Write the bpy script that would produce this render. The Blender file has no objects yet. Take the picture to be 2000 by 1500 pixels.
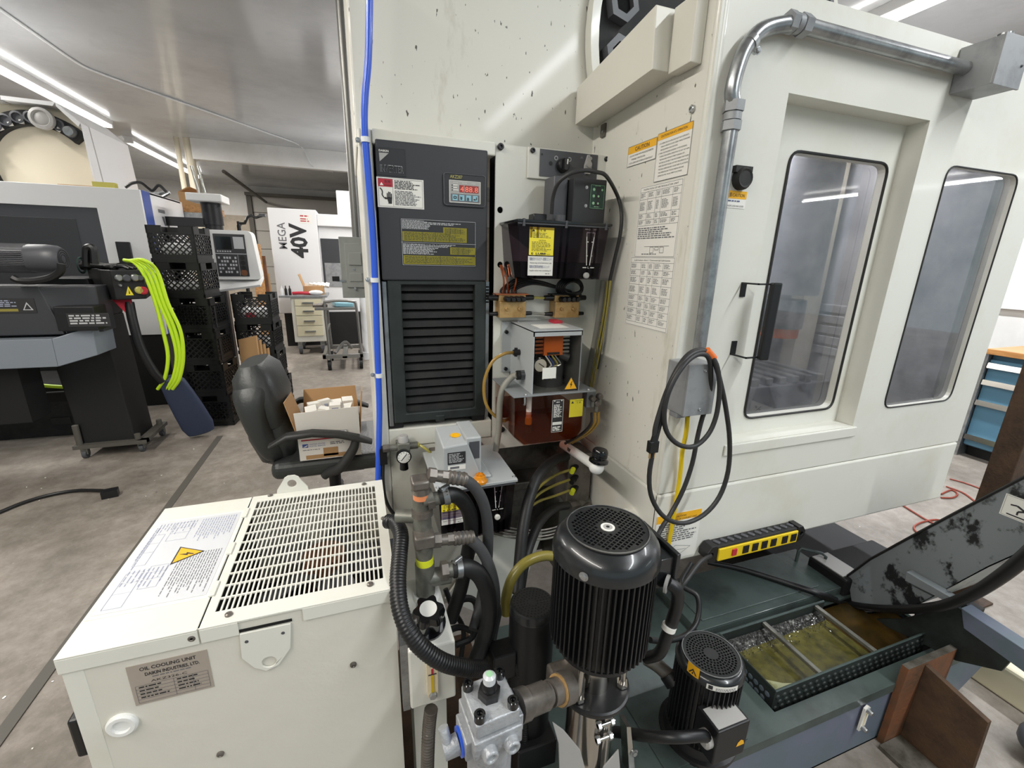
import bpy, math, random
from mathutils import Vector, Matrix, Euler
from mathutils.geometry import tessellate_polygon
PI = math.pi
SC = bpy.context.scene
COL = SC.collection
V = Vector
random.seed(7)

# ------------------------------------------------------------------ camera
FPX, YAW, PITCH, ROLL, CAMH = 858.37, math.radians(19.5598), math.radians(15.913), math.radians(-1.4395), 1.4
_f = V((math.sin(YAW) * math.cos(PITCH), math.cos(YAW) * math.cos(PITCH), -math.sin(PITCH)))
_r = V((math.cos(YAW), -math.sin(YAW), 0))
_d = _f.cross(_r)
CR = math.cos(ROLL) * _r + math.sin(ROLL) * _d
CD = -math.sin(ROLL) * _r + math.cos(ROLL) * _d
CF = _f
CP = V((0, 0, CAMH))
cam = bpy.data.objects.new('camera', bpy.data.cameras.new('camera'))
COL.objects.link(cam)
cam.data.sensor_fit = 'HORIZONTAL'
cam.data.sensor_width = 36
cam.data.lens = FPX * 36 / 2000
cam.data.clip_start = .02
mw = Matrix.Identity(4)
for i in range(3):
    mw[i][0], mw[i][1], mw[i][2], mw[i][3] = CR[i], -CD[i], -CF[i], CP[i]
cam.matrix_world = mw
SC.camera = cam

# ------------------------------------------------------------------ world, exposure
SC.view_settings.view_transform = 'Standard'
SC.view_settings.look = 'None'
SC.view_settings.gamma = 1
SC.view_settings.exposure = -0.08
SC.view_settings.use_curve_mapping = False
w = bpy.data.worlds.new('world')
SC.world = w
w.use_nodes = True
w.node_tree.nodes['Background'].inputs[0].default_value = (.72, .92, .99, 1)
w.node_tree.nodes['Background'].inputs[1].default_value = .62


def area(name, loc, sx, sy, power, color=(1, 1, 1), rot=(0, 0, 0)):
    l = bpy.data.lights.new(name, 'AREA')
    l.shape = 'RECTANGLE'
    l.size, l.size_y, l.energy, l.color = sx, sy, power, color
    o = bpy.data.objects.new(name, l)
    o.location = loc
    o.rotation_euler = rot
    COL.objects.link(o)
    return o


CEIL = 3.2
# ceiling tubes: (x, y0, y1, watts, colour)
TUBES = [(-3.26, 4.1, 8.8, 210, (1, .97, .92)), (-3.4, 9.8, 13.6, 150, (1, .95, .88)),
         (3.75, -.2, 4.2, 170, (.93, .96, 1)), (11.7, -7.7, -3.3, 130, (.95, .98, 1)), (-1.9, -2.2, 2.2, 155, (1, .95, .87)),  # last of these is an unseen tube added for light from the left
         (.55, 4.3, 8.4, 140, (1, .97, .93)), (1.82, -3.7, .1, 120, (.94, .98, 1))]
for i, (tx, y0, y1, wt, tc) in enumerate(TUBES):
    area('tube_light', (tx, (y0 + y1) / 2, CEIL - .115), .12, y1 - y0, wt, tc)


# ------------------------------------------------------------------ helpers
def at(u, v, x=None, y=None, z=None, d=None):
    """photo point (2000 x 1500 frame) to the place it stands, on a known plane of the room"""
    r = CR * ((u - 1000) / FPX) + CD * ((v - 750) / FPX) + CF
    if d is not None:
        return CP + r * d
    if x is not None:
        return CP + r * ((x - CP.x) / r.x)
    if y is not None:
        return CP + r * ((y - CP.y) / r.y)
    return CP + r * ((z - CP.z) / r.z)


def lin(h):
    h = h.lstrip('#')
    out = []
    for i in (0, 2, 4):
        c = int(h[i:i + 2], 16) / 255
        out.append(c / 12.92 if c <= .04045 else ((c + .055) / 1.055) ** 2.4)
    return (*out, 1)


MATS = {}


def mat(name, col='808080', rough=.5, metal=0, col2=None, scale=8, lo=.45, hi=.65, bump=0, bscale=60, emit=0, spec=.5, detail=6, stretch=None, coat=0, speck=None):
    """principled material; col2 is a second colour of the surface itself (wear, stains) mixed by noise"""
    m = bpy.data.materials.new(name)
    m.use_nodes = True
    nt = m.node_tree
    b = nt.nodes['Principled BSDF']
    b.inputs['Base Color'].default_value = lin(col)
    b.inputs['Roughness'].default_value = rough
    b.inputs['Metallic'].default_value = metal
    b.inputs['Specular IOR Level'].default_value = spec
    if coat:
        b.inputs['Coat Weight'].default_value = coat
        b.inputs['Coat Roughness'].default_value = .08
    if emit:
        b.inputs['Emission Color'].default_value = lin(col)
        b.inputs['Emission Strength'].default_value = emit
    if col2 or bump:
        tc = nt.nodes.new('ShaderNodeTexCoord')
        src = tc.outputs['Object']
        if stretch:
            mp = nt.nodes.new('ShaderNodeMapping')
            mp.inputs['Scale'].default_value = stretch
            nt.links.new(src, mp.inputs[0])
            src = mp.outputs[0]
    if col2:
        n = nt.nodes.new('ShaderNodeTexNoise')
        n.inputs['Scale'].default_value = scale
        n.inputs['Detail'].default_value = detail
        n.inputs['Roughness'].default_value = .65
        nt.links.new(src, n.inputs['Vector'])
        rp = nt.nodes.new('ShaderNodeValToRGB')
        rp.color_ramp.elements[0].position = lo
        rp.color_ramp.elements[1].position = hi
        rp.color_ramp.elements[0].color = lin(col)
        rp.color_ramp.elements[1].color = lin(col2)
        nt.links.new(n.outputs['Fac'], rp.inputs[0])
        last = rp.outputs[0]
        if speck:
            sc, th, sc2 = speck
            n3 = nt.nodes.new('ShaderNodeTexNoise')
            n3.inputs['Scale'].default_value = sc
            n3.inputs['Detail'].default_value = 3
            nt.links.new(src, n3.inputs['Vector'])
            r3 = nt.nodes.new('ShaderNodeValToRGB')
            r3.color_ramp.elements[0].position, r3.color_ramp.elements[1].position = th, th + .02
            nt.links.new(n3.outputs['Fac'], r3.inputs[0])
            mx = nt.nodes.new('ShaderNodeMixRGB')
            mx.inputs[2].default_value = lin(sc2)
            nt.links.new(r3.outputs[0], mx.inputs[0])
            nt.links.new(last, mx.inputs[1])
            last = mx.outputs[0]
        nt.links.new(last, b.inputs['Base Color'])
    if bump:
        n2 = nt.nodes.new('ShaderNodeTexNoise')
        n2.inputs['Scale'].default_value = bscale
        n2.inputs['Detail'].default_value = 4
        nt.links.new(src, n2.inputs['Vector'])
        bp = nt.nodes.new('ShaderNodeBump')
        bp.inputs['Strength'].default_value = bump
        bp.inputs['Distance'].default_value = .01
        nt.links.new(n2.outputs['Fac'], bp.inputs['Height'])
        nt.links.new(bp.outputs[0], b.inputs['Normal'])
    MATS[name] = m
    return m


def glassmat(name, tint, refl=.1, rough=.02, haze=0.0, hazecol='9aa0aa', hscale=6):
    """thin clear sheet: passes tinted light, mirrors by fresnel, with a film of dried splashes"""
    m = bpy.data.materials.new(name)
    m.use_nodes = True
    nt = m.node_tree
    nt.nodes.remove(nt.nodes['Principled BSDF'])
    out = nt.nodes['Material Output']
    tr = nt.nodes.new('ShaderNodeBsdfTransparent')
    tr.inputs[0].default_value = lin(tint)
    gl = nt.nodes.new('ShaderNodeBsdfGlossy')
    gl.inputs['Roughness'].default_value = rough
    lw = nt.nodes.new('ShaderNodeLayerWeight')
    fr = nt.nodes.new('ShaderNodeMath')
    fr.operation = 'POWER'
    fr.inputs[1].default_value = 4
    nt.links.new(lw.outputs['Facing'], fr.inputs[0])
    ad = nt.nodes.new('ShaderNodeMath')
    ad.operation = 'ADD'
    ad.inputs[1].default_value = refl
    nt.links.new(fr.outputs[0], ad.inputs[0])
    mx = nt.nodes.new('ShaderNodeMixShader')
    nt.links.new(ad.outputs[0], mx.inputs[0])
    nt.links.new(tr.outputs[0], mx.inputs[1])
    nt.links.new(gl.outputs[0], mx.inputs[2])
    last = mx
    if haze:
        df = nt.nodes.new('ShaderNodeBsdfDiffuse')
        df.inputs[0].default_value = lin(hazecol)
        tc = nt.nodes.new('ShaderNodeTexCoord')
        n = nt.nodes.new('ShaderNodeTexNoise')
        n.inputs['Scale'].default_value = hscale
        n.inputs['Detail'].default_value = 8
        nt.links.new(tc.outputs['Object'], n.inputs['Vector'])
        mr = nt.nodes.new('ShaderNodeMapRange')
        mr.inputs['From Min'].default_value = .3
        mr.inputs['From Max'].default_value = .75
        mr.inputs['To Max'].default_value = haze
        nt.links.new(n.outputs['Fac'], mr.inputs[0])
        m2 = nt.nodes.new('ShaderNodeMixShader')
        nt.links.new(mr.outputs[0], m2.inputs[0])
        nt.links.new(mx.outputs[0], m2.inputs[1])
        nt.links.new(df.outputs[0], m2.inputs[2])
        last = m2
    nt.links.new(last.outputs[0], out.inputs[0])
    MATS[name] = m
    return m


class MB:
    """collects shapes (world coordinates) that become ONE mesh"""

    def __init__(s, m='cream'):
        s.v, s.f, s.fm, s.fs, s.ms, s.cur = [], [], [], [], [], m

    def use(s, m):
        s.cur = m
        return s

    def _mi(s, m=None):
        m = m or s.cur
        if m not in s.ms:
            s.ms.append(m)
        return s.ms.index(m)

    def raw(s, vs, fs, m=None, smooth=False):
        o = len(s.v)
        s.v += [V(p) for p in vs]
        k = s._mi(m)
        for f in fs:
            s.f.append([i + o for i in f])
            s.fm.append(k)
            s.fs.append(smooth)
        return s

    def box(s, a, b, m=None):
        x0, x1 = sorted((a[0], b[0])); y0, y1 = sorted((a[1], b[1])); z0, z1 = sorted((a[2], b[2]))
        return s.hexa([(x0, y0, z0), (x1, y0, z0), (x1, y1, z0), (x0, y1, z0), (x0, y0, z1), (x1, y0, z1), (x1, y1, z1), (x0, y1, z1)], m)

    def hexa(s, p, m=None):
        return s.raw(p, [(3, 2, 1, 0), (4, 5, 6, 7), (0, 1, 5, 4), (1, 2, 6, 5), (2, 3, 7, 6), (3, 0, 4, 7)], m)

    def rbox(s, c, size, rot=(0, 0, 0), m=None):
        R = Euler(rot).to_matrix()
        h = V(size) / 2
        ps = [V(c) + R @ V((sx * h.x, sy * h.y, sz * h.z)) for sz in (-1, 1) for sx, sy in ((-1, -1), (1, -1), (1, 1), (-1, 1))]
        return s.hexa(ps, m)

    def prism(s, poly, ext, m=None, smooth=False):
        """closed polygon (3D points) pushed along ext"""
        n = len(poly)
        P = [V(p) for p in poly]
        E = V(ext)
        o = len(s.v)
        nrm = V((0, 0, 0))
        for i in range(n):
            nrm += P[i].cross(P[(i + 1) % n])
        tris = tessellate_polygon([P])
        fs = []
        flip = nrm.dot(E) > 0
        for t in tris:
            a, b, c = t
            tn = (P[b] - P[a]).cross(P[c] - P[a])
            good = (tn.dot(E) < 0)
            fs.append((a, b, c) if good else (c, b, a))
            fs.append((c + n, b + n, a + n) if good else (a + n, b + n, c + n))
        for i in range(n):
            j = (i + 1) % n
            fs.append((i, j, j + n, i + n) if flip else (j, i, i + n, j + n))
        return s.raw(P + [p + E for p in P], fs, m, smooth)

    def plate(s, outer, holes, ext, m=None):
        """flat plate with holes, thickness ext"""
        loops = [[V(p) for p in outer]] + [[V(p) for p in h] for h in holes]
        E = V(ext)
        allp = [p for l in loops for p in l]
        n = len(allp)
        fs = []
        for a, b, c in tessellate_polygon(loops):
            tn = (allp[b] - allp[a]).cross(allp[c] - allp[a])
            if tn.dot(E) > 0:
                a, c = c, a
            fs.append((a, b, c))
            fs.append((c + n, b + n, a + n))
        k = 0
        for li, l in enumerate(loops):
            nr = V((0, 0, 0))
            for i in range(len(l)):
                nr += l[i].cross(l[(i + 1) % len(l)])
            fl = (nr.dot(E) > 0) == (li == 0)
            for i in range(len(l)):
                a, b = k + i, k + (i + 1) % len(l)
                fs.append((a, b, b + n, a + n) if fl else (b, a, a + n, b + n))
            k += len(l)
        return s.raw(allp + [p + E for p in allp], fs, m)

    def quad(s, p, m=None):
        return s.raw(p, [tuple(range(len(p)))], m)

    def cyl(s, a, b, r, r2=None, n=20, m=None, caps=True):
        return s.lathe(a, V(b) - V(a), [(r, 0), (r if r2 is None else r2, 1)], n, m, caps, unit=True)

    def lathe(s, o, axis, prof, n=28, m=None, caps=True, unit=False, ph=0):
        """profile [(radius, height)] turned about axis; heights in metres along axis (or 0..1 of its length)"""
        A = V(axis)
        L = A.length if unit else 1
        A.normalize()
        X = A.orthogonal().normalized()
        if abs(A.z) > .9:
            X = V((1, 0, 0)) - A * A.x
            X.normalize()
        Y = A.cross(X)
        vs, fs = [], []
        for r, h in prof:
            for i in range(n):
                t = 2 * PI * i / n + ph
                vs.append(V(o) + A * (h * L) + (X * math.cos(t) + Y * math.sin(t)) * max(r, 1e-5))
        for k in range(len(prof) - 1):
            for i in range(n):
                j = (i + 1) % n
                fs.append((k * n + i, k * n + j, (k + 1) * n + j, (k + 1) * n + i))
        s.raw(vs, fs, m, True)
        if caps:
            s.raw(vs[:n], [tuple(reversed(range(n)))], m)
            s.raw(vs[-n:], [tuple(range(n))], m)
        return s

    def tube(s, pts, r, n=10, m=None, smooth=True, sub=6, ribs=None, rr=None):
        P = [V(p) for p in pts]
        if smooth and len(P) > 2:
            Q = [P[0] * 2 - P[1]] + P + [P[-1] * 2 - P[-2]]
            out = []
            for i in range(1, len(Q) - 2):
                a, b, c, d = Q[i - 1:i + 3]
                for k in range(sub):
                    t = k / sub
                    out.append(.5 * ((2 * b) + (c - a) * t + (2 * a - 5 * b + 4 * c - d) * t * t + (3 * b - a - 3 * c + d) * t ** 3))
            out.append(P[-1])
            P = out
        if ribs:
            pitch, amp = ribs
            Lt = sum((P[i + 1] - P[i]).length for i in range(len(P) - 1))
            N = max(4, int(Lt / pitch) * 4)
            cum = [0]
            for i in range(len(P) - 1):
                cum.append(cum[-1] + (P[i + 1] - P[i]).length)
            out, j = [], 0
            for k in range(N + 1):
                t = Lt * k / N
                while j < len(P) - 2 and cum[j + 1] < t:
                    j += 1
                q = (t - cum[j]) / max(1e-9, cum[j + 1] - cum[j])
                out.append(P[j].lerp(P[j + 1], q))
            P = out
        vs, fs = [], []
        T = (P[1] - P[0]).normalized()
        X = T.orthogonal().normalized()
        for i, p in enumerate(P):
            t = (P[min(i + 1, len(P) - 1)] - P[max(i - 1, 0)])
            if t.length < 1e-9:
                t = T
            t = t.normalized()
            X = (X - t * X.dot(t))
            X = X.normalized() if X.length > 1e-6 else t.orthogonal().normalized()
            Y = t.cross(X)
            rad = r
            if rr:
                q = i / (len(P) - 1) * (len(rr) - 1)
                k = min(int(q), len(rr) - 2)
                rad = rr[k] + (rr[k + 1] - rr[k]) * (q - k)
            if ribs:
                rad = r + (ribs[1] if i % 4 in (1, 2) else 0)
            for k in range(n):
                a = 2 * PI * k / n
                vs.append(p + (X * math.cos(a) + Y * math.sin(a)) * rad)
        for i in range(len(P) - 1):
            for k in range(n):
                j = (k + 1) % n
                fs.append((i * n + k, i * n + j, (i + 1) * n + j, (i + 1) * n + k))
        fs.append(tuple(reversed(range(n))))
        fs.append(tuple((len(P) - 1) * n + k for k in range(n)))
        return s.raw(vs, fs, m, True)

    def ball(s, c, r, n=16, m=None, sc=(1, 1, 1)):
        vs, fs = [], []
        h = n // 2
        for i in range(h + 1):
            th = PI * i / h
            for k in range(n):
                a = 2 * PI * k / n
                vs.append(V(c) + V((math.sin(th) * math.cos(a) * r * sc[0], math.sin(th) * math.sin(a) * r * sc[1], math.cos(th) * r * sc[2])))
        for i in range(h):
            for k in range(n):
                j = (k + 1) % n
                fs.append((i * n + k, (i + 1) * n + k, (i + 1) * n + j, i * n + j))
        return s.raw(vs, fs, m, True)

    def bolt(s, c, nrm, r, m='zinc', h=None):
        nrm = V(nrm).normalized()
        h = h or r * .8
        s.lathe(c, nrm, [(r * 1.25, 0), (r * 1.25, h * .25)], 14, m)
        return s.lathe(V(c) + nrm * h * .25, nrm, [(r * .85, 0), (r * .85, h * .6), (r * .6, h * .75)], 6, m)

    def socket(s, c, nrm, r, m='zinc'):
        nrm = V(nrm).normalized()
        s.lathe(c, nrm, [(r, 0), (r, r * .8), (r * .8, r), (r * .5, r), (r * .45, r * .5)], 14, m)
        return s


ORG = {}


def obj(name, mb, parent=None, bev=0, label=None, cat=None, group=None, kind=None, seg=2, sharp=40, sub=0):
    """link the shapes as one object; as a thing of its own when parent is None"""
    if parent is None:
        xs = [p.x for p in mb.v]; ys = [p.y for p in mb.v]; zs = [p.z for p in mb.v]
        org = V(((min(xs) + max(xs)) / 2, (min(ys) + max(ys)) / 2, min(zs)))
    else:
        org = ORG[parent.name]
    me = bpy.data.meshes.new(name)
    me.from_pydata([p - org for p in mb.v], [], mb.f)
    for m in mb.ms:
        me.materials.append(MATS[m])
    me.polygons.foreach_set('material_index', mb.fm)
    me.polygons.foreach_set('use_smooth', mb.fs)
    me.validate()
    me.update()
    if any(mb.fs):
        me.set_sharp_from_angle(angle=math.radians(sharp))
    o = bpy.data.objects.new(name, me)
    COL.objects.link(o)
    if parent is None:
        o.location = org
    else:
        o.parent = parent
    ORG[o.name] = org
    if bev:
        bm = o.modifiers.new('edge', 'BEVEL')
        bm.width, bm.segments, bm.limit_method, bm.angle_limit = bev, seg, 'ANGLE', math.radians(35)
        bm.harden_normals = False
    if sub:
        sm = o.modifiers.new('soft', 'SUBSURF')
        sm.levels = sm.render_levels = sub
    tag(o, label, cat, group, kind)
    return o


def tag(o, label=None, cat=None, group=None, kind=None):
    for k, val in (('label', label), ('category', cat), ('group', group), ('kind', kind)):
        if val:
            o[k] = val
    return o


def thing(name, loc, label, cat, group=None, rz=0):
    o = bpy.data.objects.new(name, None)
    o.empty_display_size = .05
    COL.objects.link(o)
    o.location = loc
    o.rotation_euler = (0, 0, rz)
    ORG[o.name] = V(loc)
    return tag(o, label, cat, group)


def kids(o):
    return [c for c in list(COL.objects) if c.parent is o]


def dup(o, loc, rz=0, label=None):
    """copy of a thing with copies of its parts and their sub-parts"""
    def rec(src, par):
        c = src.copy()
        COL.objects.link(c)
        if par:
            c.parent = par
        for ch in tree.get(src, []):
            rec(ch, c)
        return c
    tree = {}
    for c in list(COL.objects):
        if c.parent:
            tree.setdefault(c.parent, []).append(c)
    r = rec(o, None)
    r.location = loc
    r.rotation_euler = (0, 0, rz)
    if label:
        r['label'] = label
    return r


_TX = {}


def textmesh(s, size=1, bold=0):
    k = (s, bold)
    if k not in _TX:
        c = bpy.data.curves.new('t', 'FONT')
        c.body = s
        c.size = 1
        c.resolution_u = 2
        c.offset = bold
        o = bpy.data.objects.new('t', c)
        me = bpy.data.meshes.new_from_object(o)
        vs = [v.co.copy() for v in me.vertices]
        fs = [tuple(p.vertices) for p in me.polygons]
        bpy.data.objects.remove(o)
        bpy.data.curves.remove(c)
        bpy.data.meshes.remove(me)
        _TX[k] = (vs, fs)
    return _TX[k]


class Lab(MB):
    """flat printed thing: origin at its top left corner, U to the right, W down (unit directions), w x h metres"""

    def __init__(s, o, U, W, w, h, m='paper', t=.0006):
        super().__init__(m)
        s.o, s.U, s.W = V(o), V(U).normalized(), V(W).normalized()
        s.N = s.W.cross(s.U).normalized()
        s.w, s.h, s.t, s.lay = w, h, t, t
        s.o = s.o
        a = [s.p(0, 0, 0), s.p(0, h, 0), s.p(w, h, 0), s.p(w, 0, 0)]
        s.prism(a, s.N * t, m)

    def p(s, u, w, l=None):
        return s.o + s.U * u + s.W * w + s.N * (s.lay if l is None else l)

    def up(s, d=.0004):
        s.lay += d
        return s

    def rect(s, u0, w0, u1, w1, m):
        return s.quad([s.p(u0, w0), s.p(u0, w1), s.p(u1, w1), s.p(u1, w0)], m)

    def poly(s, pts, m):
        P = [s.p(*q) for q in pts]
        tr = tessellate_polygon([P])
        fs = []
        for a, b, c in tr:
            n = (P[b] - P[a]).cross(P[c] - P[a])
            fs.append((a, b, c) if n.dot(s.N) > 0 else (c, b, a))
        return s.raw(P, fs, m)

    def disc(s, u, w, r, m, n=20, sq=1):
        return s.poly([(u + r * math.cos(2 * PI * i / n), w + r * sq * math.sin(2 * PI * i / n)) for i in range(n)], m)

    def line(s, u0, w0, u1, w1, th, m):
        d = V((u1 - u0, w1 - w0)).normalized() * th / 2
        return s.quad([s.p(u0 - d.y, w0 + d.x), s.p(u1 - d.y, w1 + d.x), s.p(u1 + d.y, w1 - d.x), s.p(u0 + d.y, w0 - d.x)], m)

    def frame(s, u0, w0, u1, w1, th, m):
        for a in ((u0, w0, u1, w0), (u0, w1, u1, w1), (u0, w0, u0, w1), (u1, w0, u1, w1)):
            s.line(*a, th, m)
        return s

    def text(s, t, u, w, size, m='ink', width=None, bold=0, rot=0):
        vs, fs = textmesh(t, 1, bold)
        if not vs:
            return s
        x0, x1 = min(v.x for v in vs), max(v.x for v in vs)
        k = size / .72
        kx = k if width is None else width / (x1 - x0)
        c, sn = math.cos(rot), math.sin(rot)
        P = []
        for v in vs:
            a, b = (v.x - x0) * kx, -v.y * k
            P.append(s.p(u + a * c - b * sn, w + a * sn + b * c))
        return s.raw(P, fs, m)

    def rows(s, u0, w0, u1, w1, n, m='ink', seed=1, fill=.55, full=.9):
        """fine print too small to read: broken strokes in lines"""
        R = random.Random(seed)
        dh = (w1 - w0) / n
        for i in range(n):
            u = u0
            end = u0 + (u1 - u0) * R.uniform(full - .25, min(1, full + .1))
            while u < end:
                l = R.uniform(.8, 3.2) * dh
                l = min(l, end - u)
                if l > 0:
                    s.rect(u, w0 + i * dh, u + l, w0 + i * dh + dh * fill, m)
                u += l + dh * .5
        return s
# ------------------------------------------------------------------ materials
mat('cream', 'DDDCD3', .36, col2='CFCAB9', scale=3.2, lo=.5, hi=.85, coat=.12)
mat('creamdirty', 'DBD9CF', .46, col2='A0967C', scale=7, lo=.6, hi=.9, coat=.1, stretch=(1.6, 1.6, .55), speck=(58, .69, '57534A'))
mat('creamline', 'D6D3C8', .4, bump=.12, bscale=25)
mat('seam', '6E685A', .8)
mat('white', 'F0F0EE', .35, coat=.15)
mat('paper', 'E9E7E0', .55)
mat('sticker', 'CED0D4', .45)
mat('paperold', 'E3E2DC', .45, col2='CDBE93', scale=14, lo=.58, hi=.8)
mat('ink', '2A2A2C', .6)
mat('inksoft', '6E6E72', .6)
mat('inkfaint', '9AA0B4', .6)
mat('inkblue', '4A5580', .6)
mat('amberband', 'F0B21C', .45)
mat('yellow', 'F4E23A', .4)
mat('yellowdull', 'D8C92A', .5)
mat('olive', '8C8420', .6)
mat('red', 'B8283A', .45)
mat('greyink', 'B9BABC', .5)
mat('black', '141416', .42)
mat('blackmatte', '1B1B1C', .7, col2='2B2A28', scale=12)
mat('blackgloss', '101113', .18, coat=.3)
mat('rubber', '19191A', .5, bump=.05, bscale=120)
mat('hosegrey', '47484A', .55, bump=.08, bscale=150)
mat('darkpanel', '35363A', .48)
mat('darkpanel2', '2A2B2E', .5)
mat('charcoal', '4C4D52', .42)
mat('void', '050505', .9)
mat('dark', '0E0E0F', .7)
mat('motorblack', '1F2123', .3, coat=.35, col2='2A2C2F', scale=20, lo=.6, hi=.8)
mat('motorfin', '1A1B1D', .38)
mat('iron', '7A7A72', .42, metal=.45, col2='5A5852', scale=22, lo=.45, hi=.75, bump=.1)
mat('ironbrown', '76706A', .38, metal=.5, col2='544E47', scale=25, lo=.45, hi=.75)
mat('zinc', 'B9BBBC', .3, metal=.9)
mat('steel', 'C9C5BE', .16, metal=1)
mat('galv', 'A9ABAC', .3, metal=.85, col2='8A8C8E', scale=18)
mat('boxgrey', '9A9C9E', .45, metal=.25, col2='85878A', scale=14)
mat('oilgrey', 'B1B5B6', .4, metal=.1)
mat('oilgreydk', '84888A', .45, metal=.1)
mat('castgrey', 'B4B7BB', .42, metal=.35, bump=.25, bscale=140, col2='94979C', scale=12)
mat('brass', 'BF9C68', .34, metal=.4, col2='A07C48', scale=30)
mat('copper', 'C4704A', .3, metal=.8)
mat('tape', 'E08B5C', .4)
mat('hiyellow', 'D9E02E', .4)
mat('limehose', 'C8EE2C', .4)
mat('blue', '2F5BD2', .3, coat=.2)
mat('clipwhite', 'E4E6E8', .4)
mat('navy', '323C55', .6, bump=.1, bscale=60)
mat('machineblue', '3E56A0', .4)
mat('tubeyellow', 'B7AE58', .3)
mat('tubeolive', '8F843E', .3)
mat('amberhose', '9B7A38', .3)
mat('greyhose', '8C8A80', .5)
mat('tankgreen', '46524F', .42, col2='2E3735', scale=6, lo=.45, hi=.7, coat=.15)
mat('tankblue', '5D6B74', .42, col2='6E6E86', scale=5, lo=.45, hi=.75)
mat('tankdark', '2A312F', .5, col2='1C201F', scale=9)
mat('chips', '3E3E3C', .35, metal=.7, col2='8A8A86', scale=70, lo=.5, hi=.62, bump=1, bscale=110)
mat('coolant', '5C5722', .4, col2='363413', scale=24, lo=.4, hi=.65, bump=.12, bscale=50, detail=9)
mat('coolantfoam', 'A9AB86', .35, col2='77763C', scale=16, lo=.45, hi=.6)
mat('coolantbrown', '4A3612', .3, col2='221B08', scale=6, lo=.35, hi=.62)
mat('conveyor', '7A8083', .45, col2='1E1F21', scale=9, lo=.53, hi=.6, detail=9, stretch=(1, 1.6, 1.2))
mat('rust', '4E3825', .75, col2='33251A', scale=10, lo=.4, hi=.66, bump=.3, bscale=90)
mat('rustlight', '77492C', .7, col2='55402E', scale=9, lo=.4, hi=.66, bump=.2, bscale=70)
mat('millsteel', '6E6A62', .5, metal=.4, col2='4B463E', scale=16)
mat('cardboard', 'B58F63', .75)
mat('cardwhite', 'ECE8E2', .6)
mat('wood', 'B98A57', .6, col2='8F653A', scale=5, stretch=(8, 1, 8))
mat('woodtop', 'C08A50', .45, col2='A87240', scale=4, stretch=(8, 1, 8))
mat('cabblue', '4E7890', .4)
mat('cabblue2', '355D76', .4)
mat('leather', '333636', .42, bump=.12, bscale=90)
mat('chairplastic', '2E2F2F', .5)
mat('crate', '121213', .45)
mat('bagwhite', 'E8E8EA', .5, bump=.3, bscale=30)
mat('sawgrey', '56565A', .42, col2='47474B', scale=8)
mat('sawdark', '3A3B3F', .45)
mat('sawblue', '7F868F', .42)
mat('pedblack', '19191A', .55)
mat('millwhite', 'E7E7E8', .35, coat=.2)
mat('millgrey', '4A4B50', .4)
mat('pendant', 'E4E4E2', .4)
mat('pendkeys', '2F3033', .45)
mat('key', 'B9BBBE', .5)
mat('tanpaint', 'D8CFBA', .5)
mat('drawerwhite', 'DCDAD0', .4)
mat('drawercream', 'E0D9BC', .45)
mat('cartgrey', '8B8A87', .35, metal=.6)
mat('panelgrey', '9A9D99', .45, col2='8B8E8A', scale=6)
mat('lamp', 'FFFDF8', .5, emit=9)
mat('fixture', 'ECECEC', .4)
mat('windowlight', 'F0F3FF', .5, emit=1.1)
mat('redcord', '8A3A28', .5)
mat('yellowcord', 'E2C217', .45)
mat('cord', '2A2A2B', .5)
mat('lcd', '8F2F2A', .35, emit=.12)
mat('lcdseg', 'E77A66', .4, emit=.5)
mat('padgrey', 'A9A7A4', .4)
mat('padblue', '8FC0CF', .4)
mat('pcbgreen', '1E3E33', .5)
mat('orange', 'E2702A', .4)
mat('ledgreen', '9CC9A0', .4)
mat('sightglass', 'E8D9B8', .2)
mat('sightoil', 'D9B81C', .2)
mat('plateplate', 'B1A79C', .4, metal=.3)
mat('strapwhite', 'DDDDDA', .5)
mat('amberplastic', 'D88A1E', .25)
mat('pipewhite', 'E9E9E6', .4)
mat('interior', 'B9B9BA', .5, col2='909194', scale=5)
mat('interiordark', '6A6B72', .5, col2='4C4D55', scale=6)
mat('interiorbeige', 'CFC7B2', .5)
mat('plasticclear', 'C9CDD0', .2)
mat('wallwhite', 'DDDCDA', .5, col2='D2D0CC', scale=1.5)
mat('walltan', 'BDB2A2', .7, col2='A79C8C', scale=3)
mat('ceilpaint', 'C3C6C9', .15, bump=.02, bscale=3, col2='B4B7BA', scale=1.1)
mat('garage', 'A9A6A0', .5)
mat('trimdark', '55524C', .6)
glassmat('pane', 'D8D8DA', .1, .02, .22, 'AEAEB2', 9)
glassmat('smoke', 'C6BDC4', .012, .05)
glassmat('clear', 'EEECE8', .01, .04)
glassmat('oil', 'CF9676', .01, .05)
glassmat('oiltop', 'F3EAE4', .015, .05)


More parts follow.
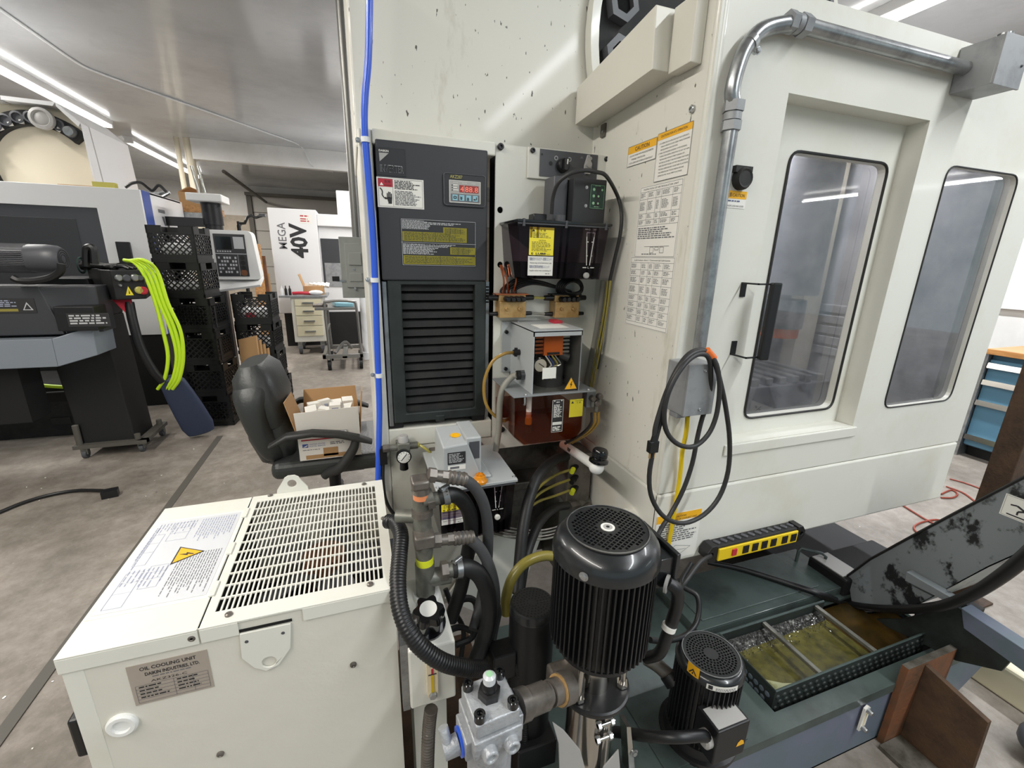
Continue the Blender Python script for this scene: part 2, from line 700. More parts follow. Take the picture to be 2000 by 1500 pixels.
def floormat():
    m = bpy.data.materials.new('concrete')
    m.use_nodes = True
    nt = m.node_tree
    b = nt.nodes['Principled BSDF']
    tc = nt.nodes.new('ShaderNodeTexCoord')

    def noise(sc, det, ro, lo, hi, c0, c1):
        n = nt.nodes.new('ShaderNodeTexNoise')
        n.inputs['Scale'].default_value, n.inputs['Detail'].default_value, n.inputs['Roughness'].default_value = sc, det, ro
        nt.links.new(tc.outputs['Object'], n.inputs['Vector'])
        r = nt.nodes.new('ShaderNodeValToRGB')
        r.color_ramp.elements[0].position, r.color_ramp.elements[1].position = lo, hi
        r.color_ramp.elements[0].color, r.color_ramp.elements[1].color = c0, c1
        nt.links.new(n.outputs['Fac'], r.inputs[0])
        return n, r
    n1, r1 = noise(1.3, 10, .7, .35, .68, lin('766F67'), lin('A9A198'))
    n2, r2 = noise(9, 12, .75, .42, .62, (.62, .6, .57, 1), (1, 1, 1, 1))
    n3, r3 = noise(55, 6, .7, .66, .72, (0, 0, 0, 1), (.32, .3, .28, 1))
    mu = nt.nodes.new('ShaderNodeMixRGB')
    mu.blend_type = 'MULTIPLY'
    mu.inputs[0].default_value = .75
    nt.links.new(r1.outputs[0], mu.inputs[1])
    nt.links.new(r2.outputs[0], mu.inputs[2])
    ad = nt.nodes.new('ShaderNodeMixRGB')
    ad.blend_type = 'ADD'
    ad.inputs[0].default_value = .6
    nt.links.new(mu.outputs[0], ad.inputs[1])
    nt.links.new(r3.outputs[0], ad.inputs[2])
    nt.links.new(ad.outputs[0], b.inputs['Base Color'])
    b.inputs['Roughness'].default_value = .5
    bp = nt.nodes.new('ShaderNodeBump')
    bp.inputs['Strength'].default_value = .15
    bp.inputs['Distance'].default_value = .01
    nt.links.new(n2.outputs['Fac'], bp.inputs['Height'])
    nt.links.new(bp.outputs[0], b.inputs['Normal'])
    MATS['concrete'] = m


floormat()

# ------------------------------------------------------------------ the room
S = 'structure'
YB, XL, XR = 15.2, -7.5, 5.3
obj('floor', MB('concrete').box((XL - .1, -9, -.1), (13, YB + .1, 0)), kind=S)
obj('ceiling', MB('ceilpaint').box((XL - .1, -9, CEIL), (13, YB + .1, CEIL + .1)), kind=S)
b = MB('wallwhite').box((XL, YB, 2.4), (XR, YB + .1, CEIL))
b.box((XL, YB, 0), (XR, YB + .1, 2.4), 'walltan')
obj('wall_back', b, kind=S)
obj('wall_left', MB('wallwhite').box((XL - .1, -5, 0), (XL, YB, CEIL)), kind=S)
b = MB('wallwhite')
wy0, wy1, wz0, wz1 = .6, 3.4, 1.13, 1.95
b.plate([(XR, -.5, 0), (XR, YB, 0), (XR, YB, CEIL), (XR, -.5, CEIL)], [[(XR, wy0, wz0), (XR, wy1, wz0), (XR, wy1, wz1), (XR, wy0, wz1)]], (.1, 0, 0))
obj('wall_right', b, kind=S)
wi = thing('window_1', (XR, (wy0 + wy1) / 2, wz0), None, None)
tag(wi, kind=S)
obj('pane', MB('windowlight').box((XR + .05, wy0, wz0), (XR + .06, wy1, wz1)), wi)
b = MB('white').box((XR - .05, wy0 - .05, wz0 - .04), (XR + .05, wy1 + .05, wz0))
for y in (wy0, (wy0 + wy1) / 2, wy1):
    b.box((XR + .01, y - .02, wz0), (XR + .05, y + .02, wz1))
obj('frame', b, wi)
# white beam under the ceiling, and the roof post it starts at
obj('trim_1', MB('wallwhite').box((-2.42, 9.42, 2.876), (2.6, 9.56, CEIL)), kind=S, bev=.004)
b = MB('tanpaint')
c = at(366, 270, z=CEIL)
b.cyl((c.x + .0, c.y, 0), (c.x, c.y, CEIL), .07, n=16)
b.cyl((c.x - .16, c.y, 0), (c.x - .16, c.y, CEIL), .04, n=12)
obj('column_1', b, kind=S)
# flat bar let into the floor
obj('trim_2', MB('trimdark').box((-1.105, .2, 0), (-1.065, 3.78, .004)), kind=S)
# overhead door in the back wall with its track
d = thing('door_1', (-.6, YB - .1, 0), None, None)
tag(d, kind=S)
b = MB('garage')
for i in range(6):
    b.box((-2.6, YB - .12, .5 * i), (1.4, YB - .05, .5 * i + .49))
obj('sectional_panel', b, d, bev=.01)
b = MB('trimdark')
b.box((-2.72, YB - .2, 0), (-2.6, YB - .05, 3.0))
b.box((-2.72, YB - .35, 2.92), (1.5, YB - .2, 3.0))
p0, p1 = at(437, 335, y=10.4), at(520, 395, y=YB - .2)
b.tube([p0, p1], .035, 6, smooth=False)
obj('track', b, d)


def fixture(x, y0, y1, label, hidden=False):
    t = thing('fluorescent_light', (x, (y0 + y1) / 2, CEIL), label, 'ceiling light', 'ceiling light rows')
    obj('housing', MB('fixture').prism([(x - .07, y0, CEIL), (x - .05, y0, CEIL - .06), (x + .05, y0, CEIL - .06), (x + .07, y0, CEIL)], (0, y1 - y0, 0)), t, bev=.003)
    for dx in (-.035, .035):
        obj('tube', MB('lamp').cyl((x + dx, y0 + .04, CEIL - .085), (x + dx, y1 - .04, CEIL - .085), .016, n=10), t)
    b = MB('fixture')
    for y in (y0, y1 - .04):
        b.box((x - .06, y, CEIL - .1), (x + .06, y + .04, CEIL - .055))
    obj('end_cap', b, t)


LN = ['long fluorescent ceiling light at upper left, nearer of the two in that row', 'fluorescent ceiling light beyond the first one at left, ending at the roof post',
      'bright fluorescent ceiling light above the pale machine door at upper right']
for (tx, y0, y1, _, _), l in zip(TUBES[:3], LN):
    fixture(tx, y0, y1, l)
for (tx, y0, y1, _, _) in TUBES[3:5]:  # far right one mirrors in the door panes; left one is added for light
    fixture(tx, y0, y1, 'fluorescent ceiling light unseen outside the frame, placed for its light and reflections')

# wire along the ceiling
b = MB('clipwhite')
b.tube([at(u, v, z=CEIL - .012) for u, v in ((-40, -10), (60, 60), (150, 122), (190, 141), (250, 163), (420, 223), (575, 278))], .012, 6)
b.tube([at(575, 278, z=CEIL - .012), at(592, 290, y=9.4), at(612, 325, y=9.4), at(650, 336, y=10.3)], .01, 6)
tag(obj('ceiling_wire', b), 'white wire running diagonally along the grey ceiling', 'wire')

# ------------------------------------------------------------------ the pale machine
yC, yD, xB, yS, yA = .872, .922, .741, 1.38, 1.3
MC = thing('machining_center', (xB, 1.5, 0), 'large cream machine tool enclosure with windowed door and upright rear column', 'machine')


def rrect(P, r, k=5):
    """four corner points (coplanar) with rounded corners"""
    out = []
    n = 4
    for i in range(n):
        a, p, c = V(P[i - 1]), V(P[i]), V(P[(i + 1) % n])
        u, w_ = (a - p).normalized(), (c - p).normalized()
        for j in range(k + 1):
            t = j / k
            q0 = p + u * r * (1 - t)
            q1 = p + w_ * r * t
            out.append(q0.lerp(q1, t))
    return out


def cpx(pts, y):
    return [at(u, v, y=y) for u, v in pts]


def yrect(x0, z0, x1, z1, y):
    return [(x0, y, z0), (x1, y, z0), (x1, y, z1), (x0, y, z1)]


XC1 = 2.057
ZC0, ZC1 = .56, 1.95
zs = at(1276, 967, y=yC).z
# door recess and window openings measured on the front sheet
rl, rt_, rr_, rb = at(1535, 177, y=yC), at(1816, 238, y=yC), at(1816, 238, y=yC), at(1428, 866, y=yC)
rx0, rx1, rz0, rz1 = (rl.x + rb.x) / 2, rr_.x, rb.z, (rl.z + rr_.z) / 2
w2 = cpx([(1848, 325), (1990, 345), (1852, 780), (1730, 795)], yC)
w2x0, w2x1 = (w2[0].x + w2[3].x) / 2, (w2[1].x + w2[2].x) / 2
w2z0, w2z1 = (w2[2].z + w2[3].z) / 2, (w2[0].z + w2[1].z) / 2
b = MB('cream')
b.plate(yrect(xB, zs, XC1, ZC1, yC), [yrect(rx0, rz0, rx1, rz1, yC), rrect(yrect(w2x0, w2z0, w2x1, w2z1, yC), .035)], (0, .012, 0))
# returns of the recess
b.plate(yrect(rx0 - .01, rz0 - .01, rx1 + .01, rz1 + .01, yC + .012), [yrect(rx0, rz0, rx1, rz1, yC + .012)], (0, yD - yC, 0))
obj('front_panel', b, MC)
# sill under the recess
s0, s1 = at(1428, 868, y=yC), at(1655, 850, y=yC)
obj('door_sill', MB('cream').box((rx0 - .015, yC - .006, rz0 - .035), (rx1 + .015, yC, rz0 - .002)), MC, bev=.003)
b = MB('cream')
b.box((xB, yC - .003, ZC0), (XC1, yC + .015, zs - .004))
b.box((XC1 - .012, yC, ZC0), (XC1, 2.3, zs - .004))
b.box((xB, yC, ZC0), (xB + .012, 1.62, zs - .004))
obj('skirt_panel', b, MC, bev=.008)
b = MB('cream')
b.box((XC1 - .012, yC + .012, zs), (XC1, 2.3, ZC1))
obj('end_panel', b, MC)
obj('roof_panel', MB('cream').box((xB, yC, ZC1), (XC1, 2.3, ZC1 + .012)), MC)
obj('side_panel', MB('creamdirty').box((xB, yC + .0125, zs), (xB + .012, 1.62, ZC1)), MC)
obj('corner_post', MB('cream').lathe((xB + .012, yC + .012, zs), (0, 0, 1), [(.0135, 0), (.0135, ZC1 - zs)], 20), MC)
# door leaf
win = cpx([(1550, 298), (1731, 321), (1628, 798), (1455, 813)], yD)
wx0, wx1 = (win[0].x + win[3].x) / 2, (win[1].x + win[2].x) / 2
wz0, wz1 = (win[2].z + win[3].z) / 2, (win[0].z + win[1].z) / 2
b = MB('cream').plate(yrect(rx0 - .012, rz0 - .005, rx1 + .012, rz1 + .005, yD + .004), [rrect(yrect(wx0, wz0, wx1, wz1, yD + .004), .03)], (0, .02, 0))
dr = obj('door', b, MC)
obj('pane', MB('pane').box((wx0 - .01, yD + .0225, wz0 - .01), (wx1 + .01, yD + .026, wz1 + .01)), dr)
b = MB('rubber')
lo = rrect(yrect(wx0 - .004, wz0 - .004, wx1 + .004, wz1 + .004, yD + .002), .033)
b.tube(lo + [lo[0]], .0035, 6, smooth=False)
obj('gasket', b, dr)
obj('side_window', MB('pane').box((w2x0 - .01, yC + .0125, w2z0 - .01), (w2x1 + .01, yC + .016, w2z1 + .01)), MC)
b = MB('rubber')
lo = rrect(yrect(w2x0 - .003, w2z0 - .003, w2x1 + .003, w2z1 + .003, yC - .001), .037)
b.tube(lo + [lo[0]], .0025, 6, smooth=False)
obj('window_gasket', b, MC)
# handle: black grip on two thin bent brackets
h0, h1 = at(1512, 552, y=yC - .05), at(1482, 702, y=yC - .05)
hb = MB('black').prism([(h0.x - .014, h0.y, h1.z), (h0.x - .014, h0.y - .012, h1.z), (h0.x + .012, h0.y - .016, h1.z), (h0.x + .016, h0.y + .004, h1.z), (h0.x + .012, h0.y + .012, h1.z)], (0, 0, h0.z - h1.z))
hn = obj('handle', hb, dr, bev=.004, label='black grip of the door')
for z, s_ in ((h0.z - .004, -1), (h1.z + .006, 1)):
    x0 = h0.x - .05
    bb = MB('black').box((x0, yC - .003, z - .002), (x0 + .016, yC, z + .034 * s_))
    bb.box((x0, yC - .052, z - .002), (x0 + .003, yC, z + .002))
    bb.box((x0, yC - .052, z - .002), (h0.x + .01, yC - .049, z + .002))
    obj('bracket', bb, hn)
# interior seen through the panes
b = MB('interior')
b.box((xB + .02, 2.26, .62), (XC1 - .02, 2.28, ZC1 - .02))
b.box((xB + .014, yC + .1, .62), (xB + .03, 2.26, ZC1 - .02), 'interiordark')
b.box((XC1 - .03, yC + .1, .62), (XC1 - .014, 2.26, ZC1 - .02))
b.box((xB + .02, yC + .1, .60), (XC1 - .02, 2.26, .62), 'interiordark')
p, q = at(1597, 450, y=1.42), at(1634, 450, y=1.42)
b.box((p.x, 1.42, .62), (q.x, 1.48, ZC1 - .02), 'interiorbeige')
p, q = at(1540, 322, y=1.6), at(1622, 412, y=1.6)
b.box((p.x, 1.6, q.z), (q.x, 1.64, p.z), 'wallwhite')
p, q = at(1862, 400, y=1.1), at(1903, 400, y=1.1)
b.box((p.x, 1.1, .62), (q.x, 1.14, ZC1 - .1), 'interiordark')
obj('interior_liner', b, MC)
b = MB('galv')
p, q = at(1768, 600, y=1.2), at(1850, 700, y=1.2)
for k in range(5):
    za = q.z + (p.z - q.z) * k / 5
    b.box((p.x + .02 * k, 1.2, za), (min(q.x + .1, 2.02), 1.6, za + (p.z - q.z) / 5 - .01), 'interior')
obj('way_cover', b, MC, bev=.004)
p, q = at(1462, 745, y=1.06), at(1580, 790, y=1.06)
tz_ = p.z
b = MB('interiordark').box((p.x - .1, 1.06, .64), (q.x + .1, 1.38, tz_ - .025))
for i in range(8):
    x = p.x - .09 + i * (q.x - p.x + .18) / 8
    b.box((x, 1.07, tz_ - .025), (x + .032, 1.37, tz_), 'galv')
obj('work_table', b, MC, bev=.004)
p, q, r9 = at(1528, 600, y=1.22), at(1528, 648, y=1.22), at(1560, 600, y=1.22)
rs = r9.x - p.x
b = MB('galv').cyl((p.x, 1.22, q.z + .02), (p.x, 1.22, p.z + .03), rs * .9)
b.cyl((p.x, 1.22, q.z - .015), (p.x, 1.22, q.z + .02), rs * .8, m='orange')
b.cyl((p.x, 1.22, p.z + .05), (p.x, 1.22, ZC1 - .02), rs * 1.25, m='interior')
obj('spindle_head', b, MC)
obj('interior_fill_strip', MB('lamp').box((1.0, 1.3, ZC1 - .035), (1.8, 1.36, ZC1 - .02)), MC)  # added glowing strip that brightens the interior, no fitted lamp known
area('interior_fill_light', (1.4, 1.33, ZC1 - .05), .8, .06, 26, (.95, .95, 1))  # added fill light so the interior shows through the panes

# rear column: upper sheet, frame round the cooler bay, shelf, lower panel
xA0 = .033
ztop = at(700, 249, y=yA).z
b = MB('creamdirty').box((.028, yS, ztop - .03), (1.5, yS + .5, 2.75))
obj('column_sheet', b, MC, bev=.006)
bx0, bx1 = at(727, 275, y=yA).x, at(966, 300, y=yA).x
zshelf = at(850, 830, y=yA).z
b = MB('cream')
b.box((xA0, yA - .004, .25), (bx0, yA + .5, ztop))
b.box((bx0, yA - .012, ztop - .035), (bx1, yA + .2, ztop))
obj('bay_frame', b, MC, bev=.004)
b = MB('void').box((bx0, yA + .3, zshelf), (bx1, yA + .31, ztop - .03))
obj('bay_back', b, MC)
obj('bay_shelf', MB('cream').box((bx0, yA - .004, zshelf - .06), (bx1, yA + .3, zshelf)), MC, bev=.004)
obj('lower_panel', MB('cream').box((bx0, yA, .2), (bx1 + .02, yA + .25, zshelf - .061)), MC, bev=.004)
px1 = at(1190, 302, y=yA).x
pzb = at(1000, 872, y=yA).z
b = MB('cream')
holes = []
for u, v, r in ((977, 410, .009), (977, 517, .009), (1000, 517, .009)):
    c = at(u, v, y=yA - .004)
    holes.append([(c.x + r * math.cos(t * PI / 8), yA - .004, c.z + r * math.sin(t * PI / 8)) for t in range(16)])
b.plate(yrect(bx1 + .002, pzb, px1, at(967, 281, y=yA).z, yA - .004), holes, (0, .006, 0))
for u, v in ((977, 287), (980, 838)):
    c = at(u, v, y=yA - .004)
    b.socket(c, (0, -1, 0), .009, 'black')
obj('mounting_plate', b, MC)
obj('plate_backing', MB('void').box((bx1 + .004, yA + .05, pzb), (px1 - .005, yA + .06, ztop - .02)), MC)
b = MB('ironbrown')
b.box((bx1 + .03, yA + .12, .25), (xB - .002, yA + .14, pzb + .02))
b.box((bx1 + .03, yA + .02, .60), (xB - .002, yA + .14, .63))
b.box((xB - .09, yA - .02, .25), (xB - .02, yA + .12, pzb - .05), 'iron')
obj('base_casting', b, MC, bev=.004)
# cable duct along the top of the side panel
zd1, zd0 = at(1125, 180, y=1.36).z, at(1125, 245, y=1.36).z
dx0 = at(1125, 245, y=1.36).x
dy0 = at(1275, 132, x=dx0).y
dq = [at(1123, 244, x=dx0), at(1274, 135, x=dx0), at(1282, 8, x=dx0), at(1127, 172, x=dx0)]
b = MB('creamline').prism(dq, (xB - .001 - dx0, 0, 0))
b.box((xB - .03, dy0 - .075, zd0 + .02), (xB - .001, dy0, zd1 + .06))
obj('cable_duct', b, MC, bev=.002)
b = MB('ironbrown').box((xB - .006, 1.30, zd0 - .035), (xB, 1.325, zd0))
b.bolt((xB - .004, 1.312, zd0 - .022), (-1, 0, 0), .005)
obj('duct_clip', b, MC)
# tool magazine behind the column sheet
mc = V((1.18, 1.345, 2.05))
lp = at(1172, 128, y=1.345)
mr_ = (V((lp.x, 0, lp.z)) - V((mc.x, 0, mc.z))).length
b = MB('blackmatte').cyl((mc.x, 1.35, mc.z), (mc.x, 1.37, mc.z), mr_, n=64)
tm = obj('tool_magazine', b, MC)
for k in range(20):
    a = PI + (k - 9.5) * 2 * PI / 20
    pc = mc + V((math.cos(a), 0, math.sin(a))) * (mr_ - .058)
    q = MB('charcoal').lathe((pc.x, 1.35, pc.z), (0, -1, 0), [(.05, 0), (.05, .03), (.03, .031), (.028, .012)], 6, caps=False)
    q.lathe((pc.x, 1.335, pc.z), (0, -1, 0), [(.0285, 0), (.001, .001)], 16, 'void', caps=False)
    obj('tool_pot', q, tm)
b = MB('cream').lathe((mc.x, 1.34, mc.z), (0, 1, 0), [(mr_ + .004, 0), (mr_ + .03, 0), (mr_ + .03, .035), (mr_ + .004, .035), (mr_ + .004, 0)], 64, caps=False)
obj('magazine_rim', b, MC)
# round knock-out cap and vent cap
c = at(1235, 1010, x=xB)
obj('vent_cap', MB('cream').lathe((xB, c.y, c.z), (-1, 0, 0), [(.03, 0), (.03, .02), (.022, .028), (.022, .02)], 20), MC)
c = at(1354, 213, x=xB)
obj('screw', MB('ironbrown').socket((xB, c.y, c.z), (-1, 0, 0), .008), MC)
# black round plug with flap, on the front sheet
c = at(1445, 350, y=yC)
b = MB('blackmatte').lathe((c.x, yC, c.z), (0, -1, 0), [(.024, 0), (.024, .012), (.02, .018), (.016, .016)], 20)
b.box((c.x - .026, yC - .012, c.z + .012), (c.x + .022, yC, c.z + .026))
obj('socket_cover', b, MC, label='round black flap cover on the front sheet')


def side_label(name, tl, tr, bl, build, m='paper'):
    a, c, e = at(*tl, x=xB), at(*tr, x=xB), at(*bl, x=xB)
    L = Lab(V((xB - .0005, a.y, (a.z + c.z) / 2)), (0, -1, 0), (0, 0, -1), a.y - c.y, (a.z + c.z) / 2 - e.z, m)
    build(L.up())
    return obj(name, L, MC)


def l1(L):
    w_, h = L.w, L.h
    L.rect(0, 0, w_, h * .37, 'amberband')
    L.up().text('CAUTION', w_ * .26, h * .29, h * .2, width=w_ * .5, bold=.01)
    for i, t in enumerate(('1. DO NOT WORK WITH MAGAZINE INVERTER', 'TYPE BELT WATCH ON', '2. FOR COMPOUND POWER AUTOMATICALLY')):
        L.text(t, w_ * (.06 if i != 1 else .14), h * (.54 + .18 * i), h * .085, 'ink', width=w_ * (.85 if i != 1 else .5))
    L.frame(0, 0, w_, h, .001, 'inksoft')


def l2(L):
    w_, h = L.w, L.h
    L.rect(0, 0, w_, h * .14, 'amberband')
    L.up().text('CAUTIONS FOR ATC OPERATION', w_ * .1, h * .095, h * .05, width=w_ * .76)
    T = ['1. AN OPERATOR OF A MACHINE MUST NOT APPROACH', 'TABLE IF NEEDED AT ANY GEAR. WHILE FORWARD', 'ARE EQUIPMENT AND MOTIONS.', '2. WHEN THE MACHINE SUDDENLY STOPS RUNNING', 'DURING THE NORMAL OPERATION, DO NOT GET NEAR',
         'THE MACHINE WITHOUT FIRST TURNING OFF', 'ELECTRICAL POWER. IT MAY BE POSSIBLE THAT SOME', 'INSPECTED PARTS FOUND OUT THAT THE OPERATOR OR', 'MACHINE OPERATOR MAY CAUSE THEM TO ACTIVATE', 'THE OPERATOR MAY TOUCH THEM BY MISTAKE', 'OPERATION MAY CAUSE THEM TO ACTIVATE']
    for i, t in enumerate(T):
        L.text(t, w_ * (.06 if t[0].isdigit() else .12), h * (.235 + .067 * i), h * .03, width=w_ * min(.86, .02 * len(t)))
    L.frame(0, 0, w_, h, .001, 'inksoft')


def chart(title, rows_, colsx, seed, foot):
    def f(L):
        w_, h = L.w, L.h
        L.text(title, w_ * .1, h * .055, h * .022, width=w_ * .8)
        L.frame(w_ * .02, h * .01, w_ * .98, h * .99, .0008, 'inksoft')
        y = .08
        for i, rh in enumerate(rows_):
            L.line(w_ * .02, h * y, w_ * .98, h * y, .0008, 'inksoft')
            for j in range(len(colsx) - 1):
                L.rows(w_ * (colsx[j] + .02), h * (y + rh * .18), w_ * (colsx[j] + (colsx[j + 1] - colsx[j]) * .8), h * (y + rh * .8), max(2, int(rh * 40)), 'inksoft', seed * 50 + i * 7 + j, .5, .8)
            y += rh
        for x in colsx[1:-1]:
            L.line(w_ * x, h * .08, w_ * x, h * y, .0008, 'inksoft')
        L.line(w_ * .02, h * y, w_ * .98, h * y, .0008, 'inksoft')
        if foot:
            L.rows(w_ * .05, h * (y + .03), w_ * .95, h * (y + .2), 6, 'inksoft', seed)
            for k, fx in enumerate((.4, .52, .64)):
                L.frame(w_ * fx, h * .86, w_ * (fx + .09), h * (.94 if k != 1 else .9), .001, 'ink')
            L.line(w_ * .25, h * .85, w_ * .85, h * .85, .0008, 'ink')
            L.rows(w_ * .2, h * .95, w_ * .7, h * .975, 1, 'inksoft', seed)
    return f


side_label('warning_label', (1229, 289), (1285, 267), (1226, 327), l1)
side_label('warning_label', (1287, 264), (1356, 234), (1279, 356), l2)
side_label('inspection_chart', (1252, 365), (1337, 349), (1239, 502), chart('INSPECTION OF AIR REGULATOR UNIT', (.1, .2, .09, .08), (.02, .22, .42, .55, .8, .98), 3, True))
side_label('lubrication_chart', (1233, 503), (1321, 501), (1220, 631), chart('Lubrication chart / Commercial lubricants', (.1, .09, .12, .15, .1, .1, .1, .1), (.02, .27, .44, .57, .77, .98), 5, False))


def front_label(name, tl, tr, bl, build, y=yC, m='paper'):
    a, c, e = at(*tl, y=y), at(*tr, y=y), at(*bl, y=y)
    L = Lab(V((a.x, y - .0005, (a.z + c.z) / 2)), (1, 0, 0), (0, 0, -1), c.x - a.x, (a.z + c.z) / 2 - e.z, m)
    build(L.up())
    return obj(name, L, MC)


def l3(L):
    w_, h = L.w, L.h
    L.rect(0, 0, w_, h * .45, 'amberband')
    L.up().text('注意/CAUTION', w_ * .1, h * .34, h * .2, width=w_ * .8)
    L.rows(w_ * .08, h * .55, w_ * .95, h * .68, 1, 'inkblue', 4)
    L.text('KEEP DOOR CLOSED AND LOCKED', w_ * .06, h * .92, h * .1, width=w_ * .86)


def l4(L):
    w_, h = L.w, L.h
    L.rect(0, 0, w_, h * .16, 'amberband')
    L.up().text('CAUTION', w_ * .4, h * .09, h * .04, width=w_ * .25)
    L.text('ON HANDLING OF COOLANT UNIT', w_ * .15, h * .15, h * .04, width=w_ * .75)
    L.rows(w_ * .06, h * .2, w_ * .94, h * .62, 9, 'inksoft', 12)
    for a in ((.3, .85, .5, .7), (.5, .7, .85, .78), (.85, .78, .6, .93), (.6, .93, .3, .85), (.4, .8, .75, .82)):
        L.line(w_ * a[0], h * a[1], w_ * a[2], h * a[3], .001, 'inksoft')


front_label('warning_label', (1415, 373), (1459, 373), (1412, 405), l3)
front_label('warning_label', (1283, 1012), (1371, 990), (1275, 1100), l4, yC - .003)
# ------------------------------------------------------------------ wall mounted oil cooler in the column bay
yF = 1.285
f0, f1 = at(735, 290, y=yF), at(951, 549, y=yF)
f0.x = at(729, 275, y=yF).x + .004
OC = thing('oil_cooler', ((f0.x + f1.x) / 2, yA + .1, zshelf), 'black oil cooling unit with red digital display, in the bay of the cream column', 'cooler')
fx0, fx1, fz1, fz0 = f0.x, f1.x, at(845, 282, y=yF).z, f1.z
obj('casing', MB('darkpanel2').box((fx0 + .01, yF + .04, zshelf + .03), (fx1 - .004, yA + .28, fz1 - .008)), OC, bev=.003)
fc = obj('front_cover', MB('darkpanel').box((fx0, yF, fz0), (fx1, yF + .04, fz1)), OC, bev=.004)


def flab(name, tl, tr, bl, build, par, y=yF, m='paper', lift=.0005):
    a, c, e = at(*tl, y=y), at(*tr, y=y), at(*bl, y=y)
    L = Lab(V(((a.x + e.x) / 2, y - lift, (a.z + c.z) / 2)), (1, 0, 0), (0, 0, -1), c.x - a.x, (a.z + c.z) / 2 - e.z, m)
    build(L.up())
    return obj(name, L, par)


def p1(L):
    w_, h = L.w, L.h
    L.frame(w_ * .01, h * .01, w_ * .99, h * .99, .0008, 'darkpanel')
    L.up().text('DAIKIN', w_ * .1, h * .16, h * .075, 'paper', width=w_ * .33, bold=.02)
    L.poly([(w_ * .1, h * .2), (w_ * .43, h * .2), (w_ * .11, h * .52)], 'padgrey')
    L.text('INVERTER', w_ * .12, h * .88, h * .27, 'greyink', width=w_ * .8)
    L.up(.0002).text('INVERTER', w_ * .127, h * .87, h * .24, 'darkpanel2', width=w_ * .785)


def p2(L):
    w_, h = L.w, L.h
    L.frame(w_ * .03, h * .04, w_ * .97, h * .96, .0007, 'inksoft')
    L.rect(w_ * .03, h * .05, w_ * .33, h * .31, 'red')
    L.line(w_ * .335, h * .05, w_ * .335, h * .95, .0007, 'inksoft')
    L.up().poly([(w_ * .06, h * .27), (w_ * .1, h * .17), (w_ * .14, h * .27)], 'paper')
    L.text('危険', w_ * .16, h * .19, h * .09, 'ink', width=w_ * .13)
    L.text('DANGER', w_ * .16, h * .28, h * .05, 'ink', width=w_ * .14)
    L.rows(w_ * .37, h * .08, w_ * .93, h * .38, 6, 'ink', 31)
    L.rows(w_ * .37, h * .42, w_ * .94, h * .92, 10, 'inksoft', 32)
    # hand reaching for a wavy line
    L.poly([(w_ * .2, h * .66), (w_ * .31, h * .66), (w_ * .3, h * .8), (w_ * .22, h * .8)], 'ink')
    L.rect(w_ * .225, h * .8, w_ * .3, h * .87, 'ink')
    for i, t in enumerate((.52, .47, .48, .53)):
        L.rect(w_ * (.2 + .029 * i), h * t, w_ * (.22 + .029 * i), h * .68, 'ink')
    L.line(w_ * .205, h * .72, w_ * .165, h * .66, .003, 'ink')
    pts = [(.06, .36), (.1, .42), (.11, .5), (.1, .58), (.13, .66), (.18, .72)]
    for i in range(5):
        L.line(w_ * pts[i][0], h * pts[i][1], w_ * pts[i + 1][0], h * pts[i + 1][1], .0028, 'ink')


def p3(L):
    w_, h = L.w, L.h
    L.frame(w_ * .01, h * .01, w_ * .99, h * .99, .0009, 'greyink')
    L.line(0, h * .5, w_, h * .5, .0009, 'greyink')
    for y0, y1, x1, sd in ((.03, .22, .42, 1), (.53, .76, .52, 2)):
        L.rows(w_ * .02, h * y0, w_ * x1, h * y1, 9, 'greyink', sd, .6)
    L.rows(w_ * .3, h * .06, w_ * .86, h * .12, 2, 'greyink', 5)
    L.rows(w_ * .3, h * .53, w_ * .75, h * .6, 3, 'greyink', 6)
    for r in ((.02, .27, .87, .47), (.55, .15, .87, .3), (.02, .78, .99, .97), (.64, .58, .99, .74)):
        L.rect(w_ * r[0], h * r[1], w_ * r[2], h * r[3], 'olive')
        L.up(.0002)
        L.rows(w_ * (r[0] + .02), h * (r[1] + .02), w_ * (r[2] - .02), h * (r[3] - .01), 6, 'darkpanel2', int(r[0] * 90), .4)
        for k in (.3, .5, .72):
            x = r[0] + (r[2] - r[0]) * k
            L.line(w_ * x, h * r[1], w_ * x, h * r[3], .0008, 'darkpanel2')
    L.text('AKZ287-T', w_ * .58, h * .31, h * .02, 'darkpanel2')


flab('nameplate', (734, 287), (791, 291), (736, 341), p1, fc, m='darkpanel2')
flab('danger_label', (735, 345), (827, 352), (738, 404), p2, fc)
flab('instruction_plate', (783, 426), (931, 434), (784, 518), p3, fc, m='darkpanel2')
# display bezel
a, c, e = at(866, 336, y=yF), at(950, 342, y=yF), at(866, 400, y=yF)
dx, dz = c.x - a.x - .004, a.z - e.z
bz = MB('darkpanel2').prism(rrect([(a.x, yF, e.z), (a.x + dx, yF, e.z), (a.x + dx, yF, a.z - .002), (a.x, yF, a.z - .002)], .008), (0, -.004, 0))
lo = rrect([(a.x, yF - .004, e.z), (a.x + dx, yF - .004, e.z), (a.x + dx, yF - .004, a.z - .002), (a.x, yF - .004, a.z - .002)], .008)
bz.tube(lo + [lo[0]], .0018, 6, 'charcoal', smooth=False)
ce = obj('display_bezel', bz, fc)


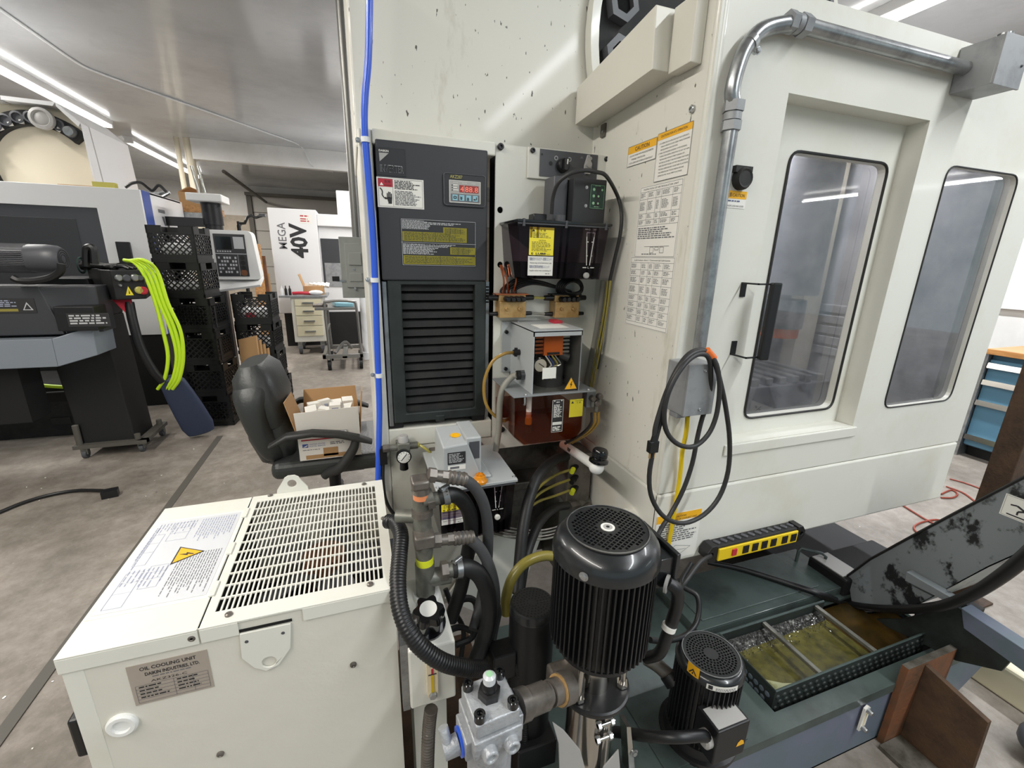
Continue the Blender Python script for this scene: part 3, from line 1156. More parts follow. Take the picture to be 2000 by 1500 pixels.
def p4(L):
    w_, h = L.w, L.h
    L.frame(w_ * .01, h * .01, w_ * .99, h * .99, .0012, 'paper')
    L.rect(w_ * .05, h * .6, w_ * .96, h * .94, 'inksoft')
    L.up()
    for i, t in enumerate(('MODE', 'DATA', 'UNIT')):
        L.text(t, w_ * (.13 + .28 * i), h * .13, h * .045, 'paper', width=w_ * .15)
    for i in range(3):
        L.rect(w_ * .08, h * (.2 + .11 * i), w_ * .11, h * (.25 + .11 * i), 'ink')
        L.rows(w_ * .13, h * (.19 + .11 * i), w_ * .3, h * (.27 + .11 * i), 1, 'paper', i)
    L.rect(w_ * .32, h * .2, w_ * .93, h * .52, 'lcd')
    L.up()
    L.text('4', w_ * .35, h * .49, h * .24, 'lcdseg', width=w_ * .1)
    L.text('88.8', w_ * .5, h * .49, h * .24, 'lcdseg', width=w_ * .41)
    L.rect(w_ * .465, h * .19, w_ * .475, h * .53, 'paper')
    L.text('LOCK', w_ * .32, h * .585, h * .04, 'paper', width=w_ * .12)
    for i in range(4):
        x = .1 + .215 * i
        L.rect(w_ * x, h * .64, w_ * (x + .16), h * .9, 'padblue')
    L.up()
    L.frame(w_ * .14, h * .72, w_ * .22, h * .81, .002, 'ink')
    for s_, x in ((1, .375), (-1, .59)):
        for k in (.0, .07):
            L.line(w_ * (x - .03), h * (.77 - .05 * s_ + k), w_ * x, h * (.77 + .02 * s_ + k), .002, 'ink')
            L.line(w_ * (x + .03), h * (.77 - .05 * s_ + k), w_ * x, h * (.77 + .02 * s_ + k), .002, 'ink')
    L.line(w_ * .78, h * .82, w_ * .86, h * .82, .002, 'ink').line(w_ * .86, h * .82, w_ * .86, h * .7, .002, 'ink')
    L.poly([(w_ * .76, h * .82), (w_ * .8, h * .77), (w_ * .8, h * .87)], 'ink')


flab('display_panel', (876, 351), (938, 356), (878, 395), p4, ce, y=yF - .0042, m='padgrey')
a = at(879, 347, y=yF - .0045)
L = Lab((a.x, yF - .0042, a.z + .008), (1, 0, 0), (0, 0, -1), .04, .01, 'darkpanel2', .0002)
L.up(.0003).text('AKZ287', 0, .0085, .0085, 'tubeyellow', width=.034)
obj('model_text', L, ce)
# radiator below the cover: frame, pleated core, foot
r0, r1 = at(757, 553, y=yA), at(949, 806, y=yA)
rz0_ = r1.z + .005
b = MB('tankdark')
b.plate(yrect(fx0 + .012, zshelf + .02, fx1, fz0, yA - .01), [yrect(fx0 + .05, zshelf + .05, fx1 - .035, fz0 - .012, yA - .01)], (0, .03, 0))
obj('radiator_frame', b, OC, bev=.004, label='dark frame round the black radiator core')
b = MB('blackmatte')
n = 15
z0_, z1_ = zshelf + .045, fz0 - .008
for i in range(n):
    za, zb = z0_ + (z1_ - z0_) * i / n, z0_ + (z1_ - z0_) * (i + 1) / n
    b.prism([(fx0 + .045, yA + .025, za), (fx0 + .045, yA + .006, za + .004), (fx0 + .045, yA + .008, zb - .005), (fx0 + .045, yA + .025, zb)], (fx1 - fx0 - .077, 0, 0))
obj('radiator_core', b, OC)
b = MB('galv')
b.box((fx0 - .002, yA - .004, zshelf + .01), (fx0 + .011, yA + .1, fz0 - .003))
obj('side_rail', b, OC, bev=.002)
b = MB('galv')
b.box((fx1 + .001, yA + .002, zshelf + .01), (fx1 + .012, yA + .1, fz0 - .003))
for i in range(6):
    b.box((fx1 + .002, yA + .0, fz0 - .02 - i * .009), (fx1 + .011, yA + .0025, fz0 - .016 - i * .009), 'void')
obj('side_rail', b, OC)
b = MB('tankdark').box(((fx0 + fx1) / 2 - .012, yA - .012, zshelf + .015), ((fx0 + fx1) / 2 + .016, yA + .02, zshelf + .035))
obj('latch', b, OC, bev=.002)
for x in (fx0 + .02, fx1 - .02):
    obj('foot', MB('black').box((x - .022, yA + .0, zshelf), (x + .02, yA + .06, zshelf + .022)), OC, bev=.004)

# ------------------------------------------------------------------ blue hose and its clips
pts = [(723, -110), (722, -25), (721, 40), (719, 120), (713, 190), (712, 250), (718, 330), (724, 400), (729, 470), (733, 560), (736, 650), (739, 733), (741, 800), (740, 870), (738, 945)]
b = MB('blue').tube([at(u, v, y=yA - .022) for u, v in pts], .0085, 14)
tag(obj('air_hose', b), 'bright blue hose running down the left edge of the cream column', 'hose')
for i, (u, v) in enumerate(((714, 273), (732, 547), (741, 733))):
    c = at(u, v, y=yA - .022)
    t = thing('hose_clip', c, ('white strap clip holding blue hose at the top of the cooler bay', 'white strap clip holding blue hose beside the foot of the black cooler cover',
                               'white strap clip holding blue hose beside the radiator, lowest of the three')[i], 'clip', 'hose clips')
    obj('strap', MB('clipwhite').cyl(c - V((0, 0, .006)), c + V((0, 0, .006)), .011, n=16), t)
    q = MB('clipwhite').box((c.x - .024, yA - .012, c.z - .005), (c.x + .002, yA - .006, c.z + .005))
    q.bolt((c.x - .018, yA - .012, c.z), (0, -1, 0), .005)
    obj('screw', q, t)

# ------------------------------------------------------------------ selector switch plate
y = yA - .012
q0, q1, q2 = at(1032, 289, y=y), at(1190, 302, y=y), at(1031, 343, y=y)
SW = thing('switch_plate', ((q0.x + q1.x) / 2, y, q2.z), 'switch plate with round black selector knob above the smoky oil tank', 'switch panel')
obj('backplate', MB('cream').box((q0.x, y, q2.z - .006), (q1.x, yA - .004, q0.z + .004)), SW, bev=.002)
g0, g1 = at(1055, 292, y=y - .001), at(1168, 300, y=y - .001)
g2 = at(1055, 343, y=y - .001)
L = Lab((g0.x, y - .0005, g0.z + .002), (1, 0, 0), (0, 0, -1), g1.x - g0.x, g0.z - g2.z + .003, 'charcoal', .002)
L.up()
for u in (.27, .5):
    L.disc(L.w * u, L.h * .28, .006, 'greyink', 14)
    L.up(.0002).disc(L.w * u, L.h * .28, .004, 'charcoal', 14)
L.disc(L.w * .18, L.h * .5, .006, 'ink', 12)
L.disc(L.w * .87, L.h * .16, .005, 'greyink', 12).disc(L.w * .03, L.h * .2, .003, 'ink', 10)
L.poly([(L.w * .68, L.h * .2), (L.w * .71, L.h * .1), (L.w * .74, L.h * .2)], 'inksoft')
obj('dark_panel', L, SW)
c = at(1098, 324, y=y - .003)
q = MB('black').lathe((c.x, c.y, c.z), (0, -1, 0), [(.019, 0), (.019, .012), (.016, .018), (.013, .018)], 24)
q.rbox((c.x, c.y - .024, c.z), (.012, .014, .032), (0, math.radians(4), 0))
q.rbox((c.x + .002, c.y - .032, c.z + .006), (.004, .002, .014), (0, math.radians(4), 0), 'paper')
obj('selector_knob', q, SW, bev=.0015)
c = at(1147, 322, y=y - .003)
q = MB('padgrey').prism([(c.x + dx * .0125, c.y, c.z + dz * .026) for dx, dz in ((-.25, 1), (.25, 1), (.9, -.1), (.95, -.6), (.6, -1), (-.6, -1), (-.95, -.6), (-.9, -.1))], (0, -.008, 0))
q.cyl((c.x, c.y - .008, c.z), (c.x, c.y - .013, c.z), .009)
q.socket((c.x, c.y - .006, c.z + .02), (0, -1, 0), .003)
obj('key_cover', q, SW, bev=.002)
q = MB()
for u, v in ((1040, 294), (1184, 311)):
    q.socket(at(u, v, y=y), (0, -1, 0), .007, 'black')
obj('screw', q, SW)


# ------------------------------------------------------------------ lubricator tanks
def smoke_tank(t, x0, x1, z0, z1, yf, yb, fill, taper=.012, m='smoke', mo='dark', lidm='blackgloss', n_rib=3, th=.0025):
    top = [(x0, yf, z1), (x1, yf, z1), (x1, yb, z1), (x0, yb, z1)]
    bot = [(x0 + taper, yf + taper, z0), (x1 - taper, yf + taper, z0), (x1 - taper, yb, z0), (x0 + taper, yb, z0)]
    q = MB(m)
    for i in range(4):
        j = (i + 1) % 4
        q.raw([bot[i], bot[j], top[j], top[i]], [(0, 1, 2, 3)])
    q.raw(bot, [(3, 2, 1, 0)])
    for k in range(n_rib):
        u = (k + .5) / n_rib
        for du in (-.035, .035):
            x = x0 + (x1 - x0) * (u + du)
            q.prism([(x - .003, yf + taper - .001, z0), (x + .003, yf + taper - .001, z0), (x + .003, yf - .002, z1), (x - .003, yf - .002, z1)], (0, .003, 0))
    body = obj('tank', q, t)
    k = (fill - z0) / (z1 - z0)
    s_ = taper * (1 - k)
    e_ = .003
    q = MB(mo).hexa([(x0 + taper + e_, yf + taper + e_, z0 + e_), (x1 - taper - e_, yf + taper + e_, z0 + e_), (x1 - taper - e_, yb - e_, z0 + e_), (x0 + taper + e_, yb - e_, z0 + e_),
                    (x0 + s_ + e_, yf + s_ + e_, fill), (x1 - s_ - e_, yf + s_ + e_, fill), (x1 - s_ - e_, yb - e_, fill), (x0 + s_ + e_, yb - e_, fill)])
    obj('oil', q, t)
    return body


def gauge(t, c, w_, h, N=None):
    """white level scale: tapering ladder with H and L"""
    L = Lab((c.x - w_ / 2, c.y, c.z + h / 2), (1, 0, 0), (0, 0, -1), .0005, .0005, 'paper', .0001)
    th = .0022
    L.line(w_ * .25, h * .1, w_ * .75, h * .1, th, 'paper')
    L.line(w_ * .25, h * .1, w_ * .36, h * .92, th, 'paper').line(w_ * .75, h * .1, w_ * .55, h * .92, th, 'paper')
    for y_ in (.33, .68):
        L.line(w_ * .29, h * y_, w_ * .4, h * y_, th, 'paper').line(w_ * .58, h * y_, w_ * .68, h * y_, th, 'paper')
    L.text('H', w_ * .4, h * .045, h * .05, 'paper', width=w_ * .2)
    L.line(w_ * .12, h * .02, w_ * .34, h * .02, th, 'paper').line(w_ * .66, h * .02, w_ * .88, h * .02, th, 'paper')
    L.text('L', w_ * .44, h * 1.0, h * .05, 'paper', width=w_ * .1)
    L.line(w_ * .12, h * .98, w_ * .36, h * .98, th, 'paper').line(w_ * .6, h * .98, w_ * .85, h * .98, th, 'paper')
    return obj('level_scale', L, t)


def lubelab(L):
    w_, h = L.w, L.h
    L.poly([(w_ * .1, h * .16), (w_ * .16, h * .06), (w_ * .22, h * .16)], 'ink')
    L.text('注 意', w_ * .4, h * .14, h * .06, width=w_ * .26)
    L.rows(w_ * .14, h * .2, w_ * .9, h * .4, 4, 'ink', 3, .35)
    L.text('CAUTION', w_ * .38, h * .49, h * .045, width=w_ * .28)
    L.rows(w_ * .1, h * .52, w_ * .92, h * .88, 7, 'ink', 4, .35)
    L.disc(w_ * .13, h * .94, h * .042, 'ink')
    L.up().disc(w_ * .14, h * .935, h * .018, 'yellow', 10)
    L.text('LUBE', w_ * .27, h * .975, h * .07, width=w_ * .42, bold=.03)
    L.rows(w_ * .72, h * .95, w_ * .92, h * .975, 1, 'ink', 3)


def lubelab2(L):
    w_, h = L.w, L.h
    L.text('電動式オイルエアー潤滑ユニット', w_ * .06, h * .21, h * .12, 'inkblue', width=w_ * .88)
    L.text('Notice way of oil lubrication unit', w_ * .08, h * .38, h * .08, 'ink', width=w_ * .86)
    L.text('電動式潤滑油供給ユニット', w_ * .06, h * .6, h * .12, 'inkblue', width=w_ * .8)
    L.text('Supply notice way consisting of', w_ * .06, h * .77, h * .08, 'ink', width=w_ * .86)
    L.rows(w_ * .7, h * .88, w_ * .94, h * .95, 1, 'inksoft', 9)


yT = 1.145
k0, k1 = at(1014, 430, y=yT), at(1190, 440, y=yT)
kb = at(1095, 545, y=yT + .01)
LU = thing('oil_lubricator', ((k0.x + k1.x) / 2, yT + .07, kb.z), 'upper lubricator, a smoky see-through oil tank with a black control box on its lid', 'lubricator')
smoke_tank(LU, k0.x, k1.x, kb.z, k0.z - .004, yT, yA - .005, kb.z + .045)
b = MB('blackgloss').box((k0.x - .006, yT - .007, k0.z - .004), (k1.x + .006, yA - .005, k0.z + .003))
b.box((k0.x - .004, yT - .004, k0.z - .009), (k1.x + .004, yT - .001, k0.z - .004), 'charcoal')
for x in (k0.x + .012, (k0.x + k1.x) / 2, k1.x - .012):
    b.cyl((x, yT - .004, k0.z - .014), (x, yT - .004, k0.z + .005), .004, m='charcoal')
obj('lid', b, LU, bev=.001)
flab('caution_label', (1034, 443), (1082, 445), (1033, 498), lubelab, LU, y=yT + .003, m='yellow', lift=.001)
flab('name_label', (1031, 500), (1080, 501), (1030, 538), lubelab2, LU, y=yT + .007, m='paper', lift=.001)
gauge(LU, at(1152, 486, y=yT + .0025), .05, at(1150, 448, y=yT).z - at(1150, 526, y=yT).z)
c = at(1144, 538, y=yT + .008)
obj('drain_plug', MB('padgrey').lathe(c, (0, -1, 0), [(.0085, 0), (.0085, .006), (.006, .008)], 20), LU)
b0, b1 = at(1122, 346, y=yT + .02), at(1186, 350, y=yT + .02)
b = MB('darkpanel2').box((b0.x, yT + .02, k0.z + .003), (b1.x, yT + .11, b0.z))
bx = obj('control_box', b, LU, bev=.002)
g0 = at(1154, 360, y=yT + .019)
g1 = at(1178, 409, y=yT + .019)
L = Lab((g0.x, yT + .0195, g0.z), (1, 0, 0), (0, 0, -1), g1.x - g0.x, g0.z - g1.z, 'pcbgreen', .001)
L.up()
L.frame(.001, .001, L.w - .001, L.h - .001, .0006, 'ledgreen')
for w_ in (.2, .47, .77):
    L.disc(L.w * .25, L.h * w_, .004, 'ledgreen', 8).disc(L.w * .55, L.h * w_, .0085, 'ink', 16)
    L.up(.0002).disc(L.w * .58, L.h * w_, .003, 'ledgreen' if w_ > .3 else 'ink', 10)
L.disc(L.w * .82, L.h * .2, .003, 'ledgreen', 8)
L.rows(L.w * .3, L.h * .04, L.w * .7, L.h * .07, 1, 'ledgreen', 2)
L.rows(L.w * .3, L.h * .9, L.w * .8, L.h * .95, 1, 'ledgreen', 3)
obj('timer_panel', L, bx)
q = MB()
for u, v in ((1146, 366), (1144, 402)):
    q.bolt(at(u, v, y=yT + .02), (0, -1, 0), .0035)
obj('screw', q, bx)
b = MB('charcoal').box((b0.x - .045, yT + .05, k0.z + .003), (b0.x - .003, yT + .12, b0.z + .006))
b.cyl((b0.x - .035, yT + .02, k0.z + .003), (b0.x - .035, yT + .02, k0.z + .02), .014)
b.box((k0.x + .06, yT + .05, k0.z + .003), (k0.x + .1, yT + .09, k0.z + .024), 'black')
obj('pump_housing', b, LU, bev=.003)
b = MB('cord').tube([at(u, v, y=y_) for u, v, y_ in ((1077, 418, yT + .03), (1080, 385, yT + .02), (1090, 358, yT), (1112, 340, yT - .02), (1140, 333, yT - .03), (1165, 336, yT - .03), (1185, 345, yT - .02))] + [at(u, v, x=.722) for u, v in ((1207, 385), (1214, 420), (1211, 460), (1202, 500), (1193, 540), (1186, 575), (1180, 620), (1174, 670), (1166, 720))], .0052, 10)
tag(obj('control_cable', b), 'black cable arching over the control box of the upper lubricator', 'cable')

# ------------------------------------------------------------------ brass manifolds
MF = []
for i, (u0, u1, l) in enumerate(((976, 1027, 'brass oil distributor block with copper tubes on top, left of the two'), (1085, 1130, 'brass oil distributor block under the coiled black tubes, right of the two'))):
    y = yA - .05
    a, c = at(u0, 590, y=y), at(u1, 620, y=y)
    t = thing('oil_distributor', ((a.x + c.x) / 2, yA - .03, c.z), l, 'manifold')
    b = MB('brass').box((a.x, y, c.z), (c.x, yA - .005, a.z))
    b.box((a.x, y + .006, a.z), (c.x, yA - .012, a.z + .02))
    obj('block', b, t, bev=.001)
    q = MB('copper') if i == 0 else MB('blackmatte')
    q.box((a.x - .01, y + .004, a.z + .02), (c.x + .008, yA - .01, a.z + .0235))
    obj('top_plate', q, t)
    for k in range(4):
        x = a.x + (c.x - a.x) * (.25 + .19 * k)
        obj('sensor_plug', MB('black').lathe((x, y + .006, a.z + .009), (0, -1, 0), [(.0085, 0), (.0085, .022), (.006, .027), (.004, .027)], 12), t)
    for s_, x in ((-1, a.x), (1, c.x)):
        z = a.z + .011
        obj('union', MB('black').cyl((x, y + .02, z), (x + s_ * .03, y + .02, z), .009, .0075), t)
        z = c.z + .01
        obj('union', MB('black').cyl((x, y + .02, z), (x + s_ * .026, y + .02, z), .007, .0055), t)
    q = MB('brass')
    for k in (.27, .75):
        q.socket((a.x + (c.x - a.x) * k, y, (a.z + c.z) / 2 + .003), (0, -1, 0), .006, 'brass')
    obj('screw', q, t)
    MF.append((a, c, y))
(a0, c0, y), (a1, c1, _) = MF
b = MB('tubeyellow').tube([(c0.x + .03, y + .02, a0.z + .011), (a1.x - .03, y + .02, a1.z + .011)], .004, 8, smooth=False)
tag(obj('link_tube', b), 'short yellowish tube linking the two brass distributor blocks at their tops', 'tube')
b = MB('greyhose').tube([(c0.x + .026, y + .02, c0.z + .01), (a1.x - .026, y + .02, c1.z + .01)], .004, 8, smooth=False)
tag(obj('link_tube', b), 'short grey tube linking the two brass distributor blocks at their feet', 'tube')
b = MB('black')
rnd = random.Random(5)
for k in range(5):
    x0 = a0.x + .012 + k * .012
    zc = a0.z + .024
    b = MB('black')
    b.tube([(x0, y + .03, zc), (x0 + .006, y + .03, zc + .014), (x0 + .05, y + .03 - .003 * k, zc + .04 - .003 * k), (x0 + .12, y + .02, zc + .035 - k * .004), (a1.x + .01 + k * .012, y + .02, zc + .018 - k * .003), (a1.x + .03 + k * .006, y + .03, zc)], .0038, 8)
    tag(obj('oil_tube', b), 'thin black tube in the bundle arching between the two brass distributor blocks', 'tube', 'black oil tubes over the distributors')
b = MB('black')
for k in range(5):
    cc = V(((a1.x + c1.x) / 2 + .012, y + .015 - k * .005, a1.z + .045))
    b.tube([cc + V((math.cos(t) * (.045 - .004 * k), .006 * math.sin(t * 2), math.sin(t) * (.03 - .003 * k))) for t in [i * 2 * PI / 14 for i in range(15)]], .0036, 8, sub=3)
tag(obj('tube_coil', b), 'coil of thin black tube above the right brass distributor block', 'tube')
pa, pb = at(977, 518, y=yA - .01), at(1000, 518, y=yA - .01)
for k, p in enumerate((pa, pa, pb)):
    e = V((a0.x + .02 + k * .016, y + .03, a0.z + .024))
    b = MB('copper').tube([p + V((k * .004, 0, 0)), p.lerp(e, .5) + V((.002 * k, -.02, 0)), e], .0028, 8)
    tag(obj('copper_tube', b), 'thin copper tube from a hole in the cream plate to the left distributor', 'tube', 'copper tubes')

# ------------------------------------------------------------------ oil supply unit: grey box over amber tank
y = 1.10
e0, e1 = at(1043, 648, y=y), at(1138, 655, y=y)
eb = at(1040, 770, y=y)
OU = thing('oil_supply_unit', ((e0.x + e1.x) / 2, 1.2, at(1030, 865, y=y).z), 'grey box with clear front and pressure gauge above a tank of amber oil', 'lubricator')
x0, x1, z0, z1 = e0.x, e1.x, eb.z, e0.z
b = MB('oilgrey')
b.box((x0, y, z1 - .003), (x1, yA - .006, z1 + .004))
b.box((x0, y, z0), (x0 + .003, yA - .006, z1))
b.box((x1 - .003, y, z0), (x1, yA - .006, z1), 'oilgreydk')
b.box((x0, yA - .012, z0), (x1, yA - .006, z1), 'charcoal')
b.box((x0, y, z1 - .014), (x1, y + .003, z1))
b.box((x0 - .03, yA - .012, z0 + .02), (x0, yA - .006, z1 + .002))
b.box((x0 + .03, y + .03, z1 + .004), (x1 - .03, y + .1, z1 + .0046), 'paper')
b.box((x1 - .04, y + .11, z1 + .004), (x1 - .012, y + .15, z1 + .012), 'red')
for p in ((x0 + .012, y + .02), (x0 + .012, yA - .04)):
    b.bolt((p[0], p[1], z1 + .004), (0, 0, 1), .003)
for zz in (z1 - .03, z0 + .03):
    b.socket((x0 - .016, yA - .012, zz), (0, -1, 0), .006, 'black')
obj('cabinet', b, OU)
obj('window', MB('clear').box((x0 + .003, y + .001, z0 + .002), (x1 - .003, y + .003, z1 - .014)), OU)
b = MB('orange').box((x0 + .045, y + .03, z1 - .075), (x1 - .045, y + .06, z1 - .016))
for k in range(5):
    b.box((x0 + .02, y + .035, z1 - .026 - k * .011), (x0 + .045, y + .05, z1 - .02 - k * .011), 'copper')
    b.box((x1 - .045, y + .035, z1 - .026 - k * .011), (x1 - .022, y + .05, z1 - .02 - k * .011), 'zinc')
b.box((x0 + .055, y + .029, z1 - .073), (x1 - .055, y + .0295, z1 - .066), 'ink')
obj('relay_block', b, OU, label='orange relay block behind the clear front')
c = V((x0 + .032, y + .02, z1 - .1))
b = MB('blackgloss').lathe(c + V((0, .02, 0)), (0, -1, 0), [(.023, 0), (.023, .02), (.02, .021)], 24)
b.lathe(c + V((0, -.0012, 0)), (0, -1, 0), [(.0185, 0), (.0005, .0004)], 24, 'paper')
b.rbox(c + V((.002, -.0022, .001)), (.02, .0006, .002), (0, math.radians(35), 0), 'ink')
obj('pressure_gauge', b, OU)
b = MB('charcoal').cyl((x1 - .06, y + .09, z0), (x1 - .06, y + .09, z0 + .09), .045)
b.cyl((x1 - .045, y + .05, z0 + .1), (x1 - .02, y + .04, z0 + .09), .012)
obj('pump_motor', b, OU)
b = MB('paper')
for k, (m_, off) in enumerate((('paper', 0), ('tubeyellow', .02), ('machineblue', .008), ('zinc', .03))):
    b.tube([(x0 + .05 + off, y + .03, z1 - .075), (x0 + .065 + off, y + .02, z1 - .1), (x0 + .06 + off * .5, y + .02, z0 + .07), (x0 + .04 + off * 1.4, y + .02, z0 + .035)], .0022, 6, m_)
obj('wires', b, OU)
L = Lab((x0 + .03, y - .0005, z0 + .075), (1, 0, 0), (0, 0, -1), .042, .032, 'paper')
obj('blank_label', L, OU)


def bolt_tri(L, cx, cy, s_):
    """yellow warning triangle with black border and lightning bolt"""
    T = [(cx - s_, cy + s_ * .75), (cx, cy - s_), (cx + s_, cy + s_ * .75)]
    L.poly(T, 'ink')
    k = .84
    L.up().poly([(cx + (u - cx) * k, cy + (v - cy) * k + s_ * .02) for u, v in T], 'amberband')
    L.up().poly([(cx + s_ * .12, cy - s_ * .38), (cx - s_ * .16, cy + s_ * .12), (cx + s_ * .0, cy + s_ * .1), (cx - s_ * .06, cy + s_ * .55), (cx + s_ * .2, cy - s_ * .02), (cx + s_ * .04, cy), (cx + s_ * .2, cy - s_ * .36)], 'ink')


L = Lab((x1 - .05, y - .0007, z0 + .052), (1, 0, 0), (0, 0, -1), .0005, .0005, 'ink', .0001)
bolt_tri(L, .022, .03, .023)
obj('warning_triangle', L, OU)
q = MB('black')
c = at(1015, 688, x=x0)
q.cyl((x0, c.y, c.z), (x0 - .02, c.y, c.z), .009)
q.cyl((x0 - .012, c.y, c.z - .012), (x0 - .012, c.y, c.z + .014), .005)
obj('elbow_fitting', q, OU)
c2_ = at(1023, 732, x=x0)
q = MB('black').cyl((x0, c2_.y, c2_.z), (x0 - .022, c2_.y, c2_.z), .014)
q.lathe((x0, c2_.y, c2_.z), (-1, 0, 0), [(.016, .0), (.016, .012)], 6, 'charcoal')
obj('cable_gland', q, OU)
# amber tank
t0, t1, tb = at(1006, 773, y=y), at(1142, 766, y=y), at(1045, 868, y=y)
tx0, tx1, tz1, tz0 = t0.x, t1.x, z0 - .004, tb.z
lvl = tz0 + (tz1 - tz0) * .62


def amber(za, zb, m, ins=0):
    P = lambda z, e: [(tx0 + ins + (e if z < tz0 + .03 else 0), y + ins, z), (tx1 - ins - (e * .6 if z < tz0 + .03 else 0), y + ins, z), (tx1 - ins - (e * .6 if z < tz0 + .03 else 0), yA - .01 - ins, z), (tx0 + ins + (e if z < tz0 + .03 else 0), yA - .01 - ins, z)]
    q = MB(m)
    zl = [za] + ([tz0 + .03] if za < tz0 + .03 < zb else []) + [zb]
    R = [P(z, .03) if z == za else P(z, .0) for z in zl]
    for k in range(len(R) - 1):
        for i in range(4):
            j = (i + 1) % 4
            q.raw([R[k][i], R[k][j], R[k + 1][j], R[k + 1][i]], [(0, 1, 2, 3)])
    q.raw(R[0], [(3, 2, 1, 0)])
    if ins:
        q.raw(R[-1], [(0, 1, 2, 3)])
    return q


tk = obj('oil_tank', amber(tz0, tz1, 'oiltop'), OU)
obj('oil', amber(tz0 + .002, lvl, 'oil', .002), tk, label='amber oil filling the lower part of the tank')
b = MB('oilgreydk').box((tx0 - .008, y - .012, tz1), (tx1 + .03, yA - .006, tz1 + .004))
for x in (tx0 + .005, tx0 + .03, tx1 + .01):
    b.bolt((x, y - .004 + (0 if x > tx0 + .01 else .1), tz1 + .004), (0, 0, 1), .005)
b.tube([(tx0 + .026, y - .008, tz1), (tx0 + .026, y - .01, tz1 - .02), (tx0 + .026, y - .002, tz1 - .024)], .003, 6, 'zinc')
obj('lid_plate', b, OU, bev=.001)
b = MB('clipwhite').cyl((tx0 + .055, y + .03, tz0 + .075), (tx0 + .055, y + .03, tz1), .008)
b.cyl((tx0 + .055, y + .03, tz0 + .055), (tx0 + .055, y + .03, tz0 + .075), .01, m='yellowdull')
b.cyl((tx0 + .055, y + .03, tz0 + .03), (tx0 + .055, y + .03, tz0 + .055), .014, m='ironbrown')
obj('float_rod', b, OU)


def tl1(L):
    w_, h = L.w, L.h
    L.frame(w_ * .04, h * .015, w_ * .96, h * .985, .001, 'paper')
    L.disc(w_ * .2, h * .04, .002, 'paper', 8).disc(w_ * .8, h * .04, .002, 'paper', 8)
    L.rows(w_ * .35, h * .06, w_ * .7, h * .11, 2, 'paper', 3)
    L.rows(w_ * .15, h * .15, w_ * .88, h * .55, 11, 'paper', 4)
    L.rect(w_ * .1, h * .68, w_ * .9, h * .77, 'paper')
    L.rows(w_ * .12, h * .82, w_ * .9, h * .96, 3, 'paper', 6, .75)


def tl2(L):
    w_, h = L.w, L.h
    L.poly([(w_ * .1, h * .22), (w_ * .2, h * .08), (w_ * .3, h * .22)], 'ink')
    L.text('CAUTION', w_ * .38, h * .12, h * .07, width=w_ * .56)
    L.text('注 意', w_ * .48, h * .23, h * .07, width=w_ * .34)
    L.rows(w_ * .08, h * .3, w_ * .93, h * .9, 8, 'yellowdull', 3, .5)


flab('instruction_label', (1078, 781), (1101, 779), (1076, 845), tl1, OU, y=y - .001, m='ink')
flab('caution_label', (1113, 780), (1139, 779), (1111, 815), tl2, OU, y=y - .001, m='yellowdull')
q = MB('clipwhite').cyl((tx1 - .005, y + .06, tz1 + .004), (tx1 - .005, y + .06, tz1 + .016), .017)
q.lathe((tx1 - .005, y + .06, tz1 + .016), (0, 0, 1), [(.017, 0), (.017, .01), (.013, .013)], 20, 'red')
obj('filler_cap', q, OU, label='red filler cap')
q = MB('oilgreydk').box((tx1 + .02, y + .02, tz1 - .06), (tx1 + .05, y + .05, tz1 - .004))
for k, (dx_, dz_) in enumerate(((.006, -.03), (.03, -.025), (.02, -.045))):
    q.lathe((tx1 + .03 + dx_, y + .02, tz1 + dz_), (0, -1, 0), [(.01, 0), (.01, .012), (.007, .016)], 12, 'ironbrown')
    q.cyl((tx1 + .03 + dx_, y + .012, tz1 + dz_), (tx1 + .03 + dx_, y + .012, tz1 + dz_ - .025), .006, m='iron')
obj('outlet_block', q, OU, bev=.001)
for k in range(3):
    x = tx1 + .036 + k * .012
    b = MB('amberhose').tube([(x, y + .012, tz1 - .075), (x, y + .012, tz1 - .11), (x - .02, y + .03, tz1 - .15), (x - .06, y + .06, tz1 - .19)], .0042, 8, ('cord', 'amberhose', 'amberhose')[k])
    tag(obj('outlet_tube', b), 'black tube curving down right beside the amber tank' if k == 0 else 'brown tube curving down from the outlet fittings right of the amber tank', 'tube', 'tubes right of the amber tank')
b = MB('amberhose').tube([(x0 - .02, c.y, c.z)] + [at(u, v, y=y + .09) for u, v in ((985, 691), (962, 706), (947, 740), (946, 775), (955, 800), (975, 818), (1004, 829))], .0048, 10)
tag(obj('oil_hose', b), 'thin amber hose looping from the grey box down to the amber tank', 'hose')
b = MB('greyhose').tube([(x0 - .02, c2_.y, c2_.z)] + [at(u, v, y=y + .08) for u, v in ((1000, 736), (983, 757), (976, 790), (975, 830), (972, 855), (968, 880))], .0095, 12)
tag(obj('conduit_hose', b), 'thick grey flexible conduit dropping from the grey oil box', 'hose')
for k, (du, m_, r) in enumerate(((0, 'greyhose', .008), (30, 'tubeolive', .0032), (48, 'tubeolive', .0032))):
    b = MB(m_).tube([at(u + du * .3, v, x=.722 - .006 * k) for u, v in ((1178, 548), (1172, 600), (1162, 660), (1150, 720), (1142, 765))], r, 10, m_)
    tag(obj('corner_hose', b), 'thin yellowish hose hanging down the corner behind the grey oil box' if k else 'thick grey hose hanging down the corner behind the grey oil box', 'hose', 'hoses in the machine corner')
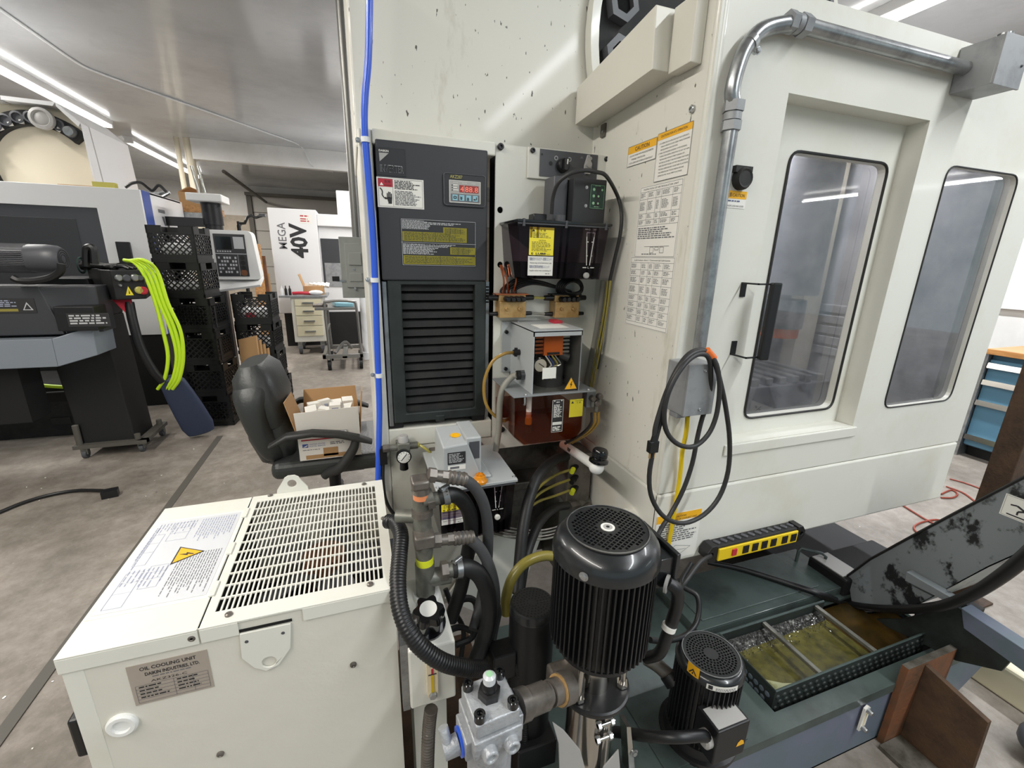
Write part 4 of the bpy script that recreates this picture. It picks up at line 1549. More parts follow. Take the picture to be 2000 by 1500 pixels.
# ------------------------------------------------------------------ lower lubricator
y = 1.02
m0, m1, mb_ = at(856, 958, y=y), at(1006, 938, y=y), at(925, 1052, y=y)
zt = (m0.z + m1.z) / 2
LL = thing('oil_lubricator', ((m0.x + m1.x) / 2, y + .1, mb_.z), 'lower lubricator, a black oil tank with pale grey pump head, standing behind the pipe fittings', 'lubricator')
smoke_tank(LL, m0.x, m1.x, mb_.z, zt - .004, y, yA - .04, mb_.z + .09, taper=.008)
b = MB('oilgrey').box((m0.x - .006, y - .006, zt - .004), (m1.x + .006, yA - .04, zt + .004))
b.box((m0.x - .002, y - .003, zt - .012), (m1.x + .002, y, zt - .004), 'charcoal')
for x in (m0.x, m1.x):
    b.bolt((x, y + .01, zt + .004), (0, 0, 1), .004)
obj('lid', b, LL, bev=.0015)
flab('caution_label', (861, 957), (904, 953), (862, 1000), lubelab, LL, y=y + .003, m='yellow', lift=.001)
flab('name_label', (861, 997), (906, 991), (863, 1026), lubelab2, LL, y=y + .006, m='paper', lift=.001)
gauge(LL, at(973, 969, y=y + .002), .044, at(973, 942, y=y).z - at(973, 996, y=y).z)
c = at(971, 1009, y=y + .005)
obj('drain_plug', MB('paper').lathe(c, (0, -1, 0), [(.008, 0), (.008, .005), (.006, .007)], 16), LL)
ph0, ph1, pht = at(866, 925, y=y + .03), at(942, 920, y=y + .03), at(880, 865, y=y + .03)
hx0, hx1, hz1 = ph0.x, ph1.x, pht.z
b = MB('oilgrey').hexa([(hx0, y + .03, zt + .004), (hx1, y + .03, zt + .004), (hx1, y + .17, zt + .004), (hx0, y + .17, zt + .004),
                       (hx0, y + .03, hz1 - .012), (hx1 - .04, y + .03, hz1 - .006), (hx1 - .04, y + .15, hz1 + .002), (hx0, y + .15, hz1 + .002)])
b.box((hx1 - .042, y + .04, zt + .004), (hx1, y + .17, hz1 + .004))
b.box((hx0 - .006, y + .024, zt + .004), (hx1 + .025, y + .19, zt + .012))
pp = obj('pump_head', b, LL, bev=.004)


def pl1(L):
    w_, h = L.w, L.h
    L.rows(w_ * .06, h * .1, w_ * .94, h * .9, 7, 'greyink', 8)


L = Lab((hx0 + .012, y + .0295, hz1 - .028), (1, 0, 0), (0, 0, -1), .048, .034, 'ink')
pl1(L.up())
obj('rating_plate', L, pp)
L = Lab((hx0 + .012, y + .0295, hz1 - .066), (1, 0, 0), (0, 0, -1), .048, .013, 'paper')
L.up().rows(.006, .003, .035, .011, 1, 'inksoft', 2, .8)
obj('serial_plate', L, pp)
L = Lab((hx1 - .034, y + .0395, hz1 - .008), (1, 0, 0), (0, 0, -1), .028, .05, 'charcoal')
obj('sight_window', L, pp)
q = MB('amberband').lathe((hx0 + .045, y + .085, hz1 - .0035), (0, -.05, 1), [(.014, 0), (.014, .001)], 20)
obj('round_sticker', q, pp)
q = MB('amberplastic').lathe((hx1 - .012, y + .01, zt + .004), (0, 0, 1), [(.02, 0), (.02, .006), (.016, .01), (.014, .018), (.004, .02)], 20)
for k in range(6):
    a = k * PI / 3
    q.rbox((hx1 - .012 + math.cos(a) * .008, y + .01 + math.sin(a) * .008, zt + .024), (.003, .012, .006), (0, 0, a))
obj('filler_cap', q, LL, label='orange ribbed filler cap')
b = MB('ironbrown').box((m0.x + .02, yA - .04, mb_.z - .02), (m1.x - .02, yA - .004, zt))
obj('bracket', b, LL)

# ------------------------------------------------------------------ air regulator
y = 1.262
c = at(788, 872, y=y)
RG = thing('air_regulator', c - V((0, 0, .05)), 'small air regulator with round white gauge on the cream lower panel', 'regulator')
b = MB('iron').box((c.x - .018, y - .018, c.z - .012), (c.x + .018, y + .02, c.z + .016))
b.cyl((c.x - .045, y, c.z), (c.x + .042, y, c.z), .011)
b.cyl((c.x - .06, y, c.z), (c.x - .04, y, c.z), .013, n=6, m='ironbrown')
b.cyl((c.x + .03, y, c.z), (c.x + .046, y, c.z), .009, n=6, m='tubeyellow')
b.box((c.x - .02, y + .02, c.z - .01), (c.x + .02, yA, c.z + .01))
obj('body', b, RG, bev=.002)
b = MB('padgrey').lathe((c.x, y, c.z + .016), (0, 0, 1), [(.015, 0), (.015, .016), (.013, .02)], 18)
obj('adjuster_knob', b, RG)
g = at(789, 893, y=y - .03)
b = MB('blackgloss').lathe(g + V((0, .014, 0)), (0, -1, 0), [(.022, 0), (.022, .014), (.0195, .0145)], 26)
g = g + V((0, -.0012, 0))
b.lathe(g, (0, -1, 0), [(.0185, 0), (.0005, .0004)], 26, 'paper')
b.rbox(g + V((0, -.0012, 0)), (.026, .0006, .0022), (0, math.radians(-50), 0), 'ink')
for k in range(9):
    a = math.radians(-30 + k * 30)
    b.rbox(g + V((math.cos(a) * .0155, -.001, math.sin(a) * .0155)), (.004, .0004, .001), (0, -a, 0), 'ink')
obj('dial', b, RG, label='round white pressure dial')
b = MB('blackgloss').lathe(g + V((0, .01, -.02)), (0, 0, -1), [(.012, 0), (.013, .022), (.011, .024)], 16)
obj('drain_cup', b, RG)
b = MB('tubeyellow').tube([(c.x + .046, y, c.z)] + [at(u, v, y=y - .01) for u, v in ((830, 876), (843, 888), (843, 908), (836, 925))], .0042, 8)
tag(obj('air_tube', b), 'short yellowish tube curving down from the air regulator', 'tube')
b = MB('cord').tube([at(u, v, y=yA - .02) for u, v in ((747, 878), (748, 905), (748, 940), (753, 975), (766, 1000), (787, 1018))], .0055, 10)
b.box(at(741, 878, y=yA - .03), at(756, 900, y=yA - .004), 'black')
tag(obj('air_line', b), 'thin black line dropping from the regulator behind the cream cooler', 'hose')

# ------------------------------------------------------------------ iron pipe fittings and hoses
YP = .80


def pp_(u, v, y=YP):
    return at(u, v, y=y)


PF = thing('pipe_manifold', pp_(832, 1185), 'upright stack of iron pipe tees and elbows between the cooler and the motor', 'pipe')
ax = pp_(826, 1000).x
zz = lambda v: pp_(826, v).z
b = MB('iron')
b.cyl((ax, YP, zz(1182)), (ax, YP, zz(1100)), .0205)
b.cyl((ax, YP, zz(1130)), pp_(880, 1122), .02, .018)
obj('lower_tee', b, PF)
obj('seal_ring', MB('hiyellow').cyl((ax, YP, zz(1102)), (ax, YP, zz(1088)), .0185), PF, label='bright yellow sealing ring')
b = MB('iron')
b.cyl((ax, YP, zz(1090)), (ax, YP, zz(1062)), .017, .02)
b.box((ax - .021, YP - .02, zz(1064)), (ax + .021, YP + .02, zz(1040)), 'ironbrown')
obj('lower_elbow', b, PF, bev=.004)
b = MB('iron')
b.cyl((ax, YP + .02, zz(1050)), (ax, YP + .02, zz(965)), .0195)
b.cyl((ax, YP + .02, zz(1020)), (ax - .05, YP + .04, zz(1020)), .014)
b.cyl((ax, YP, zz(975)), pp_(846, 968), .016)
b.lathe((ax, YP + .01, zz(1010)), (0, 0, 1), [(.022, 0), (.022, .012)], 16, 'ironbrown')
obj('upper_tee', b, PF)
obj('tape_ring', MB('tape').cyl((ax - .002, YP, zz(972)), (ax - .002, YP, zz(960)), .0165), PF, label='orange tape ring')
b = MB('ironbrown').cyl((ax - .002, YP, zz(962)), (ax - .002, YP, zz(948)), .017)
b.box((ax - .022, YP - .02, zz(950)), (ax + .014, YP + .02, zz(932)))
obj('upper_elbow', b, PF, bev=.005)


def hose(name, px, r, label, m='rubber', nut=None, ribs=None, clamp=None, cat='hose', n=14):
    P = [at(u, v, y=y_) for u, v, y_ in px]
    t = thing(name, P[0], label, cat)
    obj('hose_body', MB(m).tube(P, r, n, ribs=ribs), t)
    d = (P[1] - P[0]).normalized()
    if nut:
        q = MB('ironbrown')
        q.lathe(P[0] - d * nut, d, [(r * 1.25, 0), (r * 1.25, nut * .35)], 6)
        q.lathe(P[0] - d * nut * .65, d, [(r * .95, 0), (r * .95, nut * .3)], 16)
        q.lathe(P[0] - d * nut * .35, d, [(r * 1.05, 0), (r * 1.05, nut * .3)], 6)
        q.tube([P[0] - d * nut * .05, P[0] + d * nut * .9], r * 1.08, 14, ribs=(.008, .0014), smooth=False)
        obj('end_fitting', q, t)
    if clamp:
        q = MB('galv').cyl(P[0] + d * clamp, P[0] + d * (clamp + .012), r * 1.12)
        q.cyl(P[0] + d * clamp + V((-.006, -r * .3, r * 1.1)), P[0] + d * (clamp + .006) + V((.006, r * .4, r * 1.15)), .0055)
        q.lathe(P[0] - d * .025, d, [(r * 1.1, 0), (r * 1.1, .014)], 6, 'ironbrown')
        q.lathe(P[0] - d * .011, d, [(r * .85, 0), (r * .85, .014)], 12, 'iron')
        obj('hose_clamp', q, t)
    return t


hose('hydraulic_hose', [(876, 932, .8), (900, 935, .8), (925, 950, .81), (943, 980, .82), (952, 1020, .83), (953, 1060, .84), (950, 1110, .85), (938, 1180, .84), (925, 1230, .8)], .0125, 'grey rubber hose bending down from the topmost pipe elbow', 'hosegrey', nut=.042)
hose('suction_hose', [(858, 972, .8), (880, 966, .8), (900, 974, .815), (916, 1000, .83), (920, 1040, .84), (912, 1090, .85), (900, 1150, .86), (880, 1210, .86)], .0165, 'thick black hose clamped to the upper pipe tee beside the tank label', 'rubber', clamp=.008)
hose('hydraulic_hose', [(888, 1052, .8), (910, 1050, .8), (935, 1068, .8), (955, 1105, .8), (966, 1150, .8), (965, 1200, .8), (950, 1260, .79), (925, 1300, .76)], .0125, 'grey rubber hose bending down from the lower pipe elbow', 'hosegrey', nut=.046)
hose('suction_hose', [(884, 1112, .79), (910, 1108, .79), (935, 1122, .79), (952, 1158, .79), (955, 1200, .79), (945, 1250, .78), (925, 1300, .77)], .0185, 'thick black hose clamped to the lowest pipe tee', 'rubber', clamp=.008)
hose('corrugated_hose', [(756, 1018, .9), (772, 1022, .88), (783, 1045, .83), (780, 1090, .78), (777, 1140, .73), (782, 1190, .69), (800, 1235, .66), (830, 1270, .645), (870, 1295, .64), (915, 1305, .65), (945, 1306, .67)], .0152, 'ribbed black hose sweeping in front of the white valve box to the filter head', 'black', ribs=(.006, .0009), n=16)
hose('coolant_hose', [(1110, 890, 1.22), (1085, 898, 1.18), (1055, 925, 1.1), (1035, 970, 1.05), (1022, 1030, 1.0), (1015, 1100, .95), (1010, 1160, .9)], .0165, 'thick black hose arching down in the corner behind the lower lubricator', 'rubber')
hose('coolant_hose', [(1108, 987, 1.15), (1085, 992, 1.12), (1058, 1015, 1.05), (1040, 1050, 1.0), (1025, 1100, .95), (1010, 1190, .9)], .0135, 'black hose leaving the dark valve block below the yellow tipped tubes', 'rubber')
hose('olive_hose', [(1092, 1088, .86), (1060, 1086, .86), (1025, 1100, .85), (1000, 1130, .84), (988, 1170, .83), (990, 1200, .82)], .0125, 'olive translucent hose curving behind the small black motor', 'tubeolive')
hose('drain_hose', [(842, 1385, .70), (838, 1420, .70), (836, 1460, .69), (834, 1530, .68)], .013, 'brown ribbed hose hanging under the white valve box', 'ironbrown', ribs=(.006, .0012))
hose('ribbed_cable', [(1000, 1285, .74), (1018, 1330, .73), (1024, 1390, .72), (1024, 1450, .71), (1020, 1540, .69)], .008, 'thin ribbed black cable running down behind the filter', 'black', ribs=(.006, .001))
# loose hoses in the dark behind
for px, r in (([(880, 1200, .95), (905, 1170, .95), (930, 1180, .95), (925, 1240, .93), (890, 1260, .92)], .009), ([(870, 1150, 1.0), (885, 1190, .98), (905, 1230, .97), (900, 1290, .95)], .007),
              ([(860, 1240, .9), (895, 1225, .93), (920, 1232, .93)], .008), ([(975, 1180, .95), (960, 1250, .9), (955, 1310, .85)], .014)):
    b = MB('rubber').tube([at(u, v, y=y_) for u, v, y_ in px], r, 8)
    tag(obj('loose_hose', b), 'black hose tangled in the shade between the white box and the motors', 'hose', 'loose hoses in shade')
for k in range(4):
    b = MB(('ironbrown', 'greyhose')[k % 2]).tube([at(u, v + 6 * k, y=1.12 - .01 * k) for u, v in ((955, 1022), (1000, 1032), (1050, 1036), (1090, 1028), (1130, 1010))], .0032, 6)
    tag(obj('thin_pipe', b), 'thin brown pipe in the bundle crossing under the lower lubricator', 'pipe', 'thin pipes under the lubricator')
# white guard plates deep behind the hoses
b = MB('cream').prism([at(u, v, y=1.27) for u, v in ((955, 1050), (1060, 1040), (1010, 1180), (940, 1200), (870, 1170))], (0, .01, 0))
tag(obj('guard_plate', b), 'cream metal guard plate standing behind the tangle of hoses', 'panel')

# dark valve block with yellow tipped tubes
v0 = at(1112, 890, y=1.2)
v1 = at(1150, 978, y=1.2)
VB = thing('valve_block', ((v0.x + v1.x) / 2, 1.23, v1.z), 'dark valve block in the corner with thin tubes plugged in', 'valve')
obj('body', MB('ironbrown').box((v0.x, 1.2, v1.z), (v1.x, yA - .006, v0.z)), VB, bev=.003)
for k, v in enumerate((916, 936, 957)):
    c = at(1120, v, y=1.19)
    q = MB('black').cyl((c.x + .03, c.y + .03, c.z), c, .011)
    q.cyl(c, c + V((-.014, -.014, -.003)), .0085, m='hiyellow' if k != 1 else 'black')
    obj('push_fitting', q, VB)
for k, v in enumerate((918, 937, 958)):
    b = MB('tubeolive').tube([at(1112, v, y=1.18), at(1085, v + 10, y=1.15), at(1055, v + 32 - 6 * k, y=1.12), at(1035, v + 60 - 14 * k, y=1.1)], .0042, 8, 'tubeolive')
    tag(obj('valve_tube', b), 'thin olive tube fanning out of the dark valve block, %s of three' % ('topmost', 'middle', 'lowest')[k], 'tube', 'tubes of the valve block')
b = MB('iron').cyl(at(1125, 985, y=1.2), at(1160, 975, y=1.24), .018)
b.cyl(at(1110, 990, y=1.16), at(1128, 984, y=1.2), .016, n=6, m='ironbrown')
b.cyl(at(1150, 985, y=1.2), at(1130, 1015, y=1.15), .012, m='ironbrown')
tag(obj('pipe_elbow', b), 'iron elbow fitting below the dark valve block', 'pipe')
# white filler pipe with black cap
c0_, c1_ = at(1100, 868, y=1.25), at(1165, 912, y=1.0)
FP = thing('filler_pipe', c1_, 'white pipe with black screw cap sticking out of the machine corner', 'pipe')
b = MB('pipewhite').tube([c0_, c0_.lerp(c1_, .6), c1_], .0145, 16, smooth=False)
b.ball(c1_, .022, 18)
b.cyl(c1_, c1_ + V((.004, 0, .02)), .017)
b.box(c0_.lerp(c1_, .25) + V((-.016, -.008, .002)), c0_.lerp(c1_, .4) + V((-.012, .01, .008)), 'ironbrown')
obj('pipe', b, FP)
q = MB('blackgloss').lathe(c1_ + V((.005, 0, .016)), (.12, 0, 1), [(.028, 0), (.028, .006), (.02, .012), (.022, .014), (.022, .034), (.019, .038)], 24)
for k in range(3):
    q.lathe(c1_ + V((.005, 0, .016)) + V((.12, 0, 1)).normalized() * (.018 + .005 * k), (.12, 0, 1), [(.0225, 0), (.0225, .002)], 24, 'black')
obj('cap', q, FP, label='black screw cap')

# ------------------------------------------------------------------ white valve box beside the cooler
w0, w1 = at(796, 1272, y=.69), at(889, 1255, y=.69)
wb = at(800, 1388, y=.69)
wx0, wx1_ = .048, at(890, 1300, y=.69).x
zl, zm = wb.z, (w0.z + w1.z) / 2
zu = at(835, 1165, y=.80).z
WB = thing('valve_box', ((wx0 + wx1_) / 2, .74, .3), 'white sheet metal box with black star knob and oil sight glass beside the cooler', 'hydraulic unit')
b = MB('cream').hexa([(wx0, .69, zl), (wx1_, .69, zl), (wx1_, .84, zl), (wx0, .84, zl), (wx0, .69, zm), (wx1_, .69, zm), (wx1_ - .012, .84, zu + .02), (wx0, .84, zu + .02)])
obj('housing', b, WB, bev=.004)
sl = V((0, .15, zu + .02 - zm)).normalized()
sn = V((0, -sl.z, sl.y))
c = at(838, 1232, y=.72)
kc = V((c.x, .735, zm + (zu + .02 - zm) * .3))
q = MB('blackgloss')
pr = []
for i in range(48):
    a = 2 * PI * i / 48
    pr.append(.03 + .0045 * math.cos(6 * a))
X_, Y_ = V((1, 0, 0)), sl
for (h0_, h1_, s0, s1) in ((.004, .036, .92, 1.0), (.036, .052, 1.0, .88)):
    A = [kc + sn * h0_ + (X_ * math.cos(2 * PI * i / 48) + Y_ * math.sin(2 * PI * i / 48)) * pr[i] * s0 for i in range(48)]
    B = [kc + sn * h1_ + (X_ * math.cos(2 * PI * i / 48) + Y_ * math.sin(2 * PI * i / 48)) * pr[i] * s1 for i in range(48)]
    q.raw(A + B, [(i, (i + 1) % 48, (i + 1) % 48 + 48, i + 48) for i in range(48)], smooth=True)
    q.raw(B, [tuple(range(48))])
q.lathe(kc, sn, [(.036, 0), (.036, .006), (.03, .006)], 28)
kn = obj('star_knob', q, WB, label='black star shaped knob')
q = MB('paper').lathe(kc + sn * .0522, sn, [(.0165, 0), (.017, .001)], 24)
obj('knob_disc', q, kn, label='white disc on the knob')
q = MB('pipewhite').lathe((ax, YP, zu - .012), (0, 0, 1), [(.034, 0), (.032, .012), (.026, .024)], 24)
obj('collar', q, WB)
gx = at(844, 1330, y=.688).x
gz0, gz1 = at(844, 1352, y=.688).z, at(844, 1288, y=.688).z
q = MB('sightglass').prism(rrect([(gx - .0105, .69, gz0 - .005), (gx + .0105, .69, gz0 - .005), (gx + .0105, .69, gz1 + .005), (gx - .0105, .69, gz1 + .005)], .005), (0, -.008, 0))
q.box((gx - .003, .6805, gz0 + .008), (gx + .003, .682, gz0 + (gz1 - gz0) * .6), 'sightoil')
q.box((gx - .008, .6805, gz0 + (gz1 - gz0) * .63), (gx + .008, .6815, gz0 + (gz1 - gz0) * .65), 'ink')
q.box((gx - .002, .6805, gz0 + (gz1 - gz0) * .66), (gx + .002, .682, gz0 + (gz1 - gz0) * .8), 'red')
sg = obj('sight_glass', q, WB)
for z in (gz0, gz1):
    obj('sight_bolt', MB('zinc').lathe((gx, .682, z), (0, -1, 0), [(.0085, 0), (.0085, .004), (.007, .006)], 6), sg)
q = MB('ironbrown')
q.bolt((wx1_ - .02, .80, zu - .012), sn, .006, 'ironbrown')
obj('screw', q, WB)
q = MB('cream').box((wx0 + .01, .75, 0), (wx1_ - .01, .83, zl))
q.box((.034, .70, zl - .01), (wx0, .74, zm + .01), 'galv')
obj('stand', q, WB)

# ------------------------------------------------------------------ filter with grey cast head
fc_ = at(957, 1361, d=.75)
R = Matrix.Rotation(math.radians(5), 3, 'Z')
FT = thing('line_filter', (fc_.x, fc_.y, .12), 'grey cast line filter with four black bolts on top and clear indicator', 'filter')


def floc(p):
    return fc_ + R @ V(p)


def fbox(q, a, b_, m=None):
    x0, y0, z0 = a
    x1, y1, z1 = b_
    return q.hexa([floc(p) for p in ((x0, y0, z0), (x1, y0, z0), (x1, y1, z0), (x0, y1, z0), (x0, y0, z1), (x1, y0, z1), (x1, y1, z1), (x0, y1, z1))], m)


hs = .039
b = MB('castgrey')
fbox(b, (-hs, -hs, -.028), (hs, hs, 0))
fbox(b, (-hs - .004, -hs - .004, -.07), (hs + .004, hs + .004, -.032))
fbox(b, (-hs + .004, -hs + .004, -.034), (hs - .004, hs - .004, -.026))
fbox(b, (hs - .004, -.03, -.066), (hs + .012, .026, -.03))
fbox(b, (-hs - .014, -.028, -.085), (-hs, .028, -.045))
for x in (-.018, .021):
    b.lathe(floc((x, -hs - .004, -.058)), R @ V((0, -1, 0)), [(.014, 0), (.0125, .014), (.007, .014), (.006, .008)], 18)
hd = obj('head', b, FT, bev=.005, seg=3)
for i, (sx, sy) in enumerate(((-1, -1), (1, -1), (1, 1), (-1, 1))):
    p = floc((sx * .0295, sy * .0295, 0))
    obj('cap_screw', MB('blackgloss').lathe(p, (0, 0, 1), [(.0095, 0), (.0095, .013), (.008, .0145), (.005, .0145), (.0045, .008)], 16), hd)
p = floc((0, .004, 0))
b = MB('black').lathe(p, (0, 0, 1), [(.02, 0), (.02, .012), (.014, .014), (.014, .02)], 6)
b.lathe(p, (0, 0, 1), [(.013, .014), (.014, .024), (.011, .03)], 20)
b.lathe(p + V((0, 0, .024)), (0, 0, 1), [(.011, 0), (.011, .018), (.006, .022)], 18, 'plasticclear')
b.lathe(p + V((0, 0, .0465)), (0, 0, 1), [(.006, 0), (.001, .0005)], 10, 'ledgreen')
obj('indicator', b, FT)
b = MB('castgrey').cyl((fc_.x, fc_.y, .12), (fc_.x, fc_.y, fc_.z - .07), .036, .04, n=28)
obj('bowl', b, FT)
b = MB('castgrey').cyl(floc((-hs - .018, 0, -.075)), floc((-hs - .044, .0, -.078)), .017, .015)
b.cyl(floc((-hs - .036, 0, -.07)), floc((-hs - .04, .015, -.045)), .0085)
b.cyl(floc((-hs - .013, 0, -.072)), floc((-hs - .018, 0, -.072)), .023, m='blue')
obj('inlet_elbow', b, FT)

# coupling from filter to pump
pa, pb = floc((hs + .012, 0, -.048)), V((.34, .6, .585))
pb = at(1110, 1340, y=.585)
CP_ = thing('pipe_union', pa, 'brown iron pipe union joining the grey filter to the large pump', 'pipe')
d_ = (pb - pa)
b = MB('ironbrown')
for f0_, f1_, r_ in ((0, .16, .028), (.16, .52, .025), (.52, .6, .02), (.62, .8, .0235), (.8, 1.0, .03)):
    b.cyl(pa + d_ * f0_, pa + d_ * f1_, r_, n=20)
b.cyl(pa + d_ * .78, pa + d_ * .8, .028, m='brass')
obj('pipe_body', b, CP_)

# ------------------------------------------------------------------ coolant tank
TZ = .225
TX0 = .29
TX1 = 1.77
TY0 = at(1620, 1386, z=TZ).y
bk = [at(1412, 1250, z=TZ), at(1498, 1413, z=TZ), at(1825, 1250, z=TZ), at(1668, 1165, z=TZ)]
kx0, kx1 = (bk[0].x + bk[1].x) / 2, bk[2].x
ky0, ky1 = (bk[1].y + bk[2].y) / 2, (bk[0].y + at(1660, 1160, z=TZ).y) / 2
TK = thing('coolant_tank', ((TX0 + TX1) / 2, .8, .05), 'dark green steel coolant tank on the floor under the pumps', 'tank')
z0 = .0
b = MB('tankgreen')
b.plate([(TX0, TY0, TZ), (TX1, TY0, TZ), (TX1, 1.12, TZ), (TX0, 1.12, TZ)], [[(kx0, ky0, TZ), (TX1 - .015, ky0, TZ), (TX1 - .015, ky1, TZ), (kx0, ky1, TZ)]], (0, 0, -.008))
obj('top_plate', b, TK)
b = MB('tankblue')
b.box((TX0, TY0, z0), (TX1, TY0 + .006, TZ - .008))
b.box((TX0, TY0, z0), (TX0 + .006, 1.12, TZ - .008))
b.box((TX1 - .006, TY0 + .006, z0), (TX1, 1.12, TZ - .008))
b.box((TX0, 1.11, z0), (TX1, 1.12, TZ - .008))
b.box((TX0, TY0, z0), (TX1, 1.12, z0 + .006))
b.box((TX0, TY0 - .006, TZ - .03), (TX1, TY0, TZ + .001), 'tankgreen')
obj('tank_wall', b, TK)
obj('coolant', MB('coolantbrown').box((kx0 + (kx1 - kx0) * .62, ky0 + .027, TZ - .06), (TX1 - .01, ky1 - .001, TZ - .02)), TK, label='brown coolant in the open end of the tank')
b = MB('tankblue').prism([(TX1, TY0 + .0, .0), (TX1, TY0 + .0, TZ), (TX1 + .17, TY0 + .004, TZ + .04), (TX1 + .19, TY0 + .004, TZ + .03), (TX1 + .16, TY0 + .004, .1)], (0, .006, 0))
obj('end_wing', b, TK)
# lifting lid
ld = [at(1385, 1100, z=TZ + .03), at(1345, 1212, z=TZ + .03), at(1672, 1150, z=TZ + .03), at(1600, 1090, z=TZ + .03)]
lx0, lx1 = kx0 - .03, ld[2].x
ly0, ly1 = ky1 + .02, 1.1
b = MB('tankgreen').box((lx0, ly0, TZ + .024), (lx1, ly1, TZ + .03))
b.box((lx0, ly0, TZ), (lx1, ly0 + .006, TZ + .024))
b.box((lx1 - .006, ly0, TZ), (lx1, ly1, TZ + .024))
b.box((lx0, ly0, TZ), (lx0 + .006, ly1, TZ + .024))
b.box((lx0 + .04, ly0 + .03, TZ + .03), (lx1 - .12, ly1, TZ + .034))
ldo = obj('lid', b, TK, bev=.003)
hc = at(1590, 1100, z=TZ + .03)
b = MB('tankgreen').tube([hc + V(p) for p in ((-.06, .03, 0), (-.06, .03, .05), (-.05, .03, .06), (.0, -.02, .06), (.01, -.03, .05), (.01, -.03, 0))], .006, 8, smooth=False)
obj('lid_handle', b, ldo)
# mesh basket
b = MB('tankdark')
hgt = .12
for (a, c) in (((kx0 + .015, ky0 + .02), (kx1 - .02, ky0 + .024)), ((kx0 + .015, ky1 - .024), (kx0 + (kx1 - kx0) * .66, ky1 - .02)), ((kx0 + .015, ky0 + .024), (kx0 + .019, ky1 - .024))):
    b.box((*a, TZ - .09), (*c, TZ + .045))
BK = thing('strainer_basket', ((kx0 + kx1) / 2, (ky0 + ky1) / 2, TZ - .09), 'perforated steel chip basket sunk in the coolant tank, full of murky coolant', 'basket')
obj('wall', b, BK)
b = MB('galv')
for k in range(26):
    for r_ in range(3):
        x = kx0 + .03 + k * (kx1 - kx0 - .07) / 26 + (r_ % 2) * .012
        b.lathe((x, ky0 + .02, TZ + .018 - r_ * .02), (0, -1, 0), [(.0085, 0), (.006, .003), (.0015, .0035)], 10, 'tankdark')
for k in range(9):
    for r_ in range(2):
        b.lathe((kx0 + .015, ky0 + .04 + k * (ky1 - ky0 - .07) / 9 + r_ * .012, TZ + .012 - r_ * .024), (-1, 0, 0), [(.0085, 0), (.006, .002), (.0015, .002)], 10, 'tankblue')
obj('perforation', b, BK, kind='stuff')
b = MB('tankgreen')
rim = [(kx1 - .02, ky0 + .02), (kx0 + .015, ky0 + .02), (kx0 + .015, ky1 - .02), (kx0 + (kx1 - kx0) * .66, ky1 - .02)]
b.tube([(x, y_, TZ + .045) for x, y_ in rim], .0035, 6, smooth=False)
obj('rim', b, BK)
for fx in (.27, .6):
    x = kx0 + (kx1 - kx0) * fx
    obj('cross_bar', MB('iron').box((x - .007, ky0 + .024, TZ + .032), (x + .007, ky1 - .024, TZ + .044)), BK, bev=.002)
b = MB('coolant').box((kx0 + .02, ky0 + .026, TZ - .03), (kx0 + (kx1 - kx0) * .64, ky1 - .026, TZ - .004))
b.prism([(kx0 + .021, ky0 + .027, TZ - .0035), (kx0 + .2, ky0 + .027, TZ - .0035), (kx0 + .1, ky0 + .06, TZ - .0035), (kx0 + .021, ky0 + .11, TZ - .0035)], (0, 0, .001), 'coolantfoam')
obj('sludge', b, BK, label='greenish murky coolant filling the basket')
q = MB('chips')
rnd = random.Random(3)
for i in range(700):
    x = rnd.uniform(kx0 + .03, kx0 + (kx1 - kx0) * .64)
    y_ = ky1 - .03 - abs(rnd.gauss(0, .028))
    s_ = rnd.uniform(.002, .006)
    a = rnd.uniform(0, PI)
    q.rbox((x, y_, TZ + rnd.uniform(-.004, .014)), (s_, .0016, .001), (rnd.uniform(-.6, .6), rnd.uniform(-.6, .6), a), 'chips' if rnd.random() < .8 else 'zinc')
kx9 = kx0 + (kx1 - kx0) * .64
q.hexa([(kx0 + .02, ky1 - .09, TZ - .02), (kx9, ky1 - .07, TZ - .02), (kx9, ky1 - .026, TZ - .02), (kx0 + .02, ky1 - .026, TZ - .02),
        (kx0 + .02, ky1 - .06, TZ - .004), (kx9, ky1 - .05, TZ - .004), (kx9, ky1 - .026, TZ + .016), (kx0 + .02, ky1 - .026, TZ + .016)])
tag(obj('metal_chips', q), 'glittering metal chips heaped along the back of the basket', 'chips', kind='stuff')
# sight gauge on tank front
g0, g1 = at(1693, 1384, y=TY0 - .008), at(1680, 1418, y=TY0 - .008)
gx = (g0.x + g1.x) / 2
TG = thing('level_gauge', (gx, TY0, g1.z), 'small white level gauge with two bolts on the tank front', 'gauge')
b = MB('paper').prism([(gx + dx_, TY0 - .006, z) for dx_, z in ((-.011, g1.z - .012), (.011, g1.z - .012), (.011, g0.z + .006), (0, g0.z + .014), (-.011, g0.z + .006))], (0, -.006, 0))
b.box((gx - .003, TY0 - .0135, g1.z), (gx + .003, TY0 - .012, g0.z), 'sightglass')
obj('plate', b, TG)
for z in (g0.z, g1.z):
    obj('bolt', MB('zinc').lathe((gx, TY0 - .012, z), (0, -1, 0), [(.008, 0), (.008, .006), (.006, .014), (.004, .014)], 8), TG)

